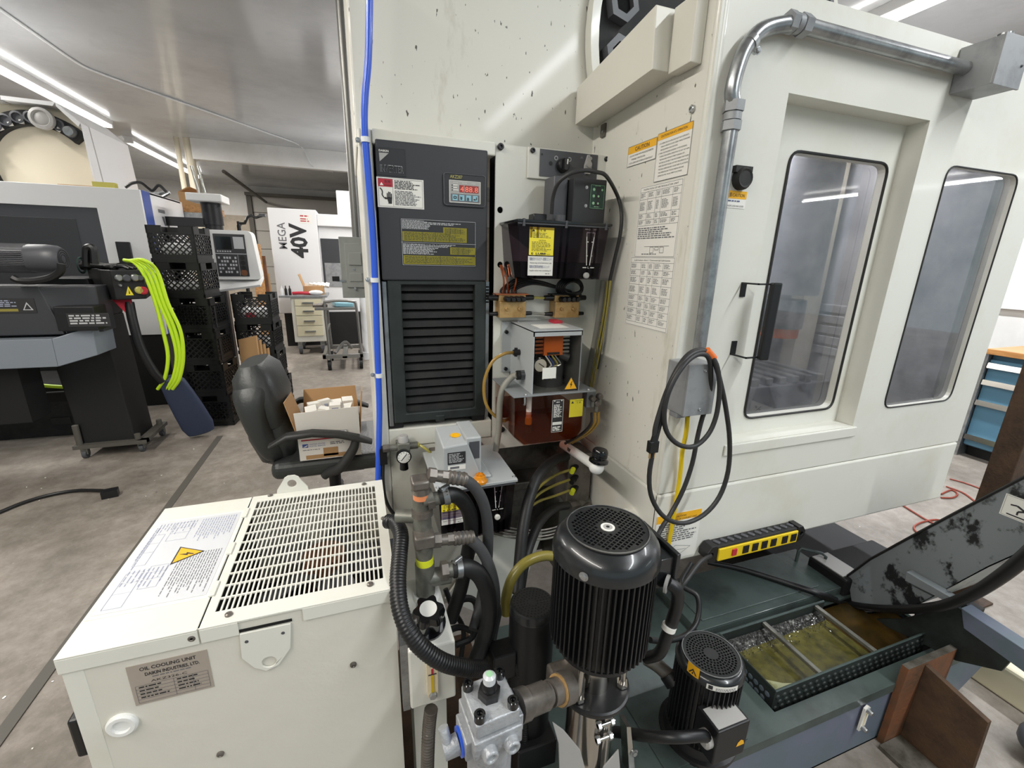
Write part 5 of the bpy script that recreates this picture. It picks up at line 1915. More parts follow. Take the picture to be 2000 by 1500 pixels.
# ------------------------------------------------------------------ large pump motor
top = at(1187, 1030, d=.84)
mx, my = top.x, top.y
RM = .1035
PM = thing('coolant_pump', (mx, my, TZ), 'large black finned pump motor with round grille, on a stainless pump body', 'pump')
zc = at(1176, 1162, y=my - .1).z
zfb = at(1165, 1345, y=my - .1).z
zfl = at(1165, 1412, y=my - .075).z + .012
b = MB('motorblack').lathe((mx, my, zc), (0, 0, 1), [(RM, 0), (RM, top.z - zc - .045), (RM - .004, top.z - zc - .026), (RM - .014, top.z - zc - .012), (RM - .03, top.z - zc - .004), (.078, top.z - zc - .003), (.078, top.z - zc + .001), (.076, top.z - zc + .001), (.076, top.z - zc - .001)], 56, caps=False)
cw = obj('fan_cowl', b, PM, sharp=60)
holes = []
cs, sn_ = math.cos(.5), math.sin(.5)
for i in range(-9, 10):
    for j in range(-9, 10):
        x_, y_ = i * .0082, j * .0082
        d2 = math.hypot(x_, y_)
        if .022 < d2 < .067 and (abs(x_) > .004 or True):
            hx, hy = x_ * cs - y_ * sn_, x_ * sn_ + y_ * cs
            s_ = .0028
            holes.append([(mx + hx + dx_ * cs - dy_ * sn_, my + hy + dx_ * sn_ + dy_ * cs, top.z) for dx_, dy_ in ((-s_, -s_), (s_, -s_), (s_, s_), (-s_, s_))])
b = MB('motorblack').plate([(mx + .0765 * math.cos(t * PI / 24), my + .0765 * math.sin(t * PI / 24), top.z) for t in range(48)], holes, (0, 0, -.0015))
b.lathe((mx, my, top.z - .0005), (0, 0, 1), [(.0765, 0), (.0782, 0), (.0782, .002), (.0765, .002), (.0765, 0)], 48, 'galv', caps=False)  # bright ring stands in for the highlight on the grille rim
obj('grille', b, cw)
b = MB('blackmatte').cyl((mx, my, top.z - .03), (mx, my, top.z - .028), .08, n=32)
for k in range(8):
    b.rbox((mx + math.cos(k * PI / 4) * .045, my + math.sin(k * PI / 4) * .045, top.z - .02), (.05, .002, .014), (.3, 0, k * PI / 4), 'motorfin')
obj('fan', b, PM)
q = MB('paper').lathe((mx, my, top.z), (0, 0, 1), [(.0135, 0), (.0135, .0012)], 24)
q.lathe((mx, my, top.z + .0013), (0, 0, 1), [(.0035, 0), (.0035, .0006)], 12, 'ink')
q.lathe((mx, my, top.z + .0012), (0, 0, 1), [(.009, 0), (.009, .0004)], 20, 'padgrey')
obj('label_disc', q, cw, label='round white label in the middle of the grille')
obj('cowl_screw', MB('zinc').bolt((mx - RM * .79, my - RM * .61, zc + .012), (-.79, -.61, 0), .007), cw)
b = MB('motorfin').cyl((mx, my, zfb), (mx, my, zc + .01), .083, n=48)
for k in range(56):
    a = 2 * PI * k / 56
    c, s_ = math.cos(a), math.sin(a)
    nrm = V((-s_, c, 0)) * .0016
    p, q_ = V((mx + c * .082, my + s_ * .082, 0)), V((mx + c * .1, my + s_ * .1, 0))
    b.hexa([p - nrm + V((0, 0, zfb + .004)), q_ - nrm + V((0, 0, zfb + .016)), q_ + nrm + V((0, 0, zfb + .016)), p + nrm + V((0, 0, zfb + .004)),
            p - nrm + V((0, 0, zc + .004)), q_ - nrm + V((0, 0, zc + .004)), q_ + nrm + V((0, 0, zc + .004)), p + nrm + V((0, 0, zc + .004))])
obj('finned_body', b, PM)
b = MB('motorblack')
tb0 = at(1290, 1110, y=my)
zq = zc - .055
b.box((mx + .088, my - .045, zq - .02), (mx + .128, my + .06, zq + .045))
b.box((mx + .128, my - .052, zq - .03), (mx + .137, my + .068, zq + .055))
b.bolt((mx + .137, my - .04, zq + .04), (1, 0, 0), .005)
obj('terminal_box', b, PM, bev=.003)
b = MB('motorfin').lathe((mx, my, zfb), (0, 0, -1), [(.085, 0), (.085, .008), (.05, .02), (.045, .02)], 40)
obj('lower_bell', b, PM)
b = MB('steel').cyl((mx, my, zfl), (mx, my, zfb - .02), .034, n=28)
for dx_, dy_ in ((-.05, -.03), (.052, -.03), (-.045, .04), (.045, .04)):
    b.cyl((mx + dx_, my + dy_, zfl), (mx + dx_, my + dy_, zfb - .008), .007)
    b.lathe((mx + dx_, my + dy_, zfl + .002), (0, 0, 1), [(.012, 0), (.012, .01)], 6)
obj('coupling', b, PM)
b = MB('motorfin').lathe((mx, my, zfl - .014), (0, 0, 1), [(.074, 0), (.076, .004), (.076, .012), (.072, .014)], 44)
obj('flange', b, PM)
b = MB('steel').cyl((mx, my, TZ), (mx, my, zfl - .014), .052, n=40)
for z in (.05, .09):
    b.cyl((mx - .018, my - .058, zfl - z), (mx + .022, my - .058, zfl - z), .0045)
    b.lathe((mx + .012, my - .058, zfl - z), (1, 0, 0), [(.008, 0), (.008, .007)], 6, 'zinc')
    b.lathe((mx - .018, my - .058, zfl - z), (1, 0, 0), [(.008, 0), (.008, .007)], 6, 'zinc')
obj('pump_body', b, PM, label='stainless steel pump body')
yg = my - .062
for pts in (((1078, 1408), (1100, 1424), (1132, 1462), (1150, 1530), (1118, 1560), (1092, 1510), (1090, 1450)), ((1160, 1540), (1178, 1496), (1207, 1462), (1212, 1520), (1200, 1560))):
    obj('leg_guard', MB('padgrey').prism([at(u, v, y=yg) for u, v in pts], (0, -.003, 0)), PM, bev=.001, label='flared grey sheet beside the pump foot')
b = MB('steel').prism([at(u, v, y=my - .02) for u, v in ((1224, 1420), (1232, 1420), (1246, 1560), (1232, 1560))], (0, .03, 0))
b.bolt(at(1238, 1470, y=my - .02), (0, -1, 0), .008)
obj('side_stay', b, PM)
obj('body_seam', MB('dark').box((mx - .004, my - .0535, TZ), (mx + .002, my - .051, zfl - .015)), PM)
b = MB('ironbrown').box((mx - .1, my - .03, zfl - .002), (mx - .035, my + .03, zfl + .05))
obj('outlet_port', b, PM, bev=.006)

# black cable and elbow on the terminal box
e = V((mx + .128, my - .05, zc - .012))
e = at(1305, 1138, y=my - .05)
MC2 = thing('motor_cable', e, 'black elbow connector and cable leaving the large motor terminal box', 'cable')
q = MB('padgrey').lathe(e + V((-.006, 0, 0)), (.6, -.8, 0), [(.018, 0), (.018, .005)], 24)
obj('ring_nut', q, MC2, label='pale grey ring nut')
P = [e] + [at(u, v, y=y_) for u, v, y_ in ((1322, 1152, my - .06), (1322, 1180, my - .055), (1312, 1215, my - .05), (1303, 1240, my - .045), (1288, 1275, my - .03), (1262, 1285, my + .0))]
obj('cable_body', MB('black').tube(P, .0125, 14), MC2)
obj('tie', MB('paper').cyl(at(1308, 1221, y=my - .05), at(1305, 1229, y=my - .05), .0142), MC2, label='white cable tie')
b = MB('black').tube([at(u, v, y=y_) for u, v, y_ in ((1350, 1100, .83), (1330, 1140, .80), (1362, 1165, .76), (1362, 1210, .73), (1340, 1240, .71), (1300, 1252, .69), (1270, 1250, .68))], .007, 10)
tag(obj('loop_cable', b), 'black cable looping on the tank top behind the large motor', 'cable')

# ------------------------------------------------------------------ small finned motor on the tank corner
c = at(1365, 1425, z=TZ)
sx, sy = c.x, c.y
st = at(1384, 1277, y=sy)
SM = thing('coolant_pump', (sx, sy, TZ), 'small black coolant pump with dotted grille on the front corner of the tank', 'pump')
sx = (sx + st.x) / 2
zt_ = st.z
RS = 64 / FPX * (V((sx, sy, zt_)) - CP).dot(CF)
KS = RS / .0655
zcow = at(1372, 1352, y=sy - RS * .75).z
b = MB('motorblack').lathe((sx, sy, zcow), (0, 0, 1), [(RS, 0), (RS, zt_ - zcow - .022), (RS - .003, zt_ - zcow - .011), (RS - .01, zt_ - zcow - .004), (RS - .013, zt_ - zcow - .004), (RS - .013, zt_ - zcow), (RS - .015, zt_ - zcow), (RS - .016, zt_ - zcow - .003)], 44, caps=False)
sc_ = obj('fan_cowl', b, SM, sharp=60)
holes = []
for ring in range(6):
    r_ = (.016 + ring * .0058) * KS
    n = int(2 * PI * r_ / (.0062 * KS))
    for k in range(n):
        a = 2 * PI * k / n
        c, s_ = math.cos(a), math.sin(a)
        holes.append([(sx + c * (r_ + dr_) - s_ * dt, sy + s_ * (r_ + dr_) + c * dt, zt_ - .001) for dr_, dt in ((-.0024, -.0025), (.0024, -.0025), (.0024, .0025), (-.0024, .0025))])
b = MB('motorblack').plate([(sx + (RS - .0145) * math.cos(t * PI / 20), sy + (RS - .0145) * math.sin(t * PI / 20), zt_ - .001) for t in range(40)], holes, (0, 0, -.0012))
b.lathe((sx, sy, zt_ - .0015), (0, 0, 1), [(RS - .0145, 0), (RS - .0128, 0), (RS - .0128, .002), (RS - .0145, .002), (RS - .0145, 0)], 40, 'galv', caps=False)  # pale metal ring added as the rim's highlight
obj('grille', b, sc_)
obj('fan', MB('void').cyl((sx, sy, zt_ - .02), (sx, sy, zt_ - .018), RS - .016, n=24), SM)


def curved_label(name, par, a0, a1, z0, z1, m, extra=None):
    q = MB(m)
    n = 8
    for k in range(n):
        t0_, t1_ = a0 + (a1 - a0) * k / n, a0 + (a1 - a0) * (k + 1) / n
        q.quad([(sx + math.cos(t) * (RS + .0006), sy + math.sin(t) * (RS + .0006), z) for t, z in ((t0_, z0), (t1_, z0), (t1_, z1), (t0_, z1))])
    R_ = random.Random(4)
    if extra == 'text':
        for r_ in range(2):
            t = a0 + .25
            while t < a1 - .08:
                dt = R_.uniform(.02, .07)
                za = z0 + .002 + r_ * .0045
                q.quad([(sx + math.cos(tt) * (RS + .001), sy + math.sin(tt) * (RS + .001), z) for tt, z in ((t, za), (t + dt, za), (t + dt, za + .0025), (t, za + .0025))], 'inksoft')
                t += dt + .02
        q.quad([(sx + math.cos(tt) * (RS + .001), sy + math.sin(tt) * (RS + .001), z) for tt, z in ((a0 + .05, z0 + .002), (a0 + .17, z0 + .002), (a0 + .17, z1 - .002), (a0 + .05, z1 - .002))], 'ink')
    if extra == 'tri':
        am = (a0 + a1) / 2
        for k_, mm, e_ in ((1, 'ink', .001), (.7, 'amberband', .0014)):
            q.quad([(sx + math.cos(tt) * (RS + e_), sy + math.sin(tt) * (RS + e_), z) for tt, z in ((am - .13 * k_, z0 + .0035), (am + .13 * k_, z0 + .0035), (am, z0 + .0035 + .016 * k_))], mm)
        q.quad([(sx + math.cos(tt) * (RS + .0018), sy + math.sin(tt) * (RS + .0018), z) for tt, z in ((am - .03, z0 + .005), (am + .03, z0 + .005), (am + .01, z0 + .013))], 'ink')
    return obj(name, q, par)


curved_label('warning_label', sc_, math.radians(-172), math.radians(-151), zcow + .012, zcow + .042, 'amberband', 'tri')
curved_label('rating_label', sc_, math.radians(-138), math.radians(-86), zcow - .001, zcow + .014, 'paper', 'text')
b = MB('motorfin').cyl((sx, sy, TZ + .03), (sx, sy, zcow + .005), RS - .012, n=32)
for k in range(44):
    a = 2 * PI * k / 44
    c, s_ = math.cos(a), math.sin(a)
    nrm = V((-s_, c, 0)) * .0012
    p, q_ = V((sx + c * (RS - .013), sy + s_ * (RS - .013), 0)), V((sx + c * (RS - .002), sy + s_ * (RS - .002), 0))
    za, zb = TZ + .035, zcow + .004
    b.hexa([p - nrm + V((0, 0, za)), q_ - nrm + V((0, 0, za)), q_ + nrm + V((0, 0, za)), p + nrm + V((0, 0, za)), p - nrm + V((0, 0, zb)), q_ - nrm + V((0, 0, zb)), q_ + nrm + V((0, 0, zb)), p + nrm + V((0, 0, zb))])
obj('finned_body', b, SM)
b = MB('black').lathe((sx, sy, TZ), (0, 0, 1), [(RS * 1.18, 0), (RS * 1.18, .012), (RS * 1.07, .014), (RS, .035), (RS * .8, .04)], 40)
obj('base_flange', b, SM)
yb_ = sy - RS - .035
t0_, t1_ = at(1402, 1440, y=yb_), at(1452, 1470, y=yb_)
zt2 = at(1425, 1424, y=yb_).z
tb = MB('black').box((t0_.x, yb_, max(TZ + .006, t1_.z)), (t1_.x, sy - RS * .6, zt2))
tbo = obj('terminal_box', tb, SM, bev=.003)
obj('top_plate', MB('padgrey').box((t0_.x + .006, yb_ + .006, zt2), (t1_.x - .006, sy - RS * .75, zt2 + .0008)), tbo)
L = Lab((t1_.x - .03, yb_ - .0005, (t1_.z + zt2) / 2), (1, 0, 0), (0, 0, -1), .0005, .0005, 'amberband', .0001)
L.poly([(0, .018), (.004, .006), (.012, .0), (.02, .006), (.024, .018)], 'amberband')
obj('sticker', L, tbo)
b = MB('black').tube([(t0_.x, yb_ + .025, (t1_.z + zt2) / 2 + .005)] + [at(u, v, y=y_) for u, v, y_ in ((1370, 1437, yb_ + .02), (1320, 1440, yb_ + .03), (1270, 1438, sy - .05), (1225, 1432, sy), (1190, 1428, sy + .05))], .0125, 12)
tag(obj('pump_cable', b), 'black cable from the small pump to behind the stainless pump body', 'cable')
q = MB('padgrey').lathe((t0_.x, yb_ + .025, (t1_.z + zt2) / 2 + .005), (-1, 0, 0), [(.02, 0), (.02, .012), (.014, .016)], 18)
obj('cable_gland', q, tbo)
b = MB('ironbrown').tube([at(u, v, y=y_) for u, v, y_ in ((1262, 1285, .74), (1285, 1300, .72), (1305, 1318, .70))], .018, 12)
b.cyl(at(1305, 1315, y=.70), at(1318, 1335, y=.68), .024, m='black')
tag(obj('pump_outlet_hose', b), 'short brown hose joining the small pump from behind', 'hose')
# plate edges on the tank top under the small pump
b = MB('tankgreen').box((sx - .14, TY0 + .01, TZ), (sx + .11, sy + .13, TZ + .004))
obj('pump_plate', b, TK, bev=.001)

# ------------------------------------------------------------------ black motor behind
c = at(1040, 1176, d=1.0)
BM = thing('hydraulic_pump', (c.x, c.y, .1), 'black drum shaped motor in shade behind the large pump, left of it', 'pump')
b = MB('black').lathe((c.x, c.y, .3), (0, 0, 1), [(.052, 0), (.052, c.z - .33), (.05, c.z - .308), (.046, c.z - .302)], 36)
obj('motor_body', b, BM)
b = MB('motorblack').lathe((c.x, c.y, c.z - .012), (0, 0, 1), [(.051, -.012), (.0525, -.004), (.05, .01), (.046, .012), (.044, .0115)], 36, caps=False)
b.lathe((c.x, c.y, c.z - .001), (0, 0, 1), [(.0455, 0), (.001, .0006)], 36, 'blackmatte', caps=False)
for r_ in range(5):
    for k in range(10 + r_ * 6):
        a = 2 * PI * k / (10 + r_ * 6)
        rr_2 = .012 + r_ * .0075
        b.quad([(c.x + math.cos(a) * rr_2 + dx_, c.y + math.sin(a) * rr_2 + dy_, c.z + .0004) for dx_, dy_ in ((-.0014, -.0014), (.0014, -.0014), (.0014, .0014), (-.0014, .0014))], 'void')
obj('fan_grille', b, BM)
b = MB('black').box((c.x - .05, c.y - .07, .1), (c.x + .05, c.y + .05, .3))
obj('pump_block', b, BM, bev=.004)
b = MB('black').box((c.x - .1, c.y - .03, c.z - .17), (c.x - .045, c.y + .02, c.z - .1))
obj('terminal_box', b, BM, bev=.004)
b = MB('rust').box((.04, .72, 0), (.3, 1.25, .1))
tag(obj('floor_plate', b), 'dark oily base plate under the hydraulic motor and hoses', 'base')
# ------------------------------------------------------------------ cream oil cooling unit in the foreground
HX0, HX1, HY0, HY1, HZ = -.470, .034, .718, 1.156, .80
CU = thing('oil_cooling_unit', ((HX0 + HX1) / 2, (HY0 + HY1) / 2, 0), 'cream sheet metal oil cooling unit with slotted top grille in the foreground', 'cooler')
b = MB('creamline')
b.box((HX0 + .004, HY0 + .003, .02), (HX1 - .003, HY0 + .006, HZ - .002))
b.box((HX0 + .004, HY0 + .006, .02), (HX0 + .007, HY1 - .004, HZ - .002))
b.box((HX1 - .006, HY0 + .006, .02), (HX1 - .003, HY1 - .004, HZ - .002))
b.box((HX0 + .007, HY1 - .007, .02), (HX1 - .006, HY1 - .004, HZ - .002))
b.box((HX0 + .01, HY0 + .01, 0), (HX1 - .01, HY1 - .01, .02), 'dark')
b.box((HX0 + .003, HY0 + .0022, .55), (HX0 + .03, HY0 + .004, HZ - .02), 'cream')
obj('casing', b, CU, bev=.002)
sxm = (at(396, 1220, z=HZ).x + at(492, 970, z=HZ).x) / 2
b = MB('cream')
b.box((HX0, HY0, HZ - .003), (sxm - .003, HY1, HZ))
b.box((HX0, HY0, HZ - .03), (sxm - .003, HY0 + .0025, HZ - .003))
b.box((HX0, HY0 + .0025, HZ - .03), (HX0 + .0025, HY1, HZ - .003))
obj('top_cover', b, CU, bev=.0015)
g = [at(421, 1195, z=HZ), at(748, 1129, z=HZ), at(732, 949, z=HZ), at(502, 980, z=HZ)]
gx0, gx1 = (g[0].x + g[3].x) / 2, (g[1].x + g[2].x) / 2
gy0, gy1 = (g[0].y + g[1].y) / 2, (g[2].y + g[3].y) / 2
b = MB('cream')
b.box((sxm, HY0, HZ - .003), (gx0, HY1, HZ))
b.box((gx1, HY0, HZ - .003), (HX1, HY1, HZ))
b.box((gx0, HY0, HZ - .003), (gx1, gy0, HZ))
b.box((gx0, gy1, HZ - .003), (gx1, HY1, HZ))
NC, NR = 34, 11
pw, ph_ = (gx1 - gx0) / NC, (gy1 - gy0) / NR
for i in range(1, NC):
    x = gx0 + pw * i
    b.box((x - .0014, gy0, HZ - .003), (x + .0014, gy1, HZ - .0002))
for j in range(1, NR):
    y_ = gy0 + ph_ * j
    b.box((gx0, y_ - .0018, HZ - .0028), (gx1, y_ + .0018, HZ))
b.box((sxm, HY0 - .0005, HZ - .028), (sxm + .055, HY0 + .0025, HZ - .003))
b.box((sxm + .155, HY0 - .0005, HZ - .028), (HX1, HY0 + .0025, HZ - .003))
b.box((HX1 - .0025, HY0 + .0025, HZ - .028), (HX1, HY1, HZ - .003))
obj('top_grille', b, CU)
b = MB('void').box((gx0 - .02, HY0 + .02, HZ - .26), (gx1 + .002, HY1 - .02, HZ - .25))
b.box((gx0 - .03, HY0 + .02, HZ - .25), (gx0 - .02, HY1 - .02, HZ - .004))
fcx, fcy = (gx0 + gx1) / 2 + .02, (gy0 + gy1) / 2
b.cyl((fcx, fcy, HZ - .25), (fcx, fcy, HZ - .05), .045, n=24, m='rustlight')
for k in range(5):
    a = k * 2 * PI / 5
    b.rbox((fcx + math.cos(a) * .1, fcy + math.sin(a) * .1, HZ - .08), (.12, .07, .003), (.35, 0, a), 'charcoal')
obj('fan', b, CU)
for f_ in (.22, .5, .82):
    y_ = HY0 + (HY1 - HY0) * f_
    obj('latch_tab', MB('cream').box((sxm - .006, y_ - .02, HZ), (sxm + .003, y_ + .02, HZ + .003)), CU)
# wiring sticker, read from the left side
c4 = [at(164, 1216, z=HZ), at(411, 1165.5, z=HZ), at(479, 997, z=HZ), at(307, 1018.6, z=HZ)]
lx0_, lx1_ = (c4[0].x + c4[3].x) / 2, (c4[1].x + c4[2].x) / 2
ly0_, ly1_ = (c4[0].y + c4[1].y) / 2, (c4[2].y + c4[3].y) / 2
L = Lab((lx1_, ly1_, HZ), (0, -1, 0), (-1, 0, 0), ly1_ - ly0_, lx1_ - lx0_, 'paperold')
w_, h_ = L.w, L.h
L.up()
L.rect(w_ * .03, h_ * .04, w_ * .97, h_ * .97, 'sticker')
L.up()
L.rows(w_ * .06, h_ * .08, w_ * .36, h_ * .48, 14, 'inkfaint', 61, .35)
L.rows(w_ * .5, h_ * .08, w_ * .95, h_ * .5, 16, 'inksoft', 62, .3)
L.rows(w_ * .06, h_ * .52, w_ * .34, h_ * .94, 12, 'inkfaint', 63, .25, .5)
L.rows(w_ * .6, h_ * .55, w_ * .9, h_ * .94, 9, 'inkfaint', 64, .25, .6)
L.rows(w_ * .1, h_ * .9, w_ * .92, h_ * .95, 2, 'inkfaint', 65, .4, .7)
for (a0_, b0_, a1_, b1_) in ((.07, .55, .3, .75), (.2, .8, .55, .92), (.58, .56, .8, .72), (.62, .76, .94, .92)):
    L.frame(w_ * a0_, h_ * b0_, w_ * a1_, h_ * b1_, .0007, 'inkfaint')
    for k in (.3, .6):
        L.line(w_ * (a0_ + (a1_ - a0_) * k), h_ * b0_, w_ * (a0_ + (a1_ - a0_) * k), h_ * b1_, .0006, 'inkfaint')
bolt_tri(L, w_ * .5, h_ * .42, .03)
obj('wiring_label', L, CU, label='yellowed wiring sticker with yellow lightning triangle')
# nameplate on the front
c4 = [at(242, 1306, y=HY0), at(401, 1272, y=HY0), at(420, 1342, y=HY0), at(266, 1382, y=HY0)]
nx0, nx1 = (c4[0].x + c4[3].x) / 2, (c4[1].x + c4[2].x) / 2
nz1, nz0 = (c4[0].z + c4[1].z) / 2, (c4[2].z + c4[3].z) / 2
L = Lab((nx0, HY0 + .003, nz1), (1, 0, 0), (0, 0, -1), nx1 - nx0, nz1 - nz0, 'plateplate', .001)
w_, h_ = L.w, L.h
L.up()
L.text('OIL COOLING UNIT', w_ * .15, h_ * .16, h_ * .085, width=w_ * .7, bold=.015)
L.text('DAIKIN INDUSTRIES, LTD.', w_ * .2, h_ * .3, h_ * .08, width=w_ * .68, bold=.02)
L.rows(w_ * .28, h_ * .34, w_ * .8, h_ * .38, 1, 'inksoft', 6)
L.text('AKZ326-C', w_ * .25, h_ * .48, h_ * .055, width=w_ * .45)
L.frame(w_ * .05, h_ * .52, w_ * .96, h_ * .95, .0006, 'inksoft')
for k in range(1, 5):
    z = h_ * (.52 + .086 * k)
    L.line(w_ * .05, z, w_ * .96, z, .0006, 'inksoft')
    L.rows(w_ * .09, z - h_ * .06, w_ * .5, z - h_ * .02, 1, 'ink', 70 + k, .8, .8)
    L.rows(w_ * .56, z - h_ * .06, w_ * .92, z - h_ * .02, 1, 'ink', 80 + k, .8, .8)
for k in (.52, .76):
    L.line(w_ * k, h_ * .52, w_ * k, h_ * .95, .0006, 'inksoft')
obj('nameplate', L, CU, label='grey metal nameplate')
# front lifting ear
e4 = [at(468, 1238, y=HY0), at(568, 1217, y=HY0), at(568, 1265, y=HY0), at(545, 1298, y=HY0), at(520, 1310, y=HY0), at(497, 1304, y=HY0), at(472, 1285, y=HY0)]
hc_ = at(526, 1292, y=HY0)
yq = HY0 - .0015
b = MB('cream').plate([(p.x, yq, p.z) for p in e4], [[(hc_.x + .0115 * math.cos(t * PI / 10), yq, hc_.z + .0115 * math.sin(t * PI / 10)) for t in range(20)]], (0, .004, 0))
for u, v in ((482, 1252), (553, 1235)):
    p = at(u, v, y=HY0)
    b.cyl((p.x, yq - .0004, p.z), (p.x, yq, p.z), .003, m='charcoal')
obj('lifting_ear', b, CU, bev=.001)
p, p2_ = e4[0], e4[1]
obj('ear_slot', MB('void').box((p.x - .002, HY0 + .0015, p.z + .001), (p2_.x + .002, HY0 + .004, p.z + .006)), CU)
ec = at(570, 942, y=HY1)
b = MB('cream')
yq = HY1 - .002
ear = [(ec.x - .042, HZ - .03), (ec.x + .042, HZ - .03), (ec.x + .036, HZ + .01)] + [(ec.x + .022 * math.cos(t), HZ + .028 + .02 * math.sin(t)) for t in (.2, .7, 1.2, 1.94, 2.44, 2.94)] + [(ec.x - .036, HZ + .01)]
b.plate([(x, yq, z) for x, z in ear], [[(ec.x + .011 * math.cos(t * PI / 10), yq, HZ + .024 + .011 * math.sin(t * PI / 10)) for t in range(20)]], (0, .004, 0))
obj('lifting_ear', b, CU)
q = MB('ironbrown')
for u, v in ((374, 1248), (430, 1475), (690, 1300)):
    p = at(u, v, y=HY0)
    q.lathe((p.x, HY0 + .003, p.z), (0, -1, 0), [(.0062, 0), (.0058, .003), (.003, .0045), (.002, .003)], 14)
    obj('screw', q, CU)
    q = MB('ironbrown')
for u, v in ((447, 1201), (723, 1142), (749, 1013), (711, 946), (528, 968)):
    p = at(u, v, z=HZ)
    obj('screw', MB('ironbrown').lathe((p.x, p.y, HZ), (0, 0, 1), [(.0062, 0), (.0058, .003), (.003, .0045), (.002, .003)], 14), CU)
p = at(238, 1417, y=HY0)
b = MB('pipewhite').lathe((p.x, HY0 + .003, p.z), (0, -1, 0), [(.022, 0), (.022, .004), (.019, .007), (.013, .007), (.012, .003), (.0005, .003)], 26)
obj('port_plug', b, CU, label='white plastic port plug')
p, q = at(160, 1408, y=HY0), at(182, 1478, y=HY0)
b = MB('black').box((HX0 - .012, HY0 + .004, q.z), (HX0 + .004, HY0 + .03, p.z))
obj('side_grip', b, CU, bev=.004)

# ------------------------------------------------------------------ power strip on the edge of the enclosure
ys = yC - .022
a0, a1 = at(1390, 1075, y=ys), at(1545, 1040, y=ys)
PS = thing('power_strip', ((a0.x + a1.x) / 2, ys, min(a0.z, a1.z) - .03), 'yellow and black heavy duty power strip fixed along the bottom edge of the enclosure', 'power strip')
zc_ = (a0.z + a1.z) / 2
x0, x1 = a0.x, a1.x
b = MB('blackmatte').box((x0, ys - .018, zc_ - .022), (x1, yC - .004, zc_ + .026))
for k in range(12):
    b.rbox((x0 + (x1 - x0) * (k + .5) / 12, ys + .0, zc_ + .028), (.012, .02, .005), (0, 0, .5), 'charcoal')
obj('body', b, PS, bev=.003)
b = MB('yellowcord').box((x0 + .004, ys - .024, zc_ - .02), (x1 - .002, ys - .0175, zc_ + .02))
obj('front_face', b, PS, bev=.002, label='yellow face with outlets')
n = 6
for k in range(6):
    x = x0 + (x1 - x0) * (.33 + .115 * k + (.03 if k > 3 else 0))
    b = MB('black').box((x - .011, ys - .026, zc_ - .012), (x + .011, ys - .0235, zc_ + .013))
    b.box((x - .004, ys - .0265, zc_ - .002), (x - .002, ys - .0259, zc_ + .006), 'void').box((x + .002, ys - .0265, zc_ - .002), (x + .004, ys - .0259, zc_ + .006), 'void')
    obj('outlet', b, PS)
x = x0 + (x1 - x0) * .19
obj('switch', MB('red').box((x - .008, ys - .028, zc_ - .01), (x + .008, ys - .0235, zc_ + .012)), PS, label='red rocker switch', bev=.001)
for s_, x in ((-1, x0), (1, x1)):
    b = MB('black').plate([(x + s_ * dx_, ys - .02, zc_ + dz_) for dx_, dz_ in ((0, -.024), (.02, -.022), (.034, -.008), (.034, .012), (.02, .03), (0, .03))],
                         [[(x + s_ * .019 + .007 * math.cos(t * PI / 8), ys - .02, zc_ + .004 + .007 * math.sin(t * PI / 8)) for t in range(16)]], (0, .036, 0))
    obj('end_cap', b, PS, bev=.002)
b = MB('cord').tube([at(u, v, y=y_) for u, v, y_ in ((1388, 1085, .83), (1368, 1098, .80), (1345, 1128, .77), (1330, 1150, .76), (1322, 1175, .76))], .0055, 8)
tag(obj('grey_cord', b), 'grey cord from the left end of the yellow power strip towards the motor', 'cord')

# ------------------------------------------------------------------ conduit, boxes, hanging cord
yK = yC - .022
pts = [(1896, 140), (1820, 116), (1700, 80), (1600, 58), (1560, 50), (1520, 49), (1483, 62), (1456, 95), (1440, 135), (1430, 180), (1424, 220), (1412, 320), (1400, 430), (1387, 540), (1376, 640), (1371, 690)]
CD_ = thing('steel_conduit', at(1371, 690, y=yK), 'bent galvanized steel conduit running over the front of the enclosure', 'conduit')
P = [at(u, v, y=yK) for u, v in pts]
ztop_ = sum(p.z for p in P[:5]) / 5
for p in P[:5]:
    p.z = ztop_
xs_ = sum(p.x for p in P[10:]) / 6
for p in P[10:]:
    p.x = xs_
obj('pipe', MB('galv').tube(P, .0155, 16, sub=5), CD_)
for p, d in ((P[10], V((0, 0, 1))), (P[4], V((1, 0, 0)))):
    q = MB('boxgrey')
    q.lathe(p - d * .034, d, [(.021, 0), (.021, .018)], 6)
    q.lathe(p - d * .014, d, [(.0185, 0), (.0185, .014)], 18)
    q.lathe(p + d * .002, d, [(.022, 0), (.022, .02)], 6)
    obj('coupling', q, CD_)
q = MB('zinc').cyl(P[7] + V((.03, 0, -.0)), P[7] + V((.012, 0, .008)), .008)
q.lathe(P[6].lerp(P[7], .5) , (P[7] - P[6]), [(.0172, 0), (.0172, .012)], 16)
q.bolt(P[7] + V((.028, -.004, 0)), (0, -1, 0), .007)
obj('clamp', q, CD_)
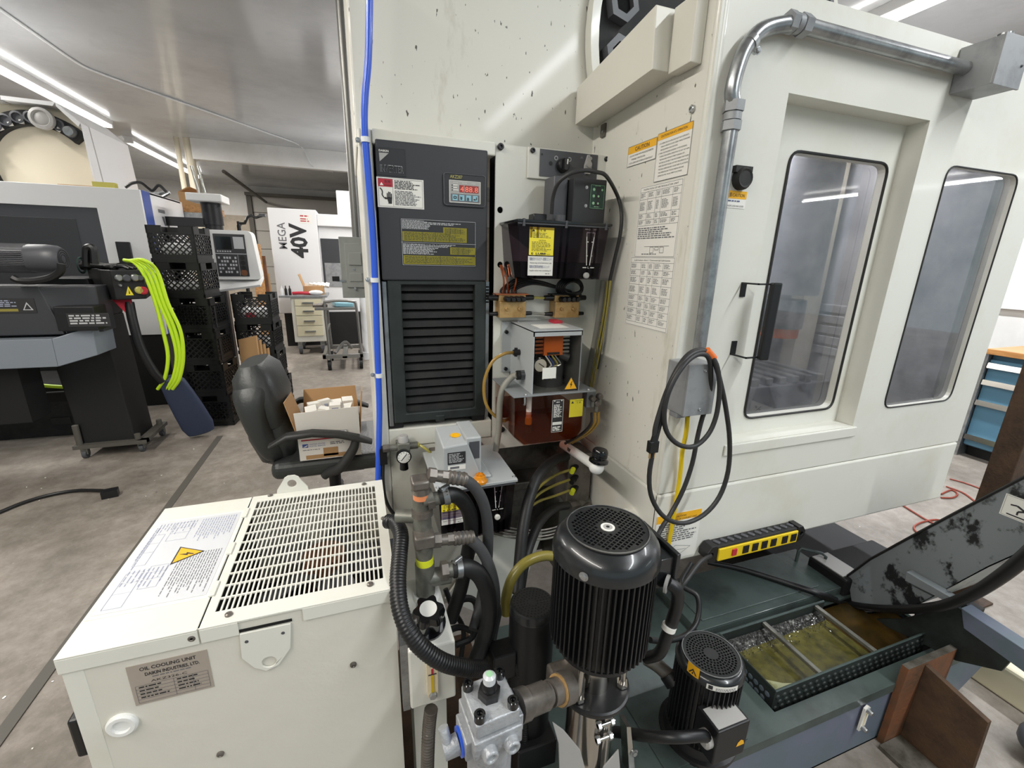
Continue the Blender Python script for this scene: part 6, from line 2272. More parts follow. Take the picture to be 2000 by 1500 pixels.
# square box at the right end
ub0, ub1 = at(1952, 95, y=yC - .1), at(1985, 170, y=yC - .1)
bx = at(1890, 140, y=yC - .03)
UB = thing('junction_box', (bx.x + .05, yC - .05, ztop_ - .05), 'grey steel junction box at the right end of the conduit', 'electrical box')
b = MB('boxgrey').box((bx.x, yC - .085, ztop_ - .052), (bx.x + .105, yC - .001, ztop_ + .052))
obj('body', b, UB, bev=.002)
b = MB('boxgrey').box((bx.x - .001, yC - .09, ztop_ - .054), (bx.x + .107, yC - .085, ztop_ + .054))
b.socket((bx.x + .09, yC - .09, ztop_ - .005), (0, -1, 0), .003, 'charcoal')
obj('cover', b, UB, bev=.003)
b = MB('galv').cyl((bx.x + .07, yC - .05, ztop_ + .052), (bx.x + .07, yC - .05, ztop_ + .075), .016)
b.lathe((bx.x + .07, yC - .05, ztop_ + .058), (0, 0, 1), [(.021, 0), (.021, .009)], 6)
obj('connector', b, UB)
# receptacle box
rb0, rb1 = at(1347, 716, y=.80), at(1402, 716, y=.80)
rbz1, rbz0 = at(1375, 712, y=.80).z, at(1375, 808, y=.80).z
RB = thing('outlet_box', ((rb0.x + rb1.x) / 2, .83, rbz0), 'grey steel outlet box with blank cover hung with a coiled black cord', 'electrical box')
b = MB('boxgrey').box((rb0.x - .003, .803, rbz0), (rb1.x - .004, yC - .001, rbz1))
obj('body', b, RB, bev=.002)
b = MB('boxgrey').box((rb0.x - .002, .797, rbz0 - .001), (rb1.x, .803, rbz1 + .001))
xm_ = (rb0.x + rb1.x) / 2
for z in (rbz1 - .014, rbz0 + .014):
    b.socket((xm_ + .002, .797, z), (0, -1, 0), .0035, 'zinc')
cv = obj('cover', b, RB, bev=.003)
obj('bottom_clamp', MB('boxgrey').box((rb0.x, .82, rbz0 - .014), (rb0.x + .026, .85, rbz0)), RB, bev=.002)
b = MB('yellowcord').tube([at(u, v, y=y_) for u, v, y_ in ((1343, 812, .835), (1340, 845, .845), (1333, 880, .855), (1328, 930, .86), (1321, 975, .86), (1313, 1025, .86), (1306, 1065, .86), (1300, 1110, .85))], .0058, 10)
for f_ in (.42, .47):
    pass
tag(obj('yellow_cord', b), 'yellow cord hanging straight down from the grey outlet box', 'cord')
HC = thing('extension_cord', at(1275, 885, y=.80), 'black cord with two pin plug, coiled and hung over the conduit at the outlet box', 'cord')
loop = [(1278, 858, .78), (1280, 835, .78), (1290, 800, .78), (1302, 765, .78), (1322, 722, .785), (1345, 692, .79), (1368, 683, .795), (1385, 690, .79), (1397, 712, .785), (1408, 750, .785), (1418, 800, .785), (1425, 860, .785), (1422, 920, .785), (1405, 970, .785),
        (1375, 1005, .785), (1335, 1022, .785), (1298, 1010, .785), (1274, 975, .785), (1268, 930, .785), (1278, 870, .785), (1292, 815, .785), (1303, 765, .775), (1325, 720, .775), (1350, 692, .782), (1378, 686, .788), (1396, 705, .78), (1404, 735, .775), (1405, 770, .775), (1398, 815, .775),
        (1382, 850, .775), (1355, 872, .775), (1325, 868, .775), (1303, 845, .775), (1297, 810, .772), (1306, 765, .768), (1330, 720, .77), (1356, 695, .778), (1380, 694, .782), (1388, 720, .79), (1385, 780, .808), (1372, 815, .82), (1362, 855, .82), (1352, 905, .82), (1335, 955, .82), (1312, 1000, .82), (1290, 1035, .80), (1275, 1070, .78)]
obj('cord_loops', MB('cord').tube([at(u, v, y=y_) for u, v, y_ in loop], .0058, 10, sub=4), HC)
pz = at(1275, 872, y=.78)
q = MB('black').rbox(pz + V((0, 0, 0)), (.024, .014, .028))
q.cyl(pz + V((.002, 0, .012)), pz + V((.003, 0, .034)), .009, .006)
for dx_ in (-.006, .006):
    q.box(pz + V((dx_ - .001, -.003, -.03)), pz + V((dx_ + .001, .003, -.013)), 'brass')
obj('plug', q, HC, bev=.002)
q = MB('orange').cyl(at(1380, 684, y=.785), at(1394, 700, y=.785), .0085)
obj('tape', q, HC, label='orange tape round the loops')

# ------------------------------------------------------------------ chip conveyor at right
KX = 1.66
cz = lambda u, v: at(u, v, x=KX)
CV = thing('chip_conveyor', (KX + .15, .75, 0), 'dark grey chip conveyor rising out of the tank at far right', 'conveyor')
up = [cz(1655, 1125), cz(1700, 1092), cz(1800, 1037), cz(1900, 984), cz(2000, 932), cz(2080, 890)]
lowp = [cz(2080, 1030), cz(2000, 1077), cz(1930, 1108), cz(1870, 1140), cz(1800, 1178), cz(1740, 1196), cz(1668, 1200)]
b = MB('conveyor').prism(up + lowp, (.006, 0, 0))
b.prism([p + V((.3, 0, 0)) for p in up + lowp], (.006, 0, 0))
for k in range(len(up) - 1):
    b.hexa([up[k] + V((0, 0, -.006)), up[k] + V((.306, 0, -.006)), up[k + 1] + V((.306, 0, -.006)), up[k + 1] + V((0, 0, -.006)), up[k], up[k] + V((.306, 0, 0)), up[k + 1] + V((.306, 0, 0)), up[k + 1]])
for k in range(len(lowp) - 1):
    b.hexa([lowp[k], lowp[k] + V((.306, 0, 0)), lowp[k + 1] + V((.306, 0, 0)), lowp[k + 1], lowp[k] + V((0, 0, .006)), lowp[k] + V((.306, 0, .006)), lowp[k + 1] + V((.306, 0, .006)), lowp[k + 1] + V((0, 0, .006))])
obj('trough', b, CV)
p0_, p1_ = cz(1655, 1125), cz(1668, 1200)
b = MB('dark').box((KX - .03, p0_.y - .02, .0), (KX + .34, p0_.y + .13, p0_.z))
b.box((KX - .1, p0_.y + .13, .0), (KX + .4, 1.5, p0_.z - .05))
obj('boot', b, CV, bev=.008)
b = MB('conveyor').tube([p + V((-.002, 0, 0)) for p in up], .004, 6, 'black', smooth=False)
obj('edge_strip', b, CV)
bk = [cz(1783, 1112), cz(1800, 1122), cz(1878, 1166), cz(1865, 1172), cz(1780, 1130)]
b = MB('conveyor').prism([p + V((-.004, 0, 0)) for p in bk], (-.03, 0, 0))
obj('side_bracket', b, CV, bev=.002)
low = [cz(1700, 1200), cz(1760, 1200), cz(1870, 1172), cz(1905, 1200), cz(1995, 1262), cz(1960, 1300), cz(1870, 1280), cz(1790, 1240)]
b = MB('tankdark').prism([V((p.x + .0, p.y, max(.06, p.z - .02))) for p in low], (.012, 0, 0))
obj('lower_plate', b, CV)
rl_ = [cz(1880, 1185), cz(2040, 1290), cz(2030, 1330), cz(1885, 1225)]
obj('support_rail', MB('tankblue').prism([p + V((-.01, 0, 0)) for p in rl_], (.05, 0, 0)), CV, bev=.003)
b = MB('dark').box((KX + .02, .62, 0), (KX + .06, .68, .3))
b.box((KX + .24, .62, 0), (KX + .28, .68, .3)).box((KX + .02, .3, 0), (KX + .28, .36, .02))
obj('leg', b, CV)
# sticker: falling person
t0_, t1_, t2_ = cz(1966, 963), cz(2040, 990), cz(1951, 998)
L = Lab((KX - .0005, t0_.y, t0_.z), (0, -1, 0), (0, 0, -1), .11, t0_.z - t2_.z + .006, 'paperold')
w_, h_ = L.w, L.h
L.up().frame(.003, .003, w_ - .003, h_ - .003, .0008, 'inksoft')
L.line(w_ * .12, h_ * .86, w_ * .55, h_ * .86, .0035, 'ink')
L.disc(w_ * .72, h_ * .35, .006, 'ink', 14)
for s_ in ((.62, .42, .42, .52, .007), (.42, .52, .26, .38, .005), (.26, .38, .14, .42, .004), (.42, .52, .3, .62, .005), (.3, .62, .3, .78, .004), (.6, .42, .5, .2, .004), (.62, .46, .7, .62, .004)):
    L.line(w_ * s_[0], h_ * s_[1], w_ * s_[2], h_ * s_[3], s_[4], 'ink')
obj('warning_sticker', L, CV, label='cream sticker with black falling figure')
# pale flat lid on the boot
bz = p0_.z
obj('boot_lid', MB('padgrey').box((KX - .025, p0_.y + .0, bz), (KX + .06, p0_.y + .12, bz + .004)), CV, label='pale shiny flat lid on the boot')
b = MB('black').tube([at(1382, 1098, z=TZ + .045), at(1450, 1112, z=TZ + .045), at(1540, 1140, z=TZ + .045), at(1600, 1160, z=TZ + .045), at(1650, 1178, y=.86), at(1710, 1188, y=.76), at(1770, 1190, x=1.6), at(1840, 1183, x=1.58), at(1900, 1160, x=1.56), at(1960, 1122, x=1.55), at(2010, 1080, x=1.54), at(2070, 1020, x=1.54)], .0135, 14, rr=[.009, .011, .0125, .014, .016, .017])
tag(obj('power_cable', b), 'thick black cable drooping from under the power strip across the conveyor', 'cable')

# ------------------------------------------------------------------ rusty steel stand
fy = .562
q0, q1 = at(1768, 1300, y=fy), at(1852, 1284, y=fy)
ST = thing('steel_stand', (q0.x + .1, fy - .1, 0), 'rusty brown steel angle stand on the floor in front of the tank', 'steel stand')
b = MB('rustlight').box((q0.x - .005, fy - .012, 0), (q1.x, fy + .006, q0.z))
b.box((q0.x - .005, fy - .0122, q0.z - .001), (q1.x, fy + .006, q0.z + .0005), 'millsteel')
obj('flange', b, ST, bev=.002)
wp0, wp1 = at(1803, 1310, y=fy - .012), at(1930, 1412, z=q0.z * .82)
wx = wp0.x
yw1 = at(1930, 1412, x=wx).y
zw1 = at(1930, 1412, x=wx).z
b = MB('rust').prism([(wx, fy - .0125, 0), (wx, fy - .0125, q0.z - .01), (wx, yw1, zw1), (wx, yw1 - .01, 0)], (.016, 0, 0))
obj('web', b, ST, bev=.001)
b = MB('millsteel').box((wx - .1, fy - .3, 0), (wx - .004, fy - .013, .014))
obj('base_plate', b, ST, bev=.001)
# bits on the right floor
p = at(1945, 1352, z=.0)
b = MB('rust')
for a, c in (((0, 0, 0), (.4, .05, .004)), ((0, 0, .046), (.4, .05, .05)), ((0, 0, .004), (.4, .004, .046)), ((0, .046, .004), (.4, .05, .046))):
    b.box(p + V(a), p + V(c))
tag(obj('square_tube', b), 'short rusty square steel tube lying on the floor at right edge', 'tube')
px_ = at(1952, 948, x=2.45)
b = MB('rust').box((px_.x - .04, px_.y - .04, 0), (px_.x + .04, px_.y + .04, 1.6))
b.box((px_.x - .08, px_.y - .08, 0), (px_.x + .08, px_.y + .08, .01))
tag(obj('steel_post', b, bev=.003), 'upright rusty steel post in front of the blue drawer cabinet', 'post')
for px in ([(1760, 985), (1800, 1010), (1840, 1035), (1850, 1080)], [(1855, 935), (1890, 945), (1930, 962), (1950, 985)], [(1848, 950), (1880, 962), (1905, 980), (1930, 1000)], [(1838, 965), (1858, 957), (1870, 965), (1860, 972), (1838, 972)],
           [(1850, 1023), (1830, 1015), (1800, 1020), (1785, 1030), (1795, 1045)]):
    b = MB('redcord').tube([at(u, v, z=.006) for u, v in px], .005, 6)
    tag(obj('floor_cable', b), 'thin reddish cable snaking over the floor beyond the enclosure', 'cable', 'reddish cables on the floor')
p = at(1985, 1440, z=.06)
b = MB('charcoal').ball(p + V((.07, -.04, .0)), .085, 18, sc=(1, .7, .5))
b.ball(p + V((.08, -.1, -.025)), .085, 18, 'blackmatte', sc=(1, 1, .4))
tag(obj('duffel_bag', b), 'grey and black bag half out of frame at the lower right corner', 'bag')
p = at(1895, 1140, z=.02)
b = MB('drawercream').box((1.98, .30, 0), (2.2, .62, .12))
tag(obj('wooden_crate', b, bev=.01), 'cream box on the floor under the raised conveyor', 'box')
b = MB('wood').box((1.9, .02, 0), (2.9, .12, .03))
tag(obj('wooden_plank', b), 'pale plank on the floor at the right edge beyond the tank', 'plank')

# ------------------------------------------------------------------ blue drawer cabinet
CX, CY1, CY0 = 4.4, 1.83, .35
zz2 = lambda u, v: at(u, v, x=CX).z
DC = thing('tool_cabinet', (CX + .3, 1.1, 0), 'blue tool cabinet with wide drawers, steel pulls and wooden top at right edge', 'cabinet')
zt1, zt0 = zz2(1940, 684), zz2(1938, 692)
obj('worktop', MB('woodtop').box((CX - .03, CY0, zt0), (CX + .7, CY1 + .03, zt1 + .01)), DC, bev=.004, label='wooden top')
obj('carcass', MB('cabblue2').box((CX + .02, CY0, .09), (CX + .68, CY1, zt0)), DC)
obj('plinth', MB('dark').box((CX + .08, CY0, 0), (CX + .6, CY1, .09)), DC)
hz = [zt0 - .015, zz2(1932, 713), zz2(1924, 746), zz2(1910, 785), zz2(1885, 850), .1]
for k in range(5):
    za, zb = hz[k + 1] + (-.02 if k < 4 else 0), hz[k] - .024
    d = obj('drawer', MB('cabblue').box((CX, CY0, za), (CX + .02, CY1, zb)), DC, bev=.003)
    if k < 4:
        zc2 = hz[k + 1]
        obj('pull', MB('steel').prism([(CX - .028, CY0, zc2 - .018), (CX, CY0, zc2 - .022), (CX, CY0, zc2 + .016), (CX - .02, CY0, zc2 + .02)], (0, CY1 - CY0, 0)), d, label='bright steel drawer pull')
obj('end_panel', MB('galv').box((CX - .03, CY1 + .005, 0), (CX + .6, CY1 + .06, zt0)), DC)
# ================================================================== left side and far room
def loft(b, rings, m=None, smooth=True, caps=True):
    n = len(rings[0])
    vs = [p for r in rings for p in r]
    fs = []
    for i in range(len(rings) - 1):
        for k in range(n):
            j = (k + 1) % n
            fs.append((i * n + k, i * n + j, (i + 1) * n + j, (i + 1) * n + k))
    if caps:
        fs.append(tuple(reversed(range(n))))
        fs.append(tuple((len(rings) - 1) * n + k for k in range(n)))
    return b.raw(vs, fs, m, smooth)


def sup(c, X, Y, a, b_, n=28, e=.5):
    """rounded section (superellipse) round c"""
    out = []
    for i in range(n):
        t = 2 * PI * i / n
        ct, st_ = math.cos(t), math.sin(t)
        out.append(V(c) + V(X) * (a * math.copysign(abs(ct) ** e, ct)) + V(Y) * (b_ * math.copysign(abs(st_) ** e, st_)))
    return out


# ------------------------------------------------------------------ white machine at far left
MY = 4.75
e1 = at(272, 370, y=MY)
MX, MZ = e1.x, e1.z
mzb = at(250, 655, y=MY).z
WM = thing('milling_machine', (MX - 1.2, MY + .8, 0), 'white machine with blue corner stripe and round tool magazine on top at left', 'machine')
b = MB('millwhite')
gz1, gz0 = at(100, 402, y=MY).z, mzb + .12
gxr = at(176, 402, y=MY).x
b.plate(yrect(-4.6, mzb, MX, MZ, MY), [yrect(-4.3, gz0, gxr + .04, gz1, MY)], (0, .03, 0))
b.box((-4.6, MY + .03, MZ - .02), (MX, MY + .95, MZ))
obj('front_panel', b, WM, bev=.004)
obj('door', MB('millgrey').box((-4.3, MY + .012, gz0), (gxr + .04, MY + .03, gz1)), WM)
b = MB('sawdark').box((-4.2, MY + .008, gz0 + .1), (gxr - .12, MY + .012, gz1 - .09))
obj('door_window', b, WM, bev=.003)
ys1 = at(292, 380, x=MX).y
ye = at(355, 395, x=MX).y
b = MB('millwhite').box((MX - .03, ys1, mzb), (MX, ye, MZ))
b.box((MX - .03, ye, MZ - .9), (MX - .01, max(ye + .02, MY + .93), MZ - .25), 'millgrey')
obj('side_panel', b, WM)
obj('blue_stripe', MB('machineblue').box((MX - .03, MY + .03, mzb), (MX + .001, ys1, MZ)), WM, label='blue corner stripe')
lg = at(308, 408, x=MX)
L = Lab((MX + .0, lg.y, lg.z), (0, 1, 0), (0, 0, -1), .0005, .0005, 'inksoft', .0005)
L.rect(0, 0, .16, .03, 'inksoft')
L.poly([(.06, .06), (.12, .06), (.14, .14), (.1, .14)], 'inksoft').poly([(.14, .05), (.22, .09), (.22, .15), (.17, .15)], 'inksoft')
L.rect(.02, .19, .3, .28, 'inksoft')
L.up().rows(.04, .205, .28, .265, 1, 'greyink', 3, .7)
obj('logo', L, WM)
b = MB('pedblack').box((-4.6, MY + .02, 0), (MX - .02, MY + .95, mzb))
obj('base', b, WM)
p = at(246, 494, y=MY)
obj('door_handle', MB('black').box((p.x - .05, MY - .03, p.z - .09), (p.x + .045, MY, p.z + .09)), WM, bev=.006)
# tool magazine housing on the roof
HY = 5.05
o5 = [at(u, v, y=HY) for u, v in ((-160, 175), (0, 186), (107, 199), (157, 240), (192, 372))]
o5.append(V((o5[0].x, HY, o5[-1].z)))
b = MB('millwhite')
for k in range(4):
    p, q_ = o5[k], o5[k + 1]
    b.hexa([p, p + V((0, .85, 0)), q_ + V((0, .85, 0)), q_, p + V((0, 0, -.03)), p + V((0, .85, -.03)), q_ + V((0, .85, -.03)), q_ + V((-.02, 0, -.03))])
obj('magazine_housing', b, WM)
inn = [V((p.x, HY + .12, p.z)) for p in o5]
obj('magazine_back', MB('tanpaint').prism(inn, (0, .02, 0)), WM)
cc = at(92, 332, y=HY + .1)
ro = (at(92, 223, y=HY + .1) - cc).length
ri = (at(92, 250, y=HY + .1) - cc).length
pn0, pn1 = o5[3], o5[4]
side_x = lambda z: pn0.x + (pn1.x - pn0.x) * max(0, min(1, (pn0.z - z) / (pn0.z - pn1.z))) - .012
ring = MB('blackmatte')
for k in range(96):
    a0, a1_ = 2 * PI * k / 96, 2 * PI * (k + 1) / 96
    q4 = [V((cc.x + math.cos(a) * r_, HY + .12, cc.z + math.sin(a) * r_)) for a, r_ in ((a0, ri), (a0, ro), (a1_, ro), (a1_, ri))]
    if all(p.x < side_x(p.z) for p in q4) and max(p.z for p in q4) > MZ:
        ring.prism(q4, (0, -.06, 0))
rg = obj('magazine_ring', ring, WM)
for k in range(28):
    a = k * 2 * PI / 28
    c = V((cc.x + math.cos(a) * (ri + ro) / 2, HY + .058, cc.z + math.sin(a) * (ri + ro) / 2))
    if c.x > side_x(c.z) - .05 or c.z < MZ + .06:
        continue
    q = MB('charcoal').lathe(c, (0, -1, 0), [(.045, 0), (.045, .02), (.032, .022), (.03, .005), (.001, .004)], 16, caps=False)
    if k in (4, 12):
        q.lathe(c, (0, -1, 0), [(.04, .02), (.035, .05), (.001, .052)], 16, 'galv', caps=False)
    if k == 6:
        q.lathe(c, (0, -1, 0), [(.08, .02), (.08, .06), (.06, .065), (.05, .05), (.02, .06), (.001, .06)], 24, 'padgrey', caps=False)
    q.rbox(c + V((-math.sin(a), 0, math.cos(a))) * .066 + V((-math.cos(a) * .04, -.006, -math.sin(a) * .04)), (.03, .01, .03), (0, -a, 0), 'paper')
    obj('tool_pot', q, rg)
# odds and ends on the roof
b = MB('cardboard').box((MX - .6, MY + .15, MZ), (MX - .22, MY + .3, MZ + .02))
b.box((MX - .35, MY + .1, MZ + .0), (MX - .2, MY + .16, MZ + .05), 'tubeyellow')
tag(obj('scrap_wood', b), 'thin wood offcuts lying on the roof of the white machine', 'wood')
b = MB('black').tube([at(u, v, y=MY + .2) for u, v in ((245, 366), (258, 358), (275, 357), (290, 368), (298, 372), (310, 362), (325, 375))], .012, 6)
tag(obj('loose_cable', b), 'black cable curling on the roof edge of the white machine', 'cable')
b = MB('zinc').tube([at(u, v, y=MY + .5) for u, v in ((280, 372), (300, 378), (330, 376), (318, 385))], .014, 6)
tag(obj('metal_rod', b), 'bent metal rod lying on the roof of the white machine', 'rod')
p0, p1 = at(332, 390, y=5.6), at(380, 402, y=5.6)
cz_ = at(405, 420, y=5.6).z + .1
b = MB('cardboard').box((p0.x + .02, 5.8, cz_), (p1.x + .02, 6.15, cz_ + .13))
b.hexa([(p0.x + .02, 5.8, cz_ + .13), (p0.x + .04, 5.8, cz_ + .13), (p0.x + .04, 6.15, cz_ + .13), (p0.x + .02, 6.15, cz_ + .13), (p0.x + .12, 5.78, cz_ + .18), (p0.x + .14, 5.78, cz_ + .18), (p0.x + .14, 6.15, cz_ + .18), (p0.x + .12, 6.15, cz_ + .18)])
tag(obj('open_carton', b), 'brown open carton on the shelf behind the blue striped machine', 'box')
s0, s1 = at(347, 397, y=5.6), at(405, 420, y=5.6)
b = MB('wood').box((s0.x - .3, 5.75, s1.z + .03), (s1.x, 6.3, s1.z + .1))
b.box((s0.x - .3, 5.76, s1.z - .06), (s1.x - .05, 5.9, s1.z + .03), 'galv')
for x in (s0.x - .25, s1.x - .1):
    b.box((x, 6.05, 0), (x + .06, 6.15, s1.z), 'black')
tag(obj('shelf', b), 'wooden shelf with grey edge behind the white machine', 'shelf')

# control pendant
PY = 5.15
t0_, t1_, t2_ = at(381, 447, y=PY), at(489, 448, y=PY), at(440, 566, y=PY)
PD = thing('control_pendant', ((t0_.x + t1_.x) / 2, PY + .1, .9), 'white control pendant with black keypad hanging behind the tall crate stack', 'control panel')
b = MB('pendant').prism(rrect([(t0_.x, PY, t2_.z + .1), (t1_.x + .04, PY, t2_.z + .1), (t1_.x, PY, t0_.z), (t0_.x, PY, t0_.z)], .05), (0, .18, 0))
b.hexa([(t0_.x + .1, PY - .1, t2_.z - .02), (t1_.x + .05, PY - .14, t2_.z + .04), (t1_.x + .04, PY + .15, t2_.z + .1), (t0_.x + .1, PY + .15, t2_.z + .1), (t0_.x + .1, PY - .1, t2_.z + .0), (t1_.x + .05, PY - .14, t2_.z + .06), (t1_.x + .04, PY + .15, t2_.z + .13), (t0_.x + .1, PY + .15, t2_.z + .13)])
obj('shell', b, PD, bev=.006)
k0_, k1_ = at(415, 456, y=PY), at(488, 540, y=PY)
L = Lab((k0_.x, PY - .001, k0_.z), (1, 0, 0), (0, 0, -1), k1_.x - k0_.x, k0_.z - k1_.z, 'pendkeys', .006)
w_, h_ = L.w, L.h
L.up(.001)
L.rect(w_ * .05, h_ * .06, w_ * .55, h_ * .36, 'blackgloss')
for i in range(6):
    L.rect(w_ * (.06 + .08 * i), h_ * .39, w_ * (.11 + .08 * i), h_ * .42, 'key')
L.rect(w_ * .62, h_ * .06, w_ * .95, h_ * .34, 'key')
L.line(0, h_ * .46, w_, h_ * .46, .006, 'key')
for i in range(7):
    for j in range(5):
        if (i * 5 + j) % 4 != 1:
            L.rect(w_ * (.06 + .088 * i), h_ * (.53 + .085 * j), w_ * (.12 + .088 * i), h_ * (.58 + .085 * j), 'key')
for j, mm in enumerate(('black', 'black', 'black')):
    L.disc(w_ * .84, h_ * (.55 + .12 * j), .022, mm, 12)
L.disc(w_ * .84, h_ * .91, .03, 'rustlight', 16)
L.rect(w_ * .7, h_ * .48, w_ * .71, h_ * .98, 'key')
obj('keypad', L, PD, label='black keypad with screen')
a0 = at(418, 440, y=PY + .1)
za, zb = at(418, 397, y=PY + .1).z, at(410, 381, y=PY + .1).z
b = MB('black').cyl((a0.x, PY + .1, a0.z), (a0.x, PY + .1, za), .085, n=24)
b.cyl((a0.x, PY + .1, t0_.z), (a0.x, PY + .1, a0.z), .075)
b.box((a0.x - .6, PY + .06, a0.z - .02), (a0.x, PY + .14, a0.z + .06))
obj('swivel_arm', b, PD)
obj('arm_cap', MB('pendant').box((a0.x - .16, PY - .05, za), (a0.x + .13, PY + .25, zb)), PD, bev=.01)
zr = at(403, 326, y=PY + .1).z
b = MB('steel')
for dx_ in (-.05, -.0):
    b.cyl((a0.x + dx_ - .03, PY + .1, zb), (a0.x + dx_ - .06, PY + .1, zr), .014)
obj('guide_rod', b, PD)
# small black lamp arm beyond the pendant
b = MB('black').tube([at(u, v, y=5.6) for u, v in ((468, 437), (478, 436), (483, 424), (490, 421), (500, 425), (512, 421))], .014, 6, smooth=False)
b.box(at(462, 432, y=5.6) + V((0, 0, 0)), at(472, 442, y=5.7))
b.box(at(505, 417, y=5.58), at(520, 424, y=5.65), 'charcoal')
b.tube([at(466, 440, y=5.6), V((at(466, 440, y=5.6).x, 5.65, 0))], .02, 6, smooth=False)
tag(obj('task_lamp', b), 'small black jointed task lamp behind the control pendant', 'lamp')

# ------------------------------------------------------------------ band saw
SY = 3.34
SD = .24
sp = lambda u, v, y=SY: at(u, v, y=y)
BS = thing('band_saw', (-2.0, 3.6, 0), 'dark grey band saw with finned motor on top, cut off at left edge', 'saw')
mr = sp(92, 506)
ml = sp(-60, 503)
R_ = (sp(50, 478).z - sp(50, 531).z) / 2
b = MB('charcoal').cyl((ml.x, SY + .1, mr.z), (sp(62, 503, SY + .1).x, SY + .1, mr.z), R_ * .9, n=32)
for k in range(40):
    a = 2 * PI * k / 40
    b.rbox(((ml.x + sp(62, 503, SY + .1).x) / 2, SY + .1 + math.cos(a) * R_, mr.z + math.sin(a) * R_), (sp(62, 503, SY + .1).x - ml.x, .006, .018), (-a + PI / 2, 0, 0), 'sawgrey')
mo = obj('motor', b, BS)
b = MB('charcoal').lathe((sp(60, 503, SY + .1).x, SY + .1, mr.z), (1, 0, 0), [(R_ * 1.08, 0), (R_ * 1.1, .08), (R_ * 1.02, .13), (R_ * .85, .15), (.001, .15)], 32)
for k in range(3):
    b.lathe((sp(60, 503, SY + .1).x + .1505, SY + .1, mr.z), (1, 0, 0), [(R_ * (.3 + .18 * k), 0), (R_ * (.36 + .18 * k), .0008)], 28, 'black', caps=False)
obj('fan_cover', b, BS)
b = MB('black').tube([sp(u, v, SY - .05) for u, v in ((120, 515), (118, 530), (100, 542), (70, 548), (40, 548), (25, 542))], .02, 8)
obj('motor_lead', b, BS)
b = MB('sawdark')
t_, r1_, r2_ = sp(-60, 556), sp(170, 552), sp(75, 560)
zb_ = sp(60, 655).z
b.hexa([(-3.4, SY, zb_), (sp(125, 650).x, SY, zb_), (sp(125, 650).x, SY + SD, zb_), (-3.4, SY + SD, zb_), (-3.4, SY, r2_.z), (r2_.x, SY, r2_.z), (r2_.x + .05, SY + SD, r2_.z), (-3.4, SY + SD, r2_.z)])
b.hexa([(r2_.x, SY, zb_), (sp(188, 640).x, SY + .08, zb_), (sp(188, 640).x, SY + SD, zb_), (r2_.x, SY + SD, zb_), (r2_.x, SY, r2_.z), (sp(170, 552).x, SY + .08, r2_.z), (sp(170, 552).x, SY + SD, r2_.z), (r2_.x, SY + SD, r2_.z)])
obj('saw_body', b, BS, bev=.006)
b = MB('black').box((sp(112, 600).x, SY - .05, sp(112, 645).z), (sp(188, 590).x, SY + .1, sp(150, 597).z))
cb = obj('blade_guide', b, BS, bev=.006)
L = Lab((sp(128, 609, SY - .05).x, SY - .0505, sp(128, 612, SY - .05).z), (1, 0, 0), (0, 0, -1), .2, .08, 'ink', .002)
L.up().rows(.01, .01, .19, .07, 4, 'greyink', 9, .6)
obj('data_plate', L, cb)
L = Lab((sp(-30, 583).x, SY - .001, sp(0, 583).z), (1, 0, 0), (0, 0, -1), sp(66, 583).x - sp(-30, 583).x, sp(0, 583).z - sp(0, 612).z, 'ink', .002)
w_, h_ = L.w, L.h
L.up().rows(w_ * .05, h_ * .12, w_ * .65, h_ * .6, 4, 'inkfaint', 4)
L.rect(w_ * .05, h_ * .7, w_ * .62, h_ * .88, 'tubeolive')
L.poly([(w_ * .72, h_ * .8), (w_ * .83, h_ * .25), (w_ * .94, h_ * .8)], 'greyink')
L.up().poly([(w_ * .755, h_ * .75), (w_ * .83, h_ * .38), (w_ * .905, h_ * .75)], 'ink')
obj('warning_plate', L, BS)
b = MB('sawblue')
za, zb2 = sp(60, 660).z, sp(125, 712).z
b.hexa([(-3.4, SY - .06, zb2), (sp(125, 712).x, SY - .06, zb2), (sp(125, 712).x, SY + SD, zb2), (-3.4, SY + SD, zb2), (-3.4, SY - .06, za), (sp(112, 655).x, SY - .06, za), (sp(112, 655).x, SY + SD, za), (-3.4, SY + SD, za)])
b.hexa([(sp(125, 712).x, SY - .06, zb2), (sp(190, 690).x, SY + .0, zb2 + .05), (sp(190, 690).x, SY + SD, zb2 + .05), (sp(125, 712).x, SY + SD, zb2), (sp(112, 655).x, SY - .06, za), (sp(178, 633).x, SY + .0, za + .06), (sp(178, 633).x, SY + SD, za + .06), (sp(112, 655).x, SY + SD, za)])
obj('chip_tray', b, BS, bev=.004, label='blue grey tray')
b = MB('blackmatte').box((-3.6, 4.12, 0), (at(165, 845, z=0).x, 4.7, at(165, 752, y=4.12).z))
q_ = at(120, 822, y=4.118)
b.box((q_.x - .06, 4.112, q_.z - .03), (q_.x + .06, 4.119, q_.z + .03), 'black')
obj('base', b, BS, bev=.008)
b = MB('dark').box((-3.0, SY + .05, .35), (-1.95, 3.58, zb2 + .02))

obj('column', b, BS)
b = MB('limehose').tube([at(u, v, y=4.02) for u, v in ((-20, 738), (20, 745), (60, 750), (95, 754), (140, 757))], .014, 8)
b.box((-3.2, 4.0, at(100, 760, y=4.0).z - .1), (at(150, 760, y=4.0).x, 4.05, at(100, 768, y=4.0).z), 'dark')
tag(obj('lime_hose_end', b), 'lime green hose lying on the dark saw base under the tray', 'hose')
b = MB('black').tube([sp(u, v, SY + .16) for u, v in ((168, 520), (168, 490), (172, 483), (182, 486), (185, 515))], .02, 8)
tag(obj('saw_handle', b), 'black bent handle standing above the band saw body', 'handle')

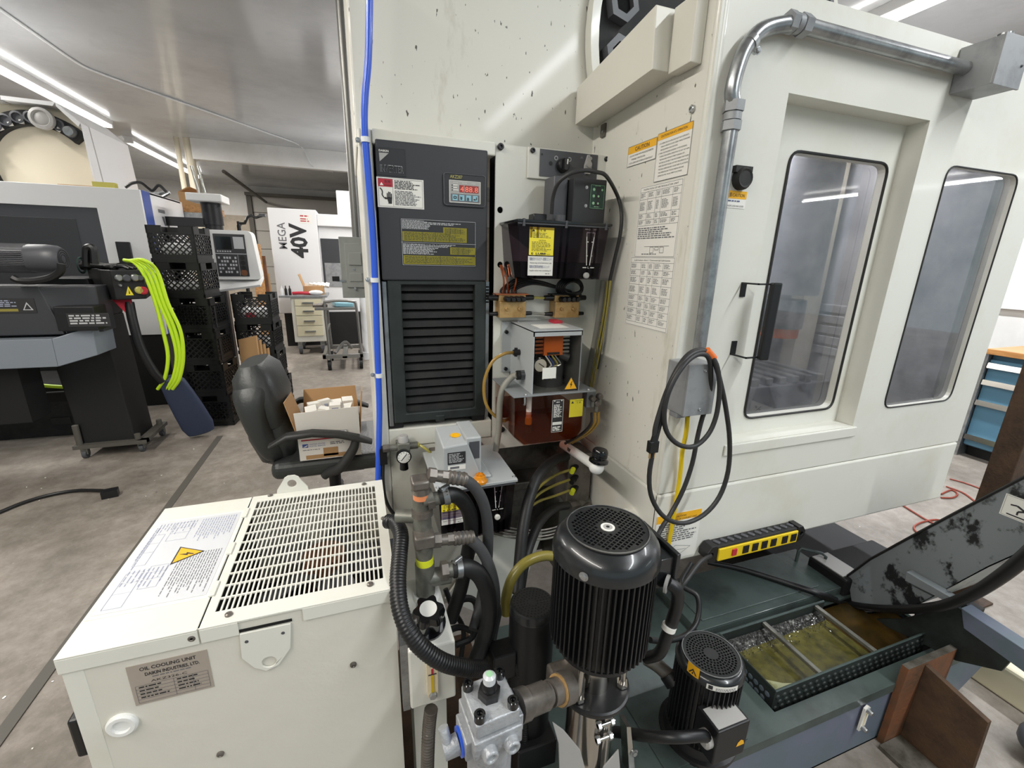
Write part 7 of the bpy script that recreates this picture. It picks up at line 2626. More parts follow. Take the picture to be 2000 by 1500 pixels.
# ------------------------------------------------------------------ control pedestal
KY = 3.62
PK = thing('control_pedestal', (-1.68, KY + .15, 0), 'black control pedestal on small casters with warning triangle', 'control stand')
xa, xb_ = at(155, 850, y=KY).x, at(262, 846, y=KY).x
ztp = at(200, 620, y=KY).z
b = MB('pedblack').hexa([(xa, KY, .07), (xb_, KY, .07), (xb_, KY + .3, .07), (xa, KY + .3, .07), (xa - .05, KY, ztp), (xb_ - .03, KY, ztp), (xb_ - .03, KY + .3, ztp), (xa - .05, KY + .3, ztp)])
b.hexa([(xa - .05, KY, ztp), (xb_ - .03, KY, ztp), (xb_ - .03, KY + .3, ztp), (xa - .05, KY + .3, ztp), (xa + .02, KY - .02, ztp + .25), (xb_ - .05, KY - .02, ztp + .25), (xb_ - .05, KY + .3, ztp + .25), (xa + .02, KY + .3, ztp + .25)])
obj('cabinet', b, PK, bev=.008)
f0, f1 = at(222, 560, y=KY - .1), at(275, 575, y=KY - .1)
zt_, zb3 = at(245, 528, y=KY - .1).z, at(250, 586, y=KY - .1).z
l0 = at(168, 520, y=KY + .05)
pl = [V((l0.x, KY + .05, 0)), V((f0.x, KY - .1, 0)), V((f1.x, KY - .02, 0)), V((f1.x - .08, KY + .3, 0)), V((l0.x - .02, KY + .3, 0))]
b = MB('pedblack').prism([V((p.x, p.y, zb3)) for p in pl], (0, 0, zt_ - zb3))
bxo = obj('control_box', b, PK, bev=.008)
ud = (pl[2] - pl[1]).normalized()
wlen = (pl[2] - pl[1]).length
L = Lab(V((pl[1].x, pl[1].y, zt_ - .015)) , ud, (0, 0, -1), wlen, zt_ - zb3 - .03, 'pedblack', .002)
w_, h_ = L.w, L.h
L.up(.001)
L.poly([(w_ * .32, h_ * .92), (w_ * .45, h_ * .55), (w_ * .58, h_ * .92)], 'yellow')
L.up().poly([(w_ * .43, h_ * .86), (w_ * .45, h_ * .65), (w_ * .475, h_ * .86)], 'ink')
obj('panel_face', L, bxo)
N_ = L.N
for k, (u_, v_, r_, mm) in enumerate(((.2, .2, .02, 'zinc'), (.45, .22, .022, 'charcoal'), (.72, .2, .022, 'zinc'), (.88, .22, .018, 'charcoal'), (.2, .5, .01, 'galv'), (.78, .72, .024, 'tubeyellow'), (.9, .74, .026, 'red'))):
    obj('push_button', MB(mm).lathe(L.p(w_ * u_, h_ * v_), N_, [(r_, 0), (r_, .02), (r_ * .7, .026)], 14), bxo)
b = MB('trimdark')
for (x, y_) in ((xa + .0, KY - .02), (xb_ + .02, KY - .01), (xb_ + .05, KY + .28)):
    b.cyl((x, y_, .1), (x, y_, .24 if x < xb_ else .14), .018)
b.box((xa - .03, KY - .05, .075), (xb_ + .08, KY + .0, .1))
b.box((xb_ + .02, KY - .04, .075), (xb_ + .08, KY + .34, .1))
obj('dolly_frame', b, PK)
for (x, y_) in ((xa + .02, KY - .02), (xb_ + .03, KY - .0), (xb_ + .05, KY + .3)):
    q = MB('charcoal').cyl((x - .012, y_, .03), (x + .012, y_, .03), .03)
    q.box((x - .02, y_ - .015, .03), (x + .02, y_ + .015, .078), 'iron')
    obj('caster', q, PK)
p = at(238, 598, y=KY - .01)
b = MB('red').prism([(p.x - .05, KY - .024, p.z + .06), (p.x + .06, KY - .024, p.z + .06), (p.x + .05, KY - .024, p.z - .09)], (0, .02, 0))
obj('red_tag', b, PK)
b = MB('black').tube([at(u, v, y=y_) for u, v, y_ in ((252, 590, KY), (260, 630, KY - .02), (275, 680, KY - .03), (300, 725, KY - .02), (318, 745, KY))], .028, 10)
obj('foot_cable', b, PK)
# glove on the box
g = at(215, 517, y=KY + .05)
g.z = zt_
b = MB('black')
loft(b, [sup(g + V((-.14 + .028 * i, 0, .022 + .006 * math.sin(i))), (0, 1, 0), (0, 0, 1), (.052, .05, .05, .052, .06, .066, .064, .06)[i], (.03, .026, .022, .02, .02, .022, .02, .016)[i], 20, .8) for i in range(8)])
for k in range(4):
    y_ = -.045 + .03 * k
    b.tube([g + V((.05, y_, .02)), g + V((.09, y_ * 1.15, .02)), g + V((.135 - .01 * abs(k - 1.5), y_ * 1.25, .008))], .0135, 8, rr=[.015, .014, .011])
b.tube([g + V((-.0, -.055, .02)), g + V((.03, -.09, .02)), g + V((.06, -.1, .012))], .014, 8)
GL = obj('work_glove', b)
tag(GL, 'black work glove lying on top of the control pedestal', 'glove')
q = MB('pcbgreen').lathe(g + V((-.145, 0, .022)), (-1, 0, 0), [(.05, 0), (.053, .006), (.04, .008)], 20, caps=False)
obj('cuff_band', q, GL, label='green cuff edge')
# lime hose coil
b = MB('limehose')
for k, (e0, e1_, e2) in enumerate(((318, 328, 322), (334, 345, 338), (342, 352, 344), (352, 358, 351))):
    b.tube([at(u, v, y=y_) for u, v, y_ in ((243 + 2 * k, 508 + k, KY + .1), (264 + 5 * k, 514 - 2 * k, KY - .02 * k), (286 + 7 * k, 545 - 5 * k, KY - .02), (304 + 8 * k, 592, KY - .02), (e0, 645, KY - .02), (e1_, 695, KY - .02), (e2, 738, KY - .01), (e2 - 14, 760, KY + .02))], .0115, 10)
tag(obj('lime_air_hose', b), 'coil of lime green air hose hanging from the control pedestal', 'hose')
# navy pad
n0, n1 = at(330, 735, y=KY + .02), at(395, 845, z=.03)
ax_ = (n1 - n0)
side = V((.9, .1, .3)).normalized()
side = (side - ax_.normalized() * side.dot(ax_.normalized())).normalized()
nr_ = ax_.normalized().cross(side)
rings = []
for t, hw in ((0, .035), (.03, .05), (.1, .075), (.3, .088), (.6, .1), (.85, .105), (.97, .09), (1, .06)):
    rings.append(sup(n0 + ax_ * t, side, nr_, hw, .035 if 0 < t < 1 else .02, 24, .6))
b = MB('navy')
loft(b, rings)
tag(obj('foot_pedal_cover', b), 'navy blue padded cover leaning on the floor beside the pedestal', 'cover')

# ------------------------------------------------------------------ milk crates
CWD, CHT = .305, .262


def crate_mesh():
    b = MB('crate')
    h = CWD / 2
    t = .012
    b.box((-h + .004, -h + .004, 0), (h - .004, h - .004, .008))
    for s in range(4):
        a = s * PI / 2
        c, sn = math.cos(a), math.sin(a)

        def T(x, y, z):
            return V((x * c - y * sn, x * sn + y * c, z))

        def bx(x0, x1, z0, z1, y0=-h, y1=-h + t):
            b.hexa([T(x0, y0, z0), T(x1, y0, z0), T(x1, y1, z0), T(x0, y1, z0), T(x0, y0, z1), T(x1, y0, z1), T(x1, y1, z1), T(x0, y1, z1)])
        bx(-h, h, .262, CHT, -h - .003)
        bx(-h, h, .0, .03)
        bx(-h + .01, h - .01, .03, .06, -h + .004)
        bx(-h, -.055, .205, .262)
        bx(.055, h, .205, .262)
        bx(-.06, .06, .205, .215)
        for q in (-1, 1):
            x0_, x1_ = sorted((q * h, q * .118))
            bx(x0_, x1_, .06, .205, -h + .006)
            for k in range(4):
                bx(min(q * (h - .004), q * (.122)), max(q * (h - .004), q * (.122)), .07 + .034 * k, .083 + .034 * k, -h)
        W, z0, z1 = .12, .06, .205
        H = z1 - z0
        for k in range(-5, 8):
            for d in (1, -1):
                # diagonal bar clipped to the opening
                xa_, xb2 = -W + k * .042, -W + k * .042 + H
                za_, zb_ = z0, z1
                if d < 0:
                    pass
                if xa_ < -W:
                    za_ += (-W - xa_); xa_ = -W
                if xb2 > W:
                    zb_ -= (xb2 - W); xb2 = W
                if xb2 - xa_ < .01:
                    continue
                p, q2 = (xa_, za_), (xb2, zb_)
                if d < 0:
                    p, q2 = (-xa_, za_), (-xb2, zb_)
                n_ = V((-(q2[1] - p[1]), q2[0] - p[0])).normalized() * .0042
                y0, y1 = -h + .002, -h + .009
                b.hexa([T(p[0] - n_[0], y0, p[1] - n_[1]), T(q2[0] - n_[0], y0, q2[1] - n_[1]), T(q2[0] - n_[0], y1, q2[1] - n_[1]), T(p[0] - n_[0], y1, p[1] - n_[1]),
                        T(p[0] + n_[0], y0, p[1] + n_[1]), T(q2[0] + n_[0], y0, q2[1] + n_[1]), T(q2[0] + n_[0], y1, q2[1] + n_[1]), T(p[0] + n_[0], y1, p[1] + n_[1])])
    return b


cm = crate_mesh()
MILK = None
ORD = ['topmost', 'second from the top', 'third from the top', 'fourth from the top', 'fifth from the top', 'lowest']
s1 = at(350, 845, z=0)
TALL = V((-1.2, 4.18, 0))
SHORT = V((-.825, 4.55, 0))
rnd = random.Random(11)


def put_crate(loc, rz, label):
    global MILK
    if MILK is None:
        MILK = obj('milk_crate', cm)
        me = MILK.data
        MILK.location = loc
        MILK.rotation_euler = (0, 0, rz)
        # origin is at the base centre already
        tag(MILK, label, 'crate', 'black milk crates')
        return MILK
    return dup(MILK, loc, rz, label)


for k in range(6):
    put_crate(TALL + V((rnd.uniform(-.012, .012) - .012 * k + .03, rnd.uniform(-.01, .01), CHT * k + .0005)), math.radians(-7 + rnd.uniform(-2, 2)), 'black milk crate, %s of six in the taller stack' % ORD[5 - k])
for k in range(4):
    put_crate(SHORT + V((rnd.uniform(-.012, .012) - .01 * k, rnd.uniform(-.01, .01), CHT * k + .0005)), math.radians(-4 + rnd.uniform(-2, 2)), 'black milk crate, %s of four in the shorter stack' % (ORD[5] if k == 0 else ORD[3 - k]))
rnd = random.Random(2)
for (st_, k, l) in ((TALL, 5, 'white plastic bags inside the topmost crate of the tall stack'), (TALL, 4, 'white papers inside the second crate of the tall stack'), (SHORT, 3, 'white and red packages in the topmost crate of the short stack'), (SHORT, 2, 'white sacks in the second crate of the short stack'), (SHORT, 1, 'white packages in the third crate of the short stack')):
    b = MB('bagwhite')
    for q in range(3):
        b.ball(st_ + V((-.02 + .062 * (q - 1) - .006 * k, -.03 + rnd.uniform(-.02, .03), CHT * k + .085)), .062, 12, sc=(.9, .9, 1 if k != 4 else .7))
    if k == 3:
        b.box(st_ + V((-.1, -.13, CHT * k + .06)), st_ + V((-.03, -.12, CHT * k + .1)), 'red')
    tag(obj('plastic_bag', b), l, 'bag')
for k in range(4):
    q = MB('dark').box(TALL + V((-.12, -.12, CHT * k + .012)), TALL + V((.14, .12, CHT * k + .2)))  # added dark blocks that make the lower crates look black
    tag(obj('crate_infill', q), 'added dark block inside the %s crate of the taller stack' % ('lowest', 'fifth', 'fourth', 'third')[k], 'infill')
q = MB('dark').box(SHORT + V((-.12, -.12, .012)), SHORT + V((.12, .12, .2)))  # same added block, darkening the bottom crate
tag(obj('crate_infill', q), 'added dark block inside the lowest crate of the shorter stack', 'infill')
# flattened cardboard between the stacks
c0_ = at(452, 835, z=0)
b = MB('cardboard')
for k in range(4):
    o_ = V((-1.0 + .025 * k, 4.33 + .012 * k, 0))
    b.hexa([o_, o_ + V((.16, -.06, 0)), o_ + V((.17, -.05, 0)), o_ + V((.01, .012, 0)), o_ + V((.0, .05, .66 - .05 * k)), o_ + V((.15, 0, .7 - .04 * k)), o_ + V((.16, .01, .7 - .04 * k)), o_ + V((.01, .06, .66 - .05 * k))])
tag(obj('flat_cardboard', b), 'bundle of flattened brown cardboard leaning between the two crate stacks', 'cardboard')

# ------------------------------------------------------------------ office chair with carton
QY = 2.12
cp = lambda u, v, y=QY: at(u, v, y=y)
bl, br_ = at(586, 897, z=.49), at(706, 880, z=.49)
CH = thing('office_chair', (-.2, 2.3, 0), 'worn black leather office chair facing right with a carton on its seat', 'chair')
sz = .48
s_l = at(545, 935, z=sz - .04).x
b = MB('leather').rbox((-.17, 2.3, sz - .045), (.5, .5, .085))
obj('seat', b, CH, bev=.035, seg=4)
# backrest: rings rising and leaning back (towards -x)
tb_, tt = cp(535, 900, 2.3), cp(505, 715, 2.3)
base = V((-.40, 2.3, sz - .02))
tipz = at(490, 733, y=2.2).z
tipx = at(500, 703, y=2.3).x
rings = []
for t, th, hw in ((0, .03, .17), (.04, .05, .2), (.15, .058, .225), (.35, .06, .235), (.55, .065, .24), (.72, .08, .24), (.84, .09, .225), (.93, .085, .195), (.98, .06, .16), (1, .025, .11)):
    c = base + V((tipx - base.x, 0, tipz - base.z)) * t + V((-.03 * math.sin(t * PI), 0, 0))
    up_ = V((tipx - base.x, 0, tipz - base.z)).normalized()
    nx_ = V((up_.z, 0, -up_.x))
    rings.append(sup(c, nx_, (0, 1, 0), th, hw, 36, .62))
b = MB('leather')
loft(b, rings)
bk_ = obj('backrest', b, CH, sub=1)
q = MB('leather')
for t, hw in ((.7, .225), (.3, .2)):
    c = base + V((tipx - base.x, 0, tipz - base.z)) * t
    up_ = V((tipx - base.x, 0, tipz - base.z)).normalized()
    nx_ = V((up_.z, 0, -up_.x))
    loft(q, [sup(c + up_ * dt, nx_, (0, 1, 0), th, hw * f_, 28, .6) for dt, th, f_ in ((-.16, .05, .6), (-.12, .085, .85), (0, .105, .95), (.12, .09, .85), (.17, .05, .6))])
obj('back_cushion', q, CH)


def arm(y, name):
    A = [at(u, v, y=y) for u, v in ((526, 872), (560, 853), (610, 846), (660, 848), (700, 855), (726, 862))] if y < 2.2 else None
    if A is None:
        return
    for yy in (y, 2.56):
        o_ = V((0, yy - y, 0))
        B = [p + o_ for p in A]
        b = MB('chairplastic')
        rings = []
        for i, p in enumerate(B):
            d = (B[min(i + 1, len(B) - 1)] - B[max(i - 1, 0)]).normalized()
            rings.append(sup(p, (0, 1, 0), d.cross(V((0, 1, 0))), .028, .015 if 0 < i < len(B) - 1 else .008, 16, .7))
        loft(b, rings)
        e = B[4]
        b.tube([e + V((-.01, 0, -.005)), e + V((-.03, 0, -.06)), e + V((-.09, .0, -.14)), e + V((-.14, .03 if yy < 2.3 else -.03, -.17)), V((-.2, yy + (.04 if yy < 2.3 else -.04), sz - .09))], .022, 10, rr=[.018, .022, .024, .022, .02])
        obj('armrest', b, CH)


arm(2.02, 'armrest')
b = MB('black').box((-.32, 2.16, sz - .13), (-.02, 2.44, sz - .088))
b.cyl((-.17, 2.3, .1), (-.17, 2.3, sz - .13), .03)
b.cyl((-.17, 2.3, .3), (-.17, 2.3, sz - .13), .04)
obj('gas_post', b, CH)
for k in range(5):
    a = k * 2 * PI / 5 + .3
    d = V((math.cos(a), math.sin(a), 0))
    c = V((-.17, 2.3, 0))
    b = MB('chairplastic').tube([c + V((0, 0, .11)), c + d * .15 + V((0, 0, .1)), c + d * .3 + V((0, 0, .075))], .02, 8)
    lg_ = obj('leg', b, CH)
    q = MB('black').cyl(c + d * .3 + V((-d.y, d.x, 0)) * .02 + V((0, 0, .0285)), c + d * .3 - V((-d.y, d.x, 0)) * .02 + V((0, 0, .0285)), .028)
    q.cyl(c + d * .3 + V((0, 0, .03)), c + d * .3 + V((0, 0, .07)), .01)
    obj('caster', q, lg_)
# carton
bx0_, bx1_ = bl.x, br_.x
by0 = bl.y
bzf = at(640, 852, y=by0).z
bzt = at(640, 797, y=by0).z
CB = thing('shipping_carton', ((bx0_ + bx1_) / 2, by0 + .12, sz), 'open white shipping carton on the office chair seat, filled with small boxes', 'box')
dep = .26
b = MB('cardwhite')
b.box((bx0_, by0, sz), (bx1_, by0 + .004, bzf))
b.box((bx0_, by0 + .004, sz), (bx0_ + .004, by0 + dep, bzf))
b.box((bx1_ - .004, by0 + .004, sz), (bx1_, by0 + dep, bzf))
b.box((bx0_ + .004, by0 + dep - .004, sz), (bx1_ - .004, by0 + dep, bzf), 'cardboard')
b.box((bx0_ + .004, by0 + .004, sz), (bx1_ - .004, by0 + dep - .004, sz + .004), 'cardboard')
obj('carton_body', b, CB)
for nm, pts in (('flap', [(bx0_, by0, bzf), (bx1_, by0, bzf), (bx1_ + .0, by0 - .012, bzt), (bx0_ - .004, by0 - .012, bzt - .01)]),):
    obj('flap', MB('cardwhite').prism(pts, (0, .003, 0)), CB)
obj('flap', MB('cardboard').prism([(bx0_, by0 + .005, bzf), (bx0_, by0 + dep, bzf), (bx0_ - .04, by0 + dep - .02, bzt + .02), (bx0_ - .045, by0 + .03, bzt + .03)], (.003, 0, 0)), CB, label='brown inside of left flap')
obj('flap', MB('cardboard').prism([(bx1_, by0 + .005, bzf), (bx1_, by0 + dep, bzf), (bx1_ + .02, by0 + dep - .02, bzt + .03), (bx1_ + .02, by0 + .03, bzt + .06)], (.003, 0, 0)), CB, label='brown inside of right flap')
obj('flap', MB('cardboard').prism([(bx0_, by0 + dep, bzf), (bx1_, by0 + dep, bzf), (bx1_ - .01, by0 + dep + .04, bzt + .015), (bx0_ + .01, by0 + dep + .04, bzt + .01)], (0, .003, 0)), CB, label='brown rear flap')
L = Lab((bx0_, by0 - .0003, bzf), (1, 0, 0), (0, 0, -1), bx1_ - bx0_, bzf - sz, 'cardwhite', .0003)
w_, h_ = L.w, L.h
L.up()
L.rect(w_ * .05, h_ * .06, w_ * .95, h_ * .12, 'red')
L.rect(w_ * .06, h_ * .26, w_ * .15, h_ * .42, 'machineblue')
L.up().poly([(w_ * .065, h_ * .4), (w_ * .14, h_ * .3), (w_ * .14, h_ * .36), (w_ * .1, h_ * .4)], 'paper')
L.text('UNITED STATES', w_ * .17, h_ * .32, h_ * .06, 'machineblue', width=w_ * .25)
L.text('POSTAL SERVICE', w_ * .17, h_ * .41, h_ * .06, 'machineblue', width=w_ * .25)
L.rows(w_ * .5, h_ * .26, w_ * .75, h_ * .4, 2, 'inksoft', 5)
L.rows(w_ * .06, h_ * .52, w_ * .35, h_ * .57, 1, 'inksoft', 6)
L.rect(w_ * .38, h_ * .5, w_ * .62, h_ * .88, 'cardboard')
L.rect(w_ * .1, h_ * .78, w_ * .85, h_ * .96, 'cardboard')
obj('print', L, CB)
L = Lab((bx0_ + (bx1_ - bx0_) * .52, by0 - .009, bzf + (bzt - bzf) * .22), (1, 0, 0), (0, 0, -1), (bx1_ - bx0_) * .27, .03, 'paper', .0004)
L.up().frame(.002, .002, L.w - .002, L.h - .002, .0012, 'inkblue')
L.rect(L.w * .18, .006, L.w * .85, L.h - .006, 'inkfaint')
obj('address_label', L, CB)
rnd = random.Random(8)
for k in range(8):
    x = bx0_ + .03 + (k % 4) * (bx1_ - bx0_ - .06) / 4 + .012
    y_ = by0 + .045 + (k // 4) * .1
    z = bzt - .04 + rnd.uniform(-.012, .02)
    q = MB('paper').rbox((x + .02, y_ + .03, z), (.05, .06, .055), (rnd.uniform(-.2, .2), rnd.uniform(-.2, .2), rnd.uniform(-.3, .3)))
    q.rbox((x + .02, y_ + .03, z + .0005), (.03, .0605, .03), (0, 0, 0), 'inkfaint')
    tag(obj('small_box', q, bev=.001), 'small white product box inside the carton on the chair', 'box', 'small boxes in the carton')
b = MB('paper')
tag(obj('packed_boxes', MB('cardboard').box((bx0_ + .006, by0 + .006, sz + .004), (bx1_ - .006, by0 + dep - .006, bzt - .085))), 'layer of packed boxes filling the carton on the chair', 'box', kind='stuff')

# cord and plug on the floor
b = MB('black').rbox(at(215, 963, z=.022), (.075, .05, .042), (0, 0, .25))
b.tube([at(u, v, z=.012) for u, v in ((200, 958), (150, 958), (100, 966), (50, 980), (0, 1000), (-40, 1018))], .0095, 8)
tag(obj('extension_cord', b, sharp=50), 'black cord with square plug lying on the concrete floor at left', 'cord')

# ------------------------------------------------------------------ far white machine with large lettering
FY = 7.5
fp = lambda u, v, y=FY: at(u, v, y=y)
FX0, FZ1, FZ0 = fp(521, 405).x, fp(521, 405).z, fp(550, 612).z
FM = thing('machining_center', (0, FY + .8, 0), 'white machining center in the far room with large upright lettering on its panel', 'machine')
wx0_, wx1_2 = fp(628, 500).x, fp(690, 500).x
wz1_, wz0_ = fp(645, 466).z, fp(645, 560).z
b = MB('millwhite')
b.box((FX0, FY, FZ0), (wx0_ - .02, FY + 1.5, FZ1))
b.box((wx0_ - .02, FY + .06, FZ0), (1.4, FY + 1.5, FZ1 - .12))
b.box((wx0_ - .02, FY, FZ1 - .22), (1.4, FY + .06, FZ1 - .05))
obj('enclosure', b, FM, bev=.01)
b = MB('millwhite').box((fp(655, 380).x, FY + .4, FZ1 - .05), (1.2, FY + 1.3, fp(662, 365).z))
obj('upper_cover', b, FM, bev=.01)
obj('base', MB('pedblack').box((FX0 + .06, FY + .04, 0), (1.4, FY + 1.5, FZ0)), FM)
b = MB('sawdark').box((wx0_, FY + .05, wz0_), (wx1_2 + .4, FY + .062, wz1_))
b.box((wx0_ + .03, FY + .045, wz0_), (wx1_2 + .4, FY + .055, (wz0_ + wz1_) / 2), 'boxgrey')
obj('door_window', b, FM)
# lettering runs upward
tA, tB = fp(553, 435), fp(556, 485)
L = Lab((fp(546, 486).x, FY - .001, fp(546, 486).z), (0, 0, 1), (1, 0, 0), .0005, .0005, 'millwhite', .0005)
hh = fp(546, 434).z - fp(546, 486).z
L.text('MEGA', 0, .105, .11, 'inksoft', width=hh, bold=.008)
hh = fp(580, 436).z - fp(580, 504).z
L2o = fp(577, 504)
L.text('40V', L2o.z - fp(546, 486).z, L2o.x - fp(546, 486).x + .175, .22, 'ink', width=hh, bold=.035)
obj('lettering', L, FM)
L = Lab((fp(584, 419).x, FY - .001, fp(584, 419).z), (1, 0, 0), (0, 0, -1), .17, .12, 'paper', .001)
L.up().rows(.01, .008, .16, .03, 1, 'red', 3, .8)
L.rows(.01, .05, .16, .11, 2, 'red', 5, .5, .7)
obj('warning_label', L, FM)
# boards leaning beside it
for k, (u0_, u1_, vt, vb, mm) in enumerate(((492, 512, 476, 560, 'wood'), (510, 522, 500, 570, 'rustlight'), (520, 530, 535, 570, 'cardboard'))):
    p, q_ = at(u0_, vt, y=7.3), at(u1_, vt, y=7.3)
    b = MB(mm).hexa([(p.x, 7.1, 0), (q_.x, 7.1, 0), (q_.x, 7.14, 0), (p.x, 7.14, 0), (p.x - .05, 7.42, p.z), (q_.x - .05, 7.42, p.z), (q_.x - .05, 7.46, p.z), (p.x - .05, 7.46, p.z)])
    tag(obj('wooden_board', b), ('tall pale board leaning left of the far machine', 'darker board leaning next to the tall pale board', 'short brown board leaning against the far machine')[k], 'board')

# white drawer cart
DY = 6.85
dp = lambda u, v, y=DY: at(u, v, y=y)
dx0_, dx1_ = dp(571, 620).x, dp(634, 620).x
dzt, dzb = dp(600, 577).z, dp(600, 668).z
DCT = thing('drawer_cart', ((dx0_ + dx1_) / 2, DY + .25, 0), 'white cart with four cream drawers on casters in front of the far machine', 'cart')
b = MB('drawerwhite').box((dx0_, DY, dzb), (dx1_, DY + .5, dzt - .03))
obj('carcass', b, DCT, bev=.01)
obj('top', MB('boxgrey').box((dx0_ - .14, DY - .02, dzt - .03), (dx1_ + .06, DY + .55, dzt)), DCT, bev=.004)
zs_ = [dp(600, v).z for v in (585, 597, 598.5, 616, 617.5, 635.5, 637, 656)]
for k in range(4):
    d = obj('drawer', MB('drawercream').box((dx0_ + .05, DY - .015, zs_[2 * k + 1]), (dx1_ - .03, DY + .02, zs_[2 * k])), DCT, bev=.004)
    zc2 = (zs_[2 * k] + zs_[2 * k + 1]) / 2
    obj('pull', MB('zinc').box(((dx0_ + dx1_) / 2 - .06, DY - .035, zc2 - .012), ((dx0_ + dx1_) / 2 + .08, DY - .015, zc2 + .008)), d)
for x in (dx0_ + .06, dx1_ - .06):
    for y_ in (DY + .06, DY + .44):
        q = MB('charcoal').cyl((x - .02, y_, .06), (x + .02, y_, .06), .06)
        q.box((x - .03, y_ - .03, .07), (x + .03, y_ + .03, dzb), 'galv')
        obj('caster', q, DCT)
q0_, q1_ = dp(590, 560), dp(630, 560)
b = MB('cardboard').box((q0_.x, DY + .1, dzt), (q1_.x, DY + .35, dzt + .12))
b.hexa([(q0_.x, DY + .1, dzt + .12), (q0_.x + .006, DY + .1, dzt + .12), (q0_.x + .006, DY + .35, dzt + .12), (q0_.x, DY + .35, dzt + .12), (q0_.x - .05, DY + .1, dzt + .28), (q0_.x - .044, DY + .1, dzt + .28), (q0_.x - .044, DY + .35, dzt + .28), (q0_.x - .05, DY + .35, dzt + .28)])
for k in range(6):
    b.rbox((q0_.x + .04 + .055 * k, DY + .2, dzt + .13), (.05, .06, .05), (.2 * k, .3, .1), 'paper')
tag(obj('parts_carton', b), 'open brown carton full of white parts on the drawer cart', 'box')
b = MB('red').tube([(dx0_ + .03, DY + .05, dzt + .025), (dx0_ + .14, DY + .04, dzt + .03), (dx0_ + .26, DY + .06, dzt + .025)], .022, 8)
tag(obj('hand_tool', b), 'red handled tool lying on the drawer cart', 'tool')
b = MB('bagwhite').ball((dx0_ + .33, DY + .05, dzt + .035), .06, 12, sc=(1.6, .8, .6))
tag(obj('rag', b), 'crumpled pale rag on the drawer cart', 'rag')
for k in range(3):
    x = dx0_ - .1 + .05 * k
    b = MB('black' if k else 'clipwhite').lathe((x, DY + .05, dzt), (0, 0, 1), [(.018, 0), (.018, .08), (.008, .1), (.006, .13)], 10)
    tag(obj('oil_bottle', b), ('white topped small bottle at the left end of the drawer cart', 'small black bottle second from the left on the drawer cart', 'small black bottle next to the red tool on the drawer cart')[k], 'bottle')

# push cart
cl, cr = at(650, 722, z=0), at(706, 716, z=0)
GC = thing('push_cart', ((cl.x + cr.x) / 2, 6.0, 0), 'grey metal push cart with tubular frame and black wheels', 'cart')
gx0_, gx1_, gy0_, gy1_ = cl.x - .06, cr.x + .03, cl.y - .05, cl.y + .62
b = MB('cartgrey')
b.box((gx0_ - .04, gy0_, .15), (gx1_, gy0_ + .04, .2)).box((gx0_ - .04, gy1_ - .04, .15), (gx1_, gy1_, .2)).box((gx0_ - .04, gy0_, .15), (gx0_, gy1_, .2)).box((gx1_ - .04, gy0_, .15), (gx1_, gy1_, .2))
b.box(((gx0_ + gx1_) / 2 - .03, gy0_, .15), ((gx0_ + gx1_) / 2 + .03, gy1_, .18))
b.tube([(gx0_ + .1, gy0_ + .1, .2), (gx0_ + .22, gy0_ + .3, .3), (gx0_ + .3, gy0_ + .4, .2)], .02, 8)
obj('base_frame', b, GC, bev=.003)
ztc = at(660, 590, y=gy0_).z
b = MB('cartgrey')
for y_, s_ in ((gy0_ + .06, 1), (gy1_ - .06, .94)):
    b.tube([(gx0_ + .04, y_, .18), (gx0_ + .03, y_, ztc * s_ - .08), (gx0_ + .07, y_, ztc * s_), (gx1_ - .09, y_, ztc * s_), (gx1_ - .04, y_, ztc * s_ - .08), (gx1_ - .02, y_, .18)], .016, 10, sub=4)
b.tube([(gx0_ + .04, gy0_ + .06, .5), (gx0_ + .04, gy1_ - .06, .5)], .012, 8, smooth=False)
b.tube([(gx1_ - .03, gy0_ + .06, .5), (gx1_ - .03, gy1_ - .06, .5)], .012, 8, smooth=False)
obj('tube_frame', b, GC)
obj('tray', MB('cartgrey').box((gx0_ - .08, gy0_ + .03, ztc - .1), (gx1_ - .05, gy1_ - .04, ztc - .07)), GC, bev=.004)
for x in (gx0_ + .03, gx1_ - .03):
    for y_ in (gy0_ + .05, gy1_ - .05):
        q = MB('black').cyl((x - .02, y_, .062), (x + .02, y_, .062), .062, n=20)
        q.cyl((x - .021, y_, .062), (x + .021, y_, .062), .035, n=16, m='galv')
        q.box((x - .026, y_ - .02, .062), (x - .021, y_ + .02, .15), 'galv').box((x + .021, y_ - .02, .062), (x + .026, y_ + .02, .15), 'galv')
        obj('wheel', q, GC)
b = MB('padblue').rbox(((gx0_ + gx1_) / 2 + .02, gy0_ + .2, ztc - .045), (.22, .2, .05), (0, .05, .2))
tag(obj('blue_bag', b, bev=.012), 'pale blue packet on the tray of the push cart', 'packet')
b = MB('ironbrown').cyl((gx0_ - .1, gy0_ + .06, ztc - .045), (gx0_ + .06, gy0_ + .1, ztc - .045), .022)
tag(obj('metal_roller', b), 'dark round bar on the left end of the push cart tray', 'bar')

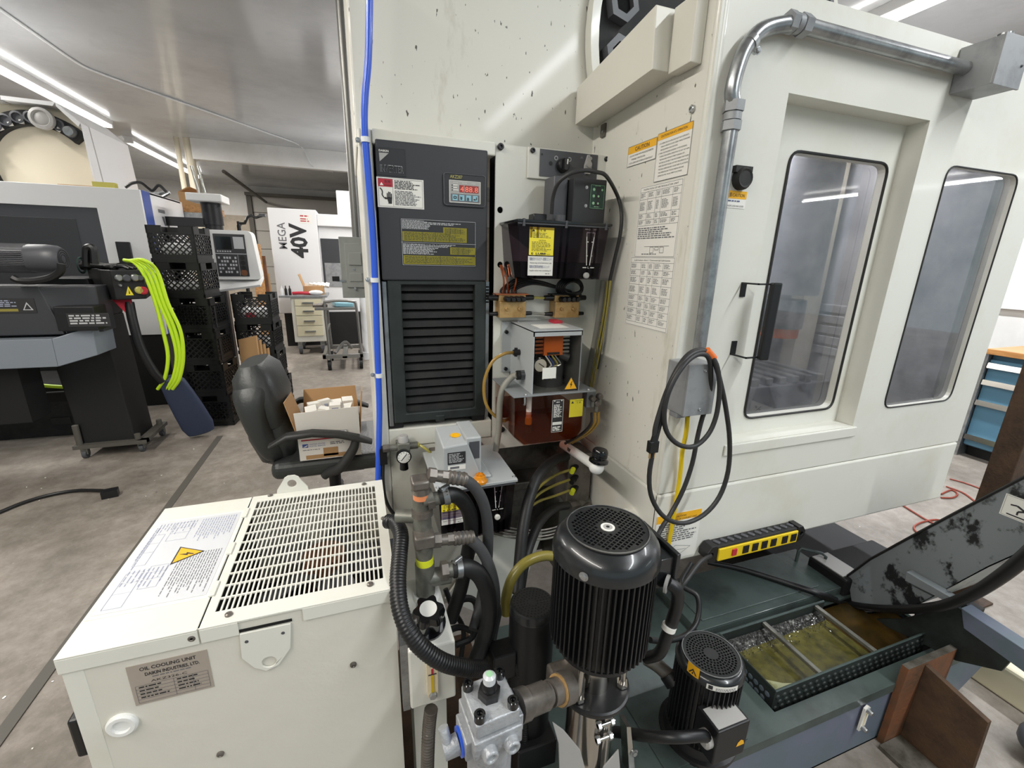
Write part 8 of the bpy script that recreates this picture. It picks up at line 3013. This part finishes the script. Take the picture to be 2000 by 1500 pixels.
# disconnect box and its pipes
EY = 2.55
ep = lambda u, v, y=EY: at(u, v, y=y)
x0, x1 = ep(665, 520).x, ep(716, 520).x
z1, z0 = ep(690, 463).z, ep(690, 582).z
EB = thing('disconnect_box', ((x0 + x1) / 2, EY + .05, z0), 'grey electrical disconnect box hanging on its pipe left of the blue hose', 'electrical box')
obj('case', MB('panelgrey').box((x0, EY, z0), (x1, EY + .1, z1)), EB, bev=.003)
W_, H_ = x1 - x0, z1 - z0
b = MB('panelgrey').box((x0 + W_ * .2, EY - .008, z0 + H_ * .18), (x1 - .006, EY, z1 - H_ * .1))
b.box((x0 + W_ * .32, EY - .014, z1 - H_ * .45), (x1 - W_ * .2, EY - .006, z1 - H_ * .25)).box((x0 + W_ * .32, EY - .012, z0 + H_ * .28), (x1 - W_ * .2, EY - .006, z0 + H_ * .42))
for f_ in (.16, .48):
    b.bolt(((x0 + x1) / 2, EY - .008, z0 + H_ * f_), (0, -1, 0), .006)
obj('cover', b, EB, bev=.003)
b = MB('black').box((x0 - .045, EY - .008, z0 + H_ * .28), (x0 - .01, EY + .008, z0 + H_ * .36))
b.box((x0 - .025, EY - .004, z0 + H_ * .27), (x0 + .02, EY + .004, z0 + H_ * .3), 'galv')
obj('switch_handle', b, EB)
c0_ = at(697, 470, y=EY + .04)
obj('upper_pipe', MB('cartgrey').cyl((c0_.x, EY + .04, z1 - .02), (c0_.x, EY + .04, CEIL), .0215, n=16), EB)
c2_ = at(691, 200, y=EY + .12)
tag(obj('wall_conduit', MB('galv').cyl((c2_.x, EY + .12, z0), (c2_.x, EY + .12, CEIL), .018, n=14)), 'second thinner pipe rising to the ceiling behind the disconnect box', 'pipe')
c1_ = at(714, 640, y=6.35)
b = MB('clipwhite').cyl((c1_.x, 6.35, 0), (c1_.x, 6.35, 1.6), .055, n=16)
b.cyl((c1_.x, 6.35, 0), (c1_.x, 6.35, .1), .065, n=16)
tag(obj('standing_pipe', b), 'white upright pipe on the floor behind the disconnect box', 'pipe')

# flecks of swarf on the concrete
b = MB('paper')
rnd = random.Random(21)
for i in range(260):
    x, y_ = rnd.uniform(-2.6, 2.6), rnd.uniform(.3, 3.6)
    if (-.6 < x < 2.1 and .5 < y_ < 1.7):
        continue
    s_ = rnd.uniform(.002, .006)
    b.rbox((x, y_, .0012), (s_ * rnd.uniform(1, 2.2), s_, .002), (0, 0, rnd.uniform(0, 3)), 'paper' if rnd.random() < .6 else 'zinc')
tag(obj('metal_swarf', b), 'tiny bright flecks of metal swarf scattered over the concrete floor', 'swarf', kind='stuff')
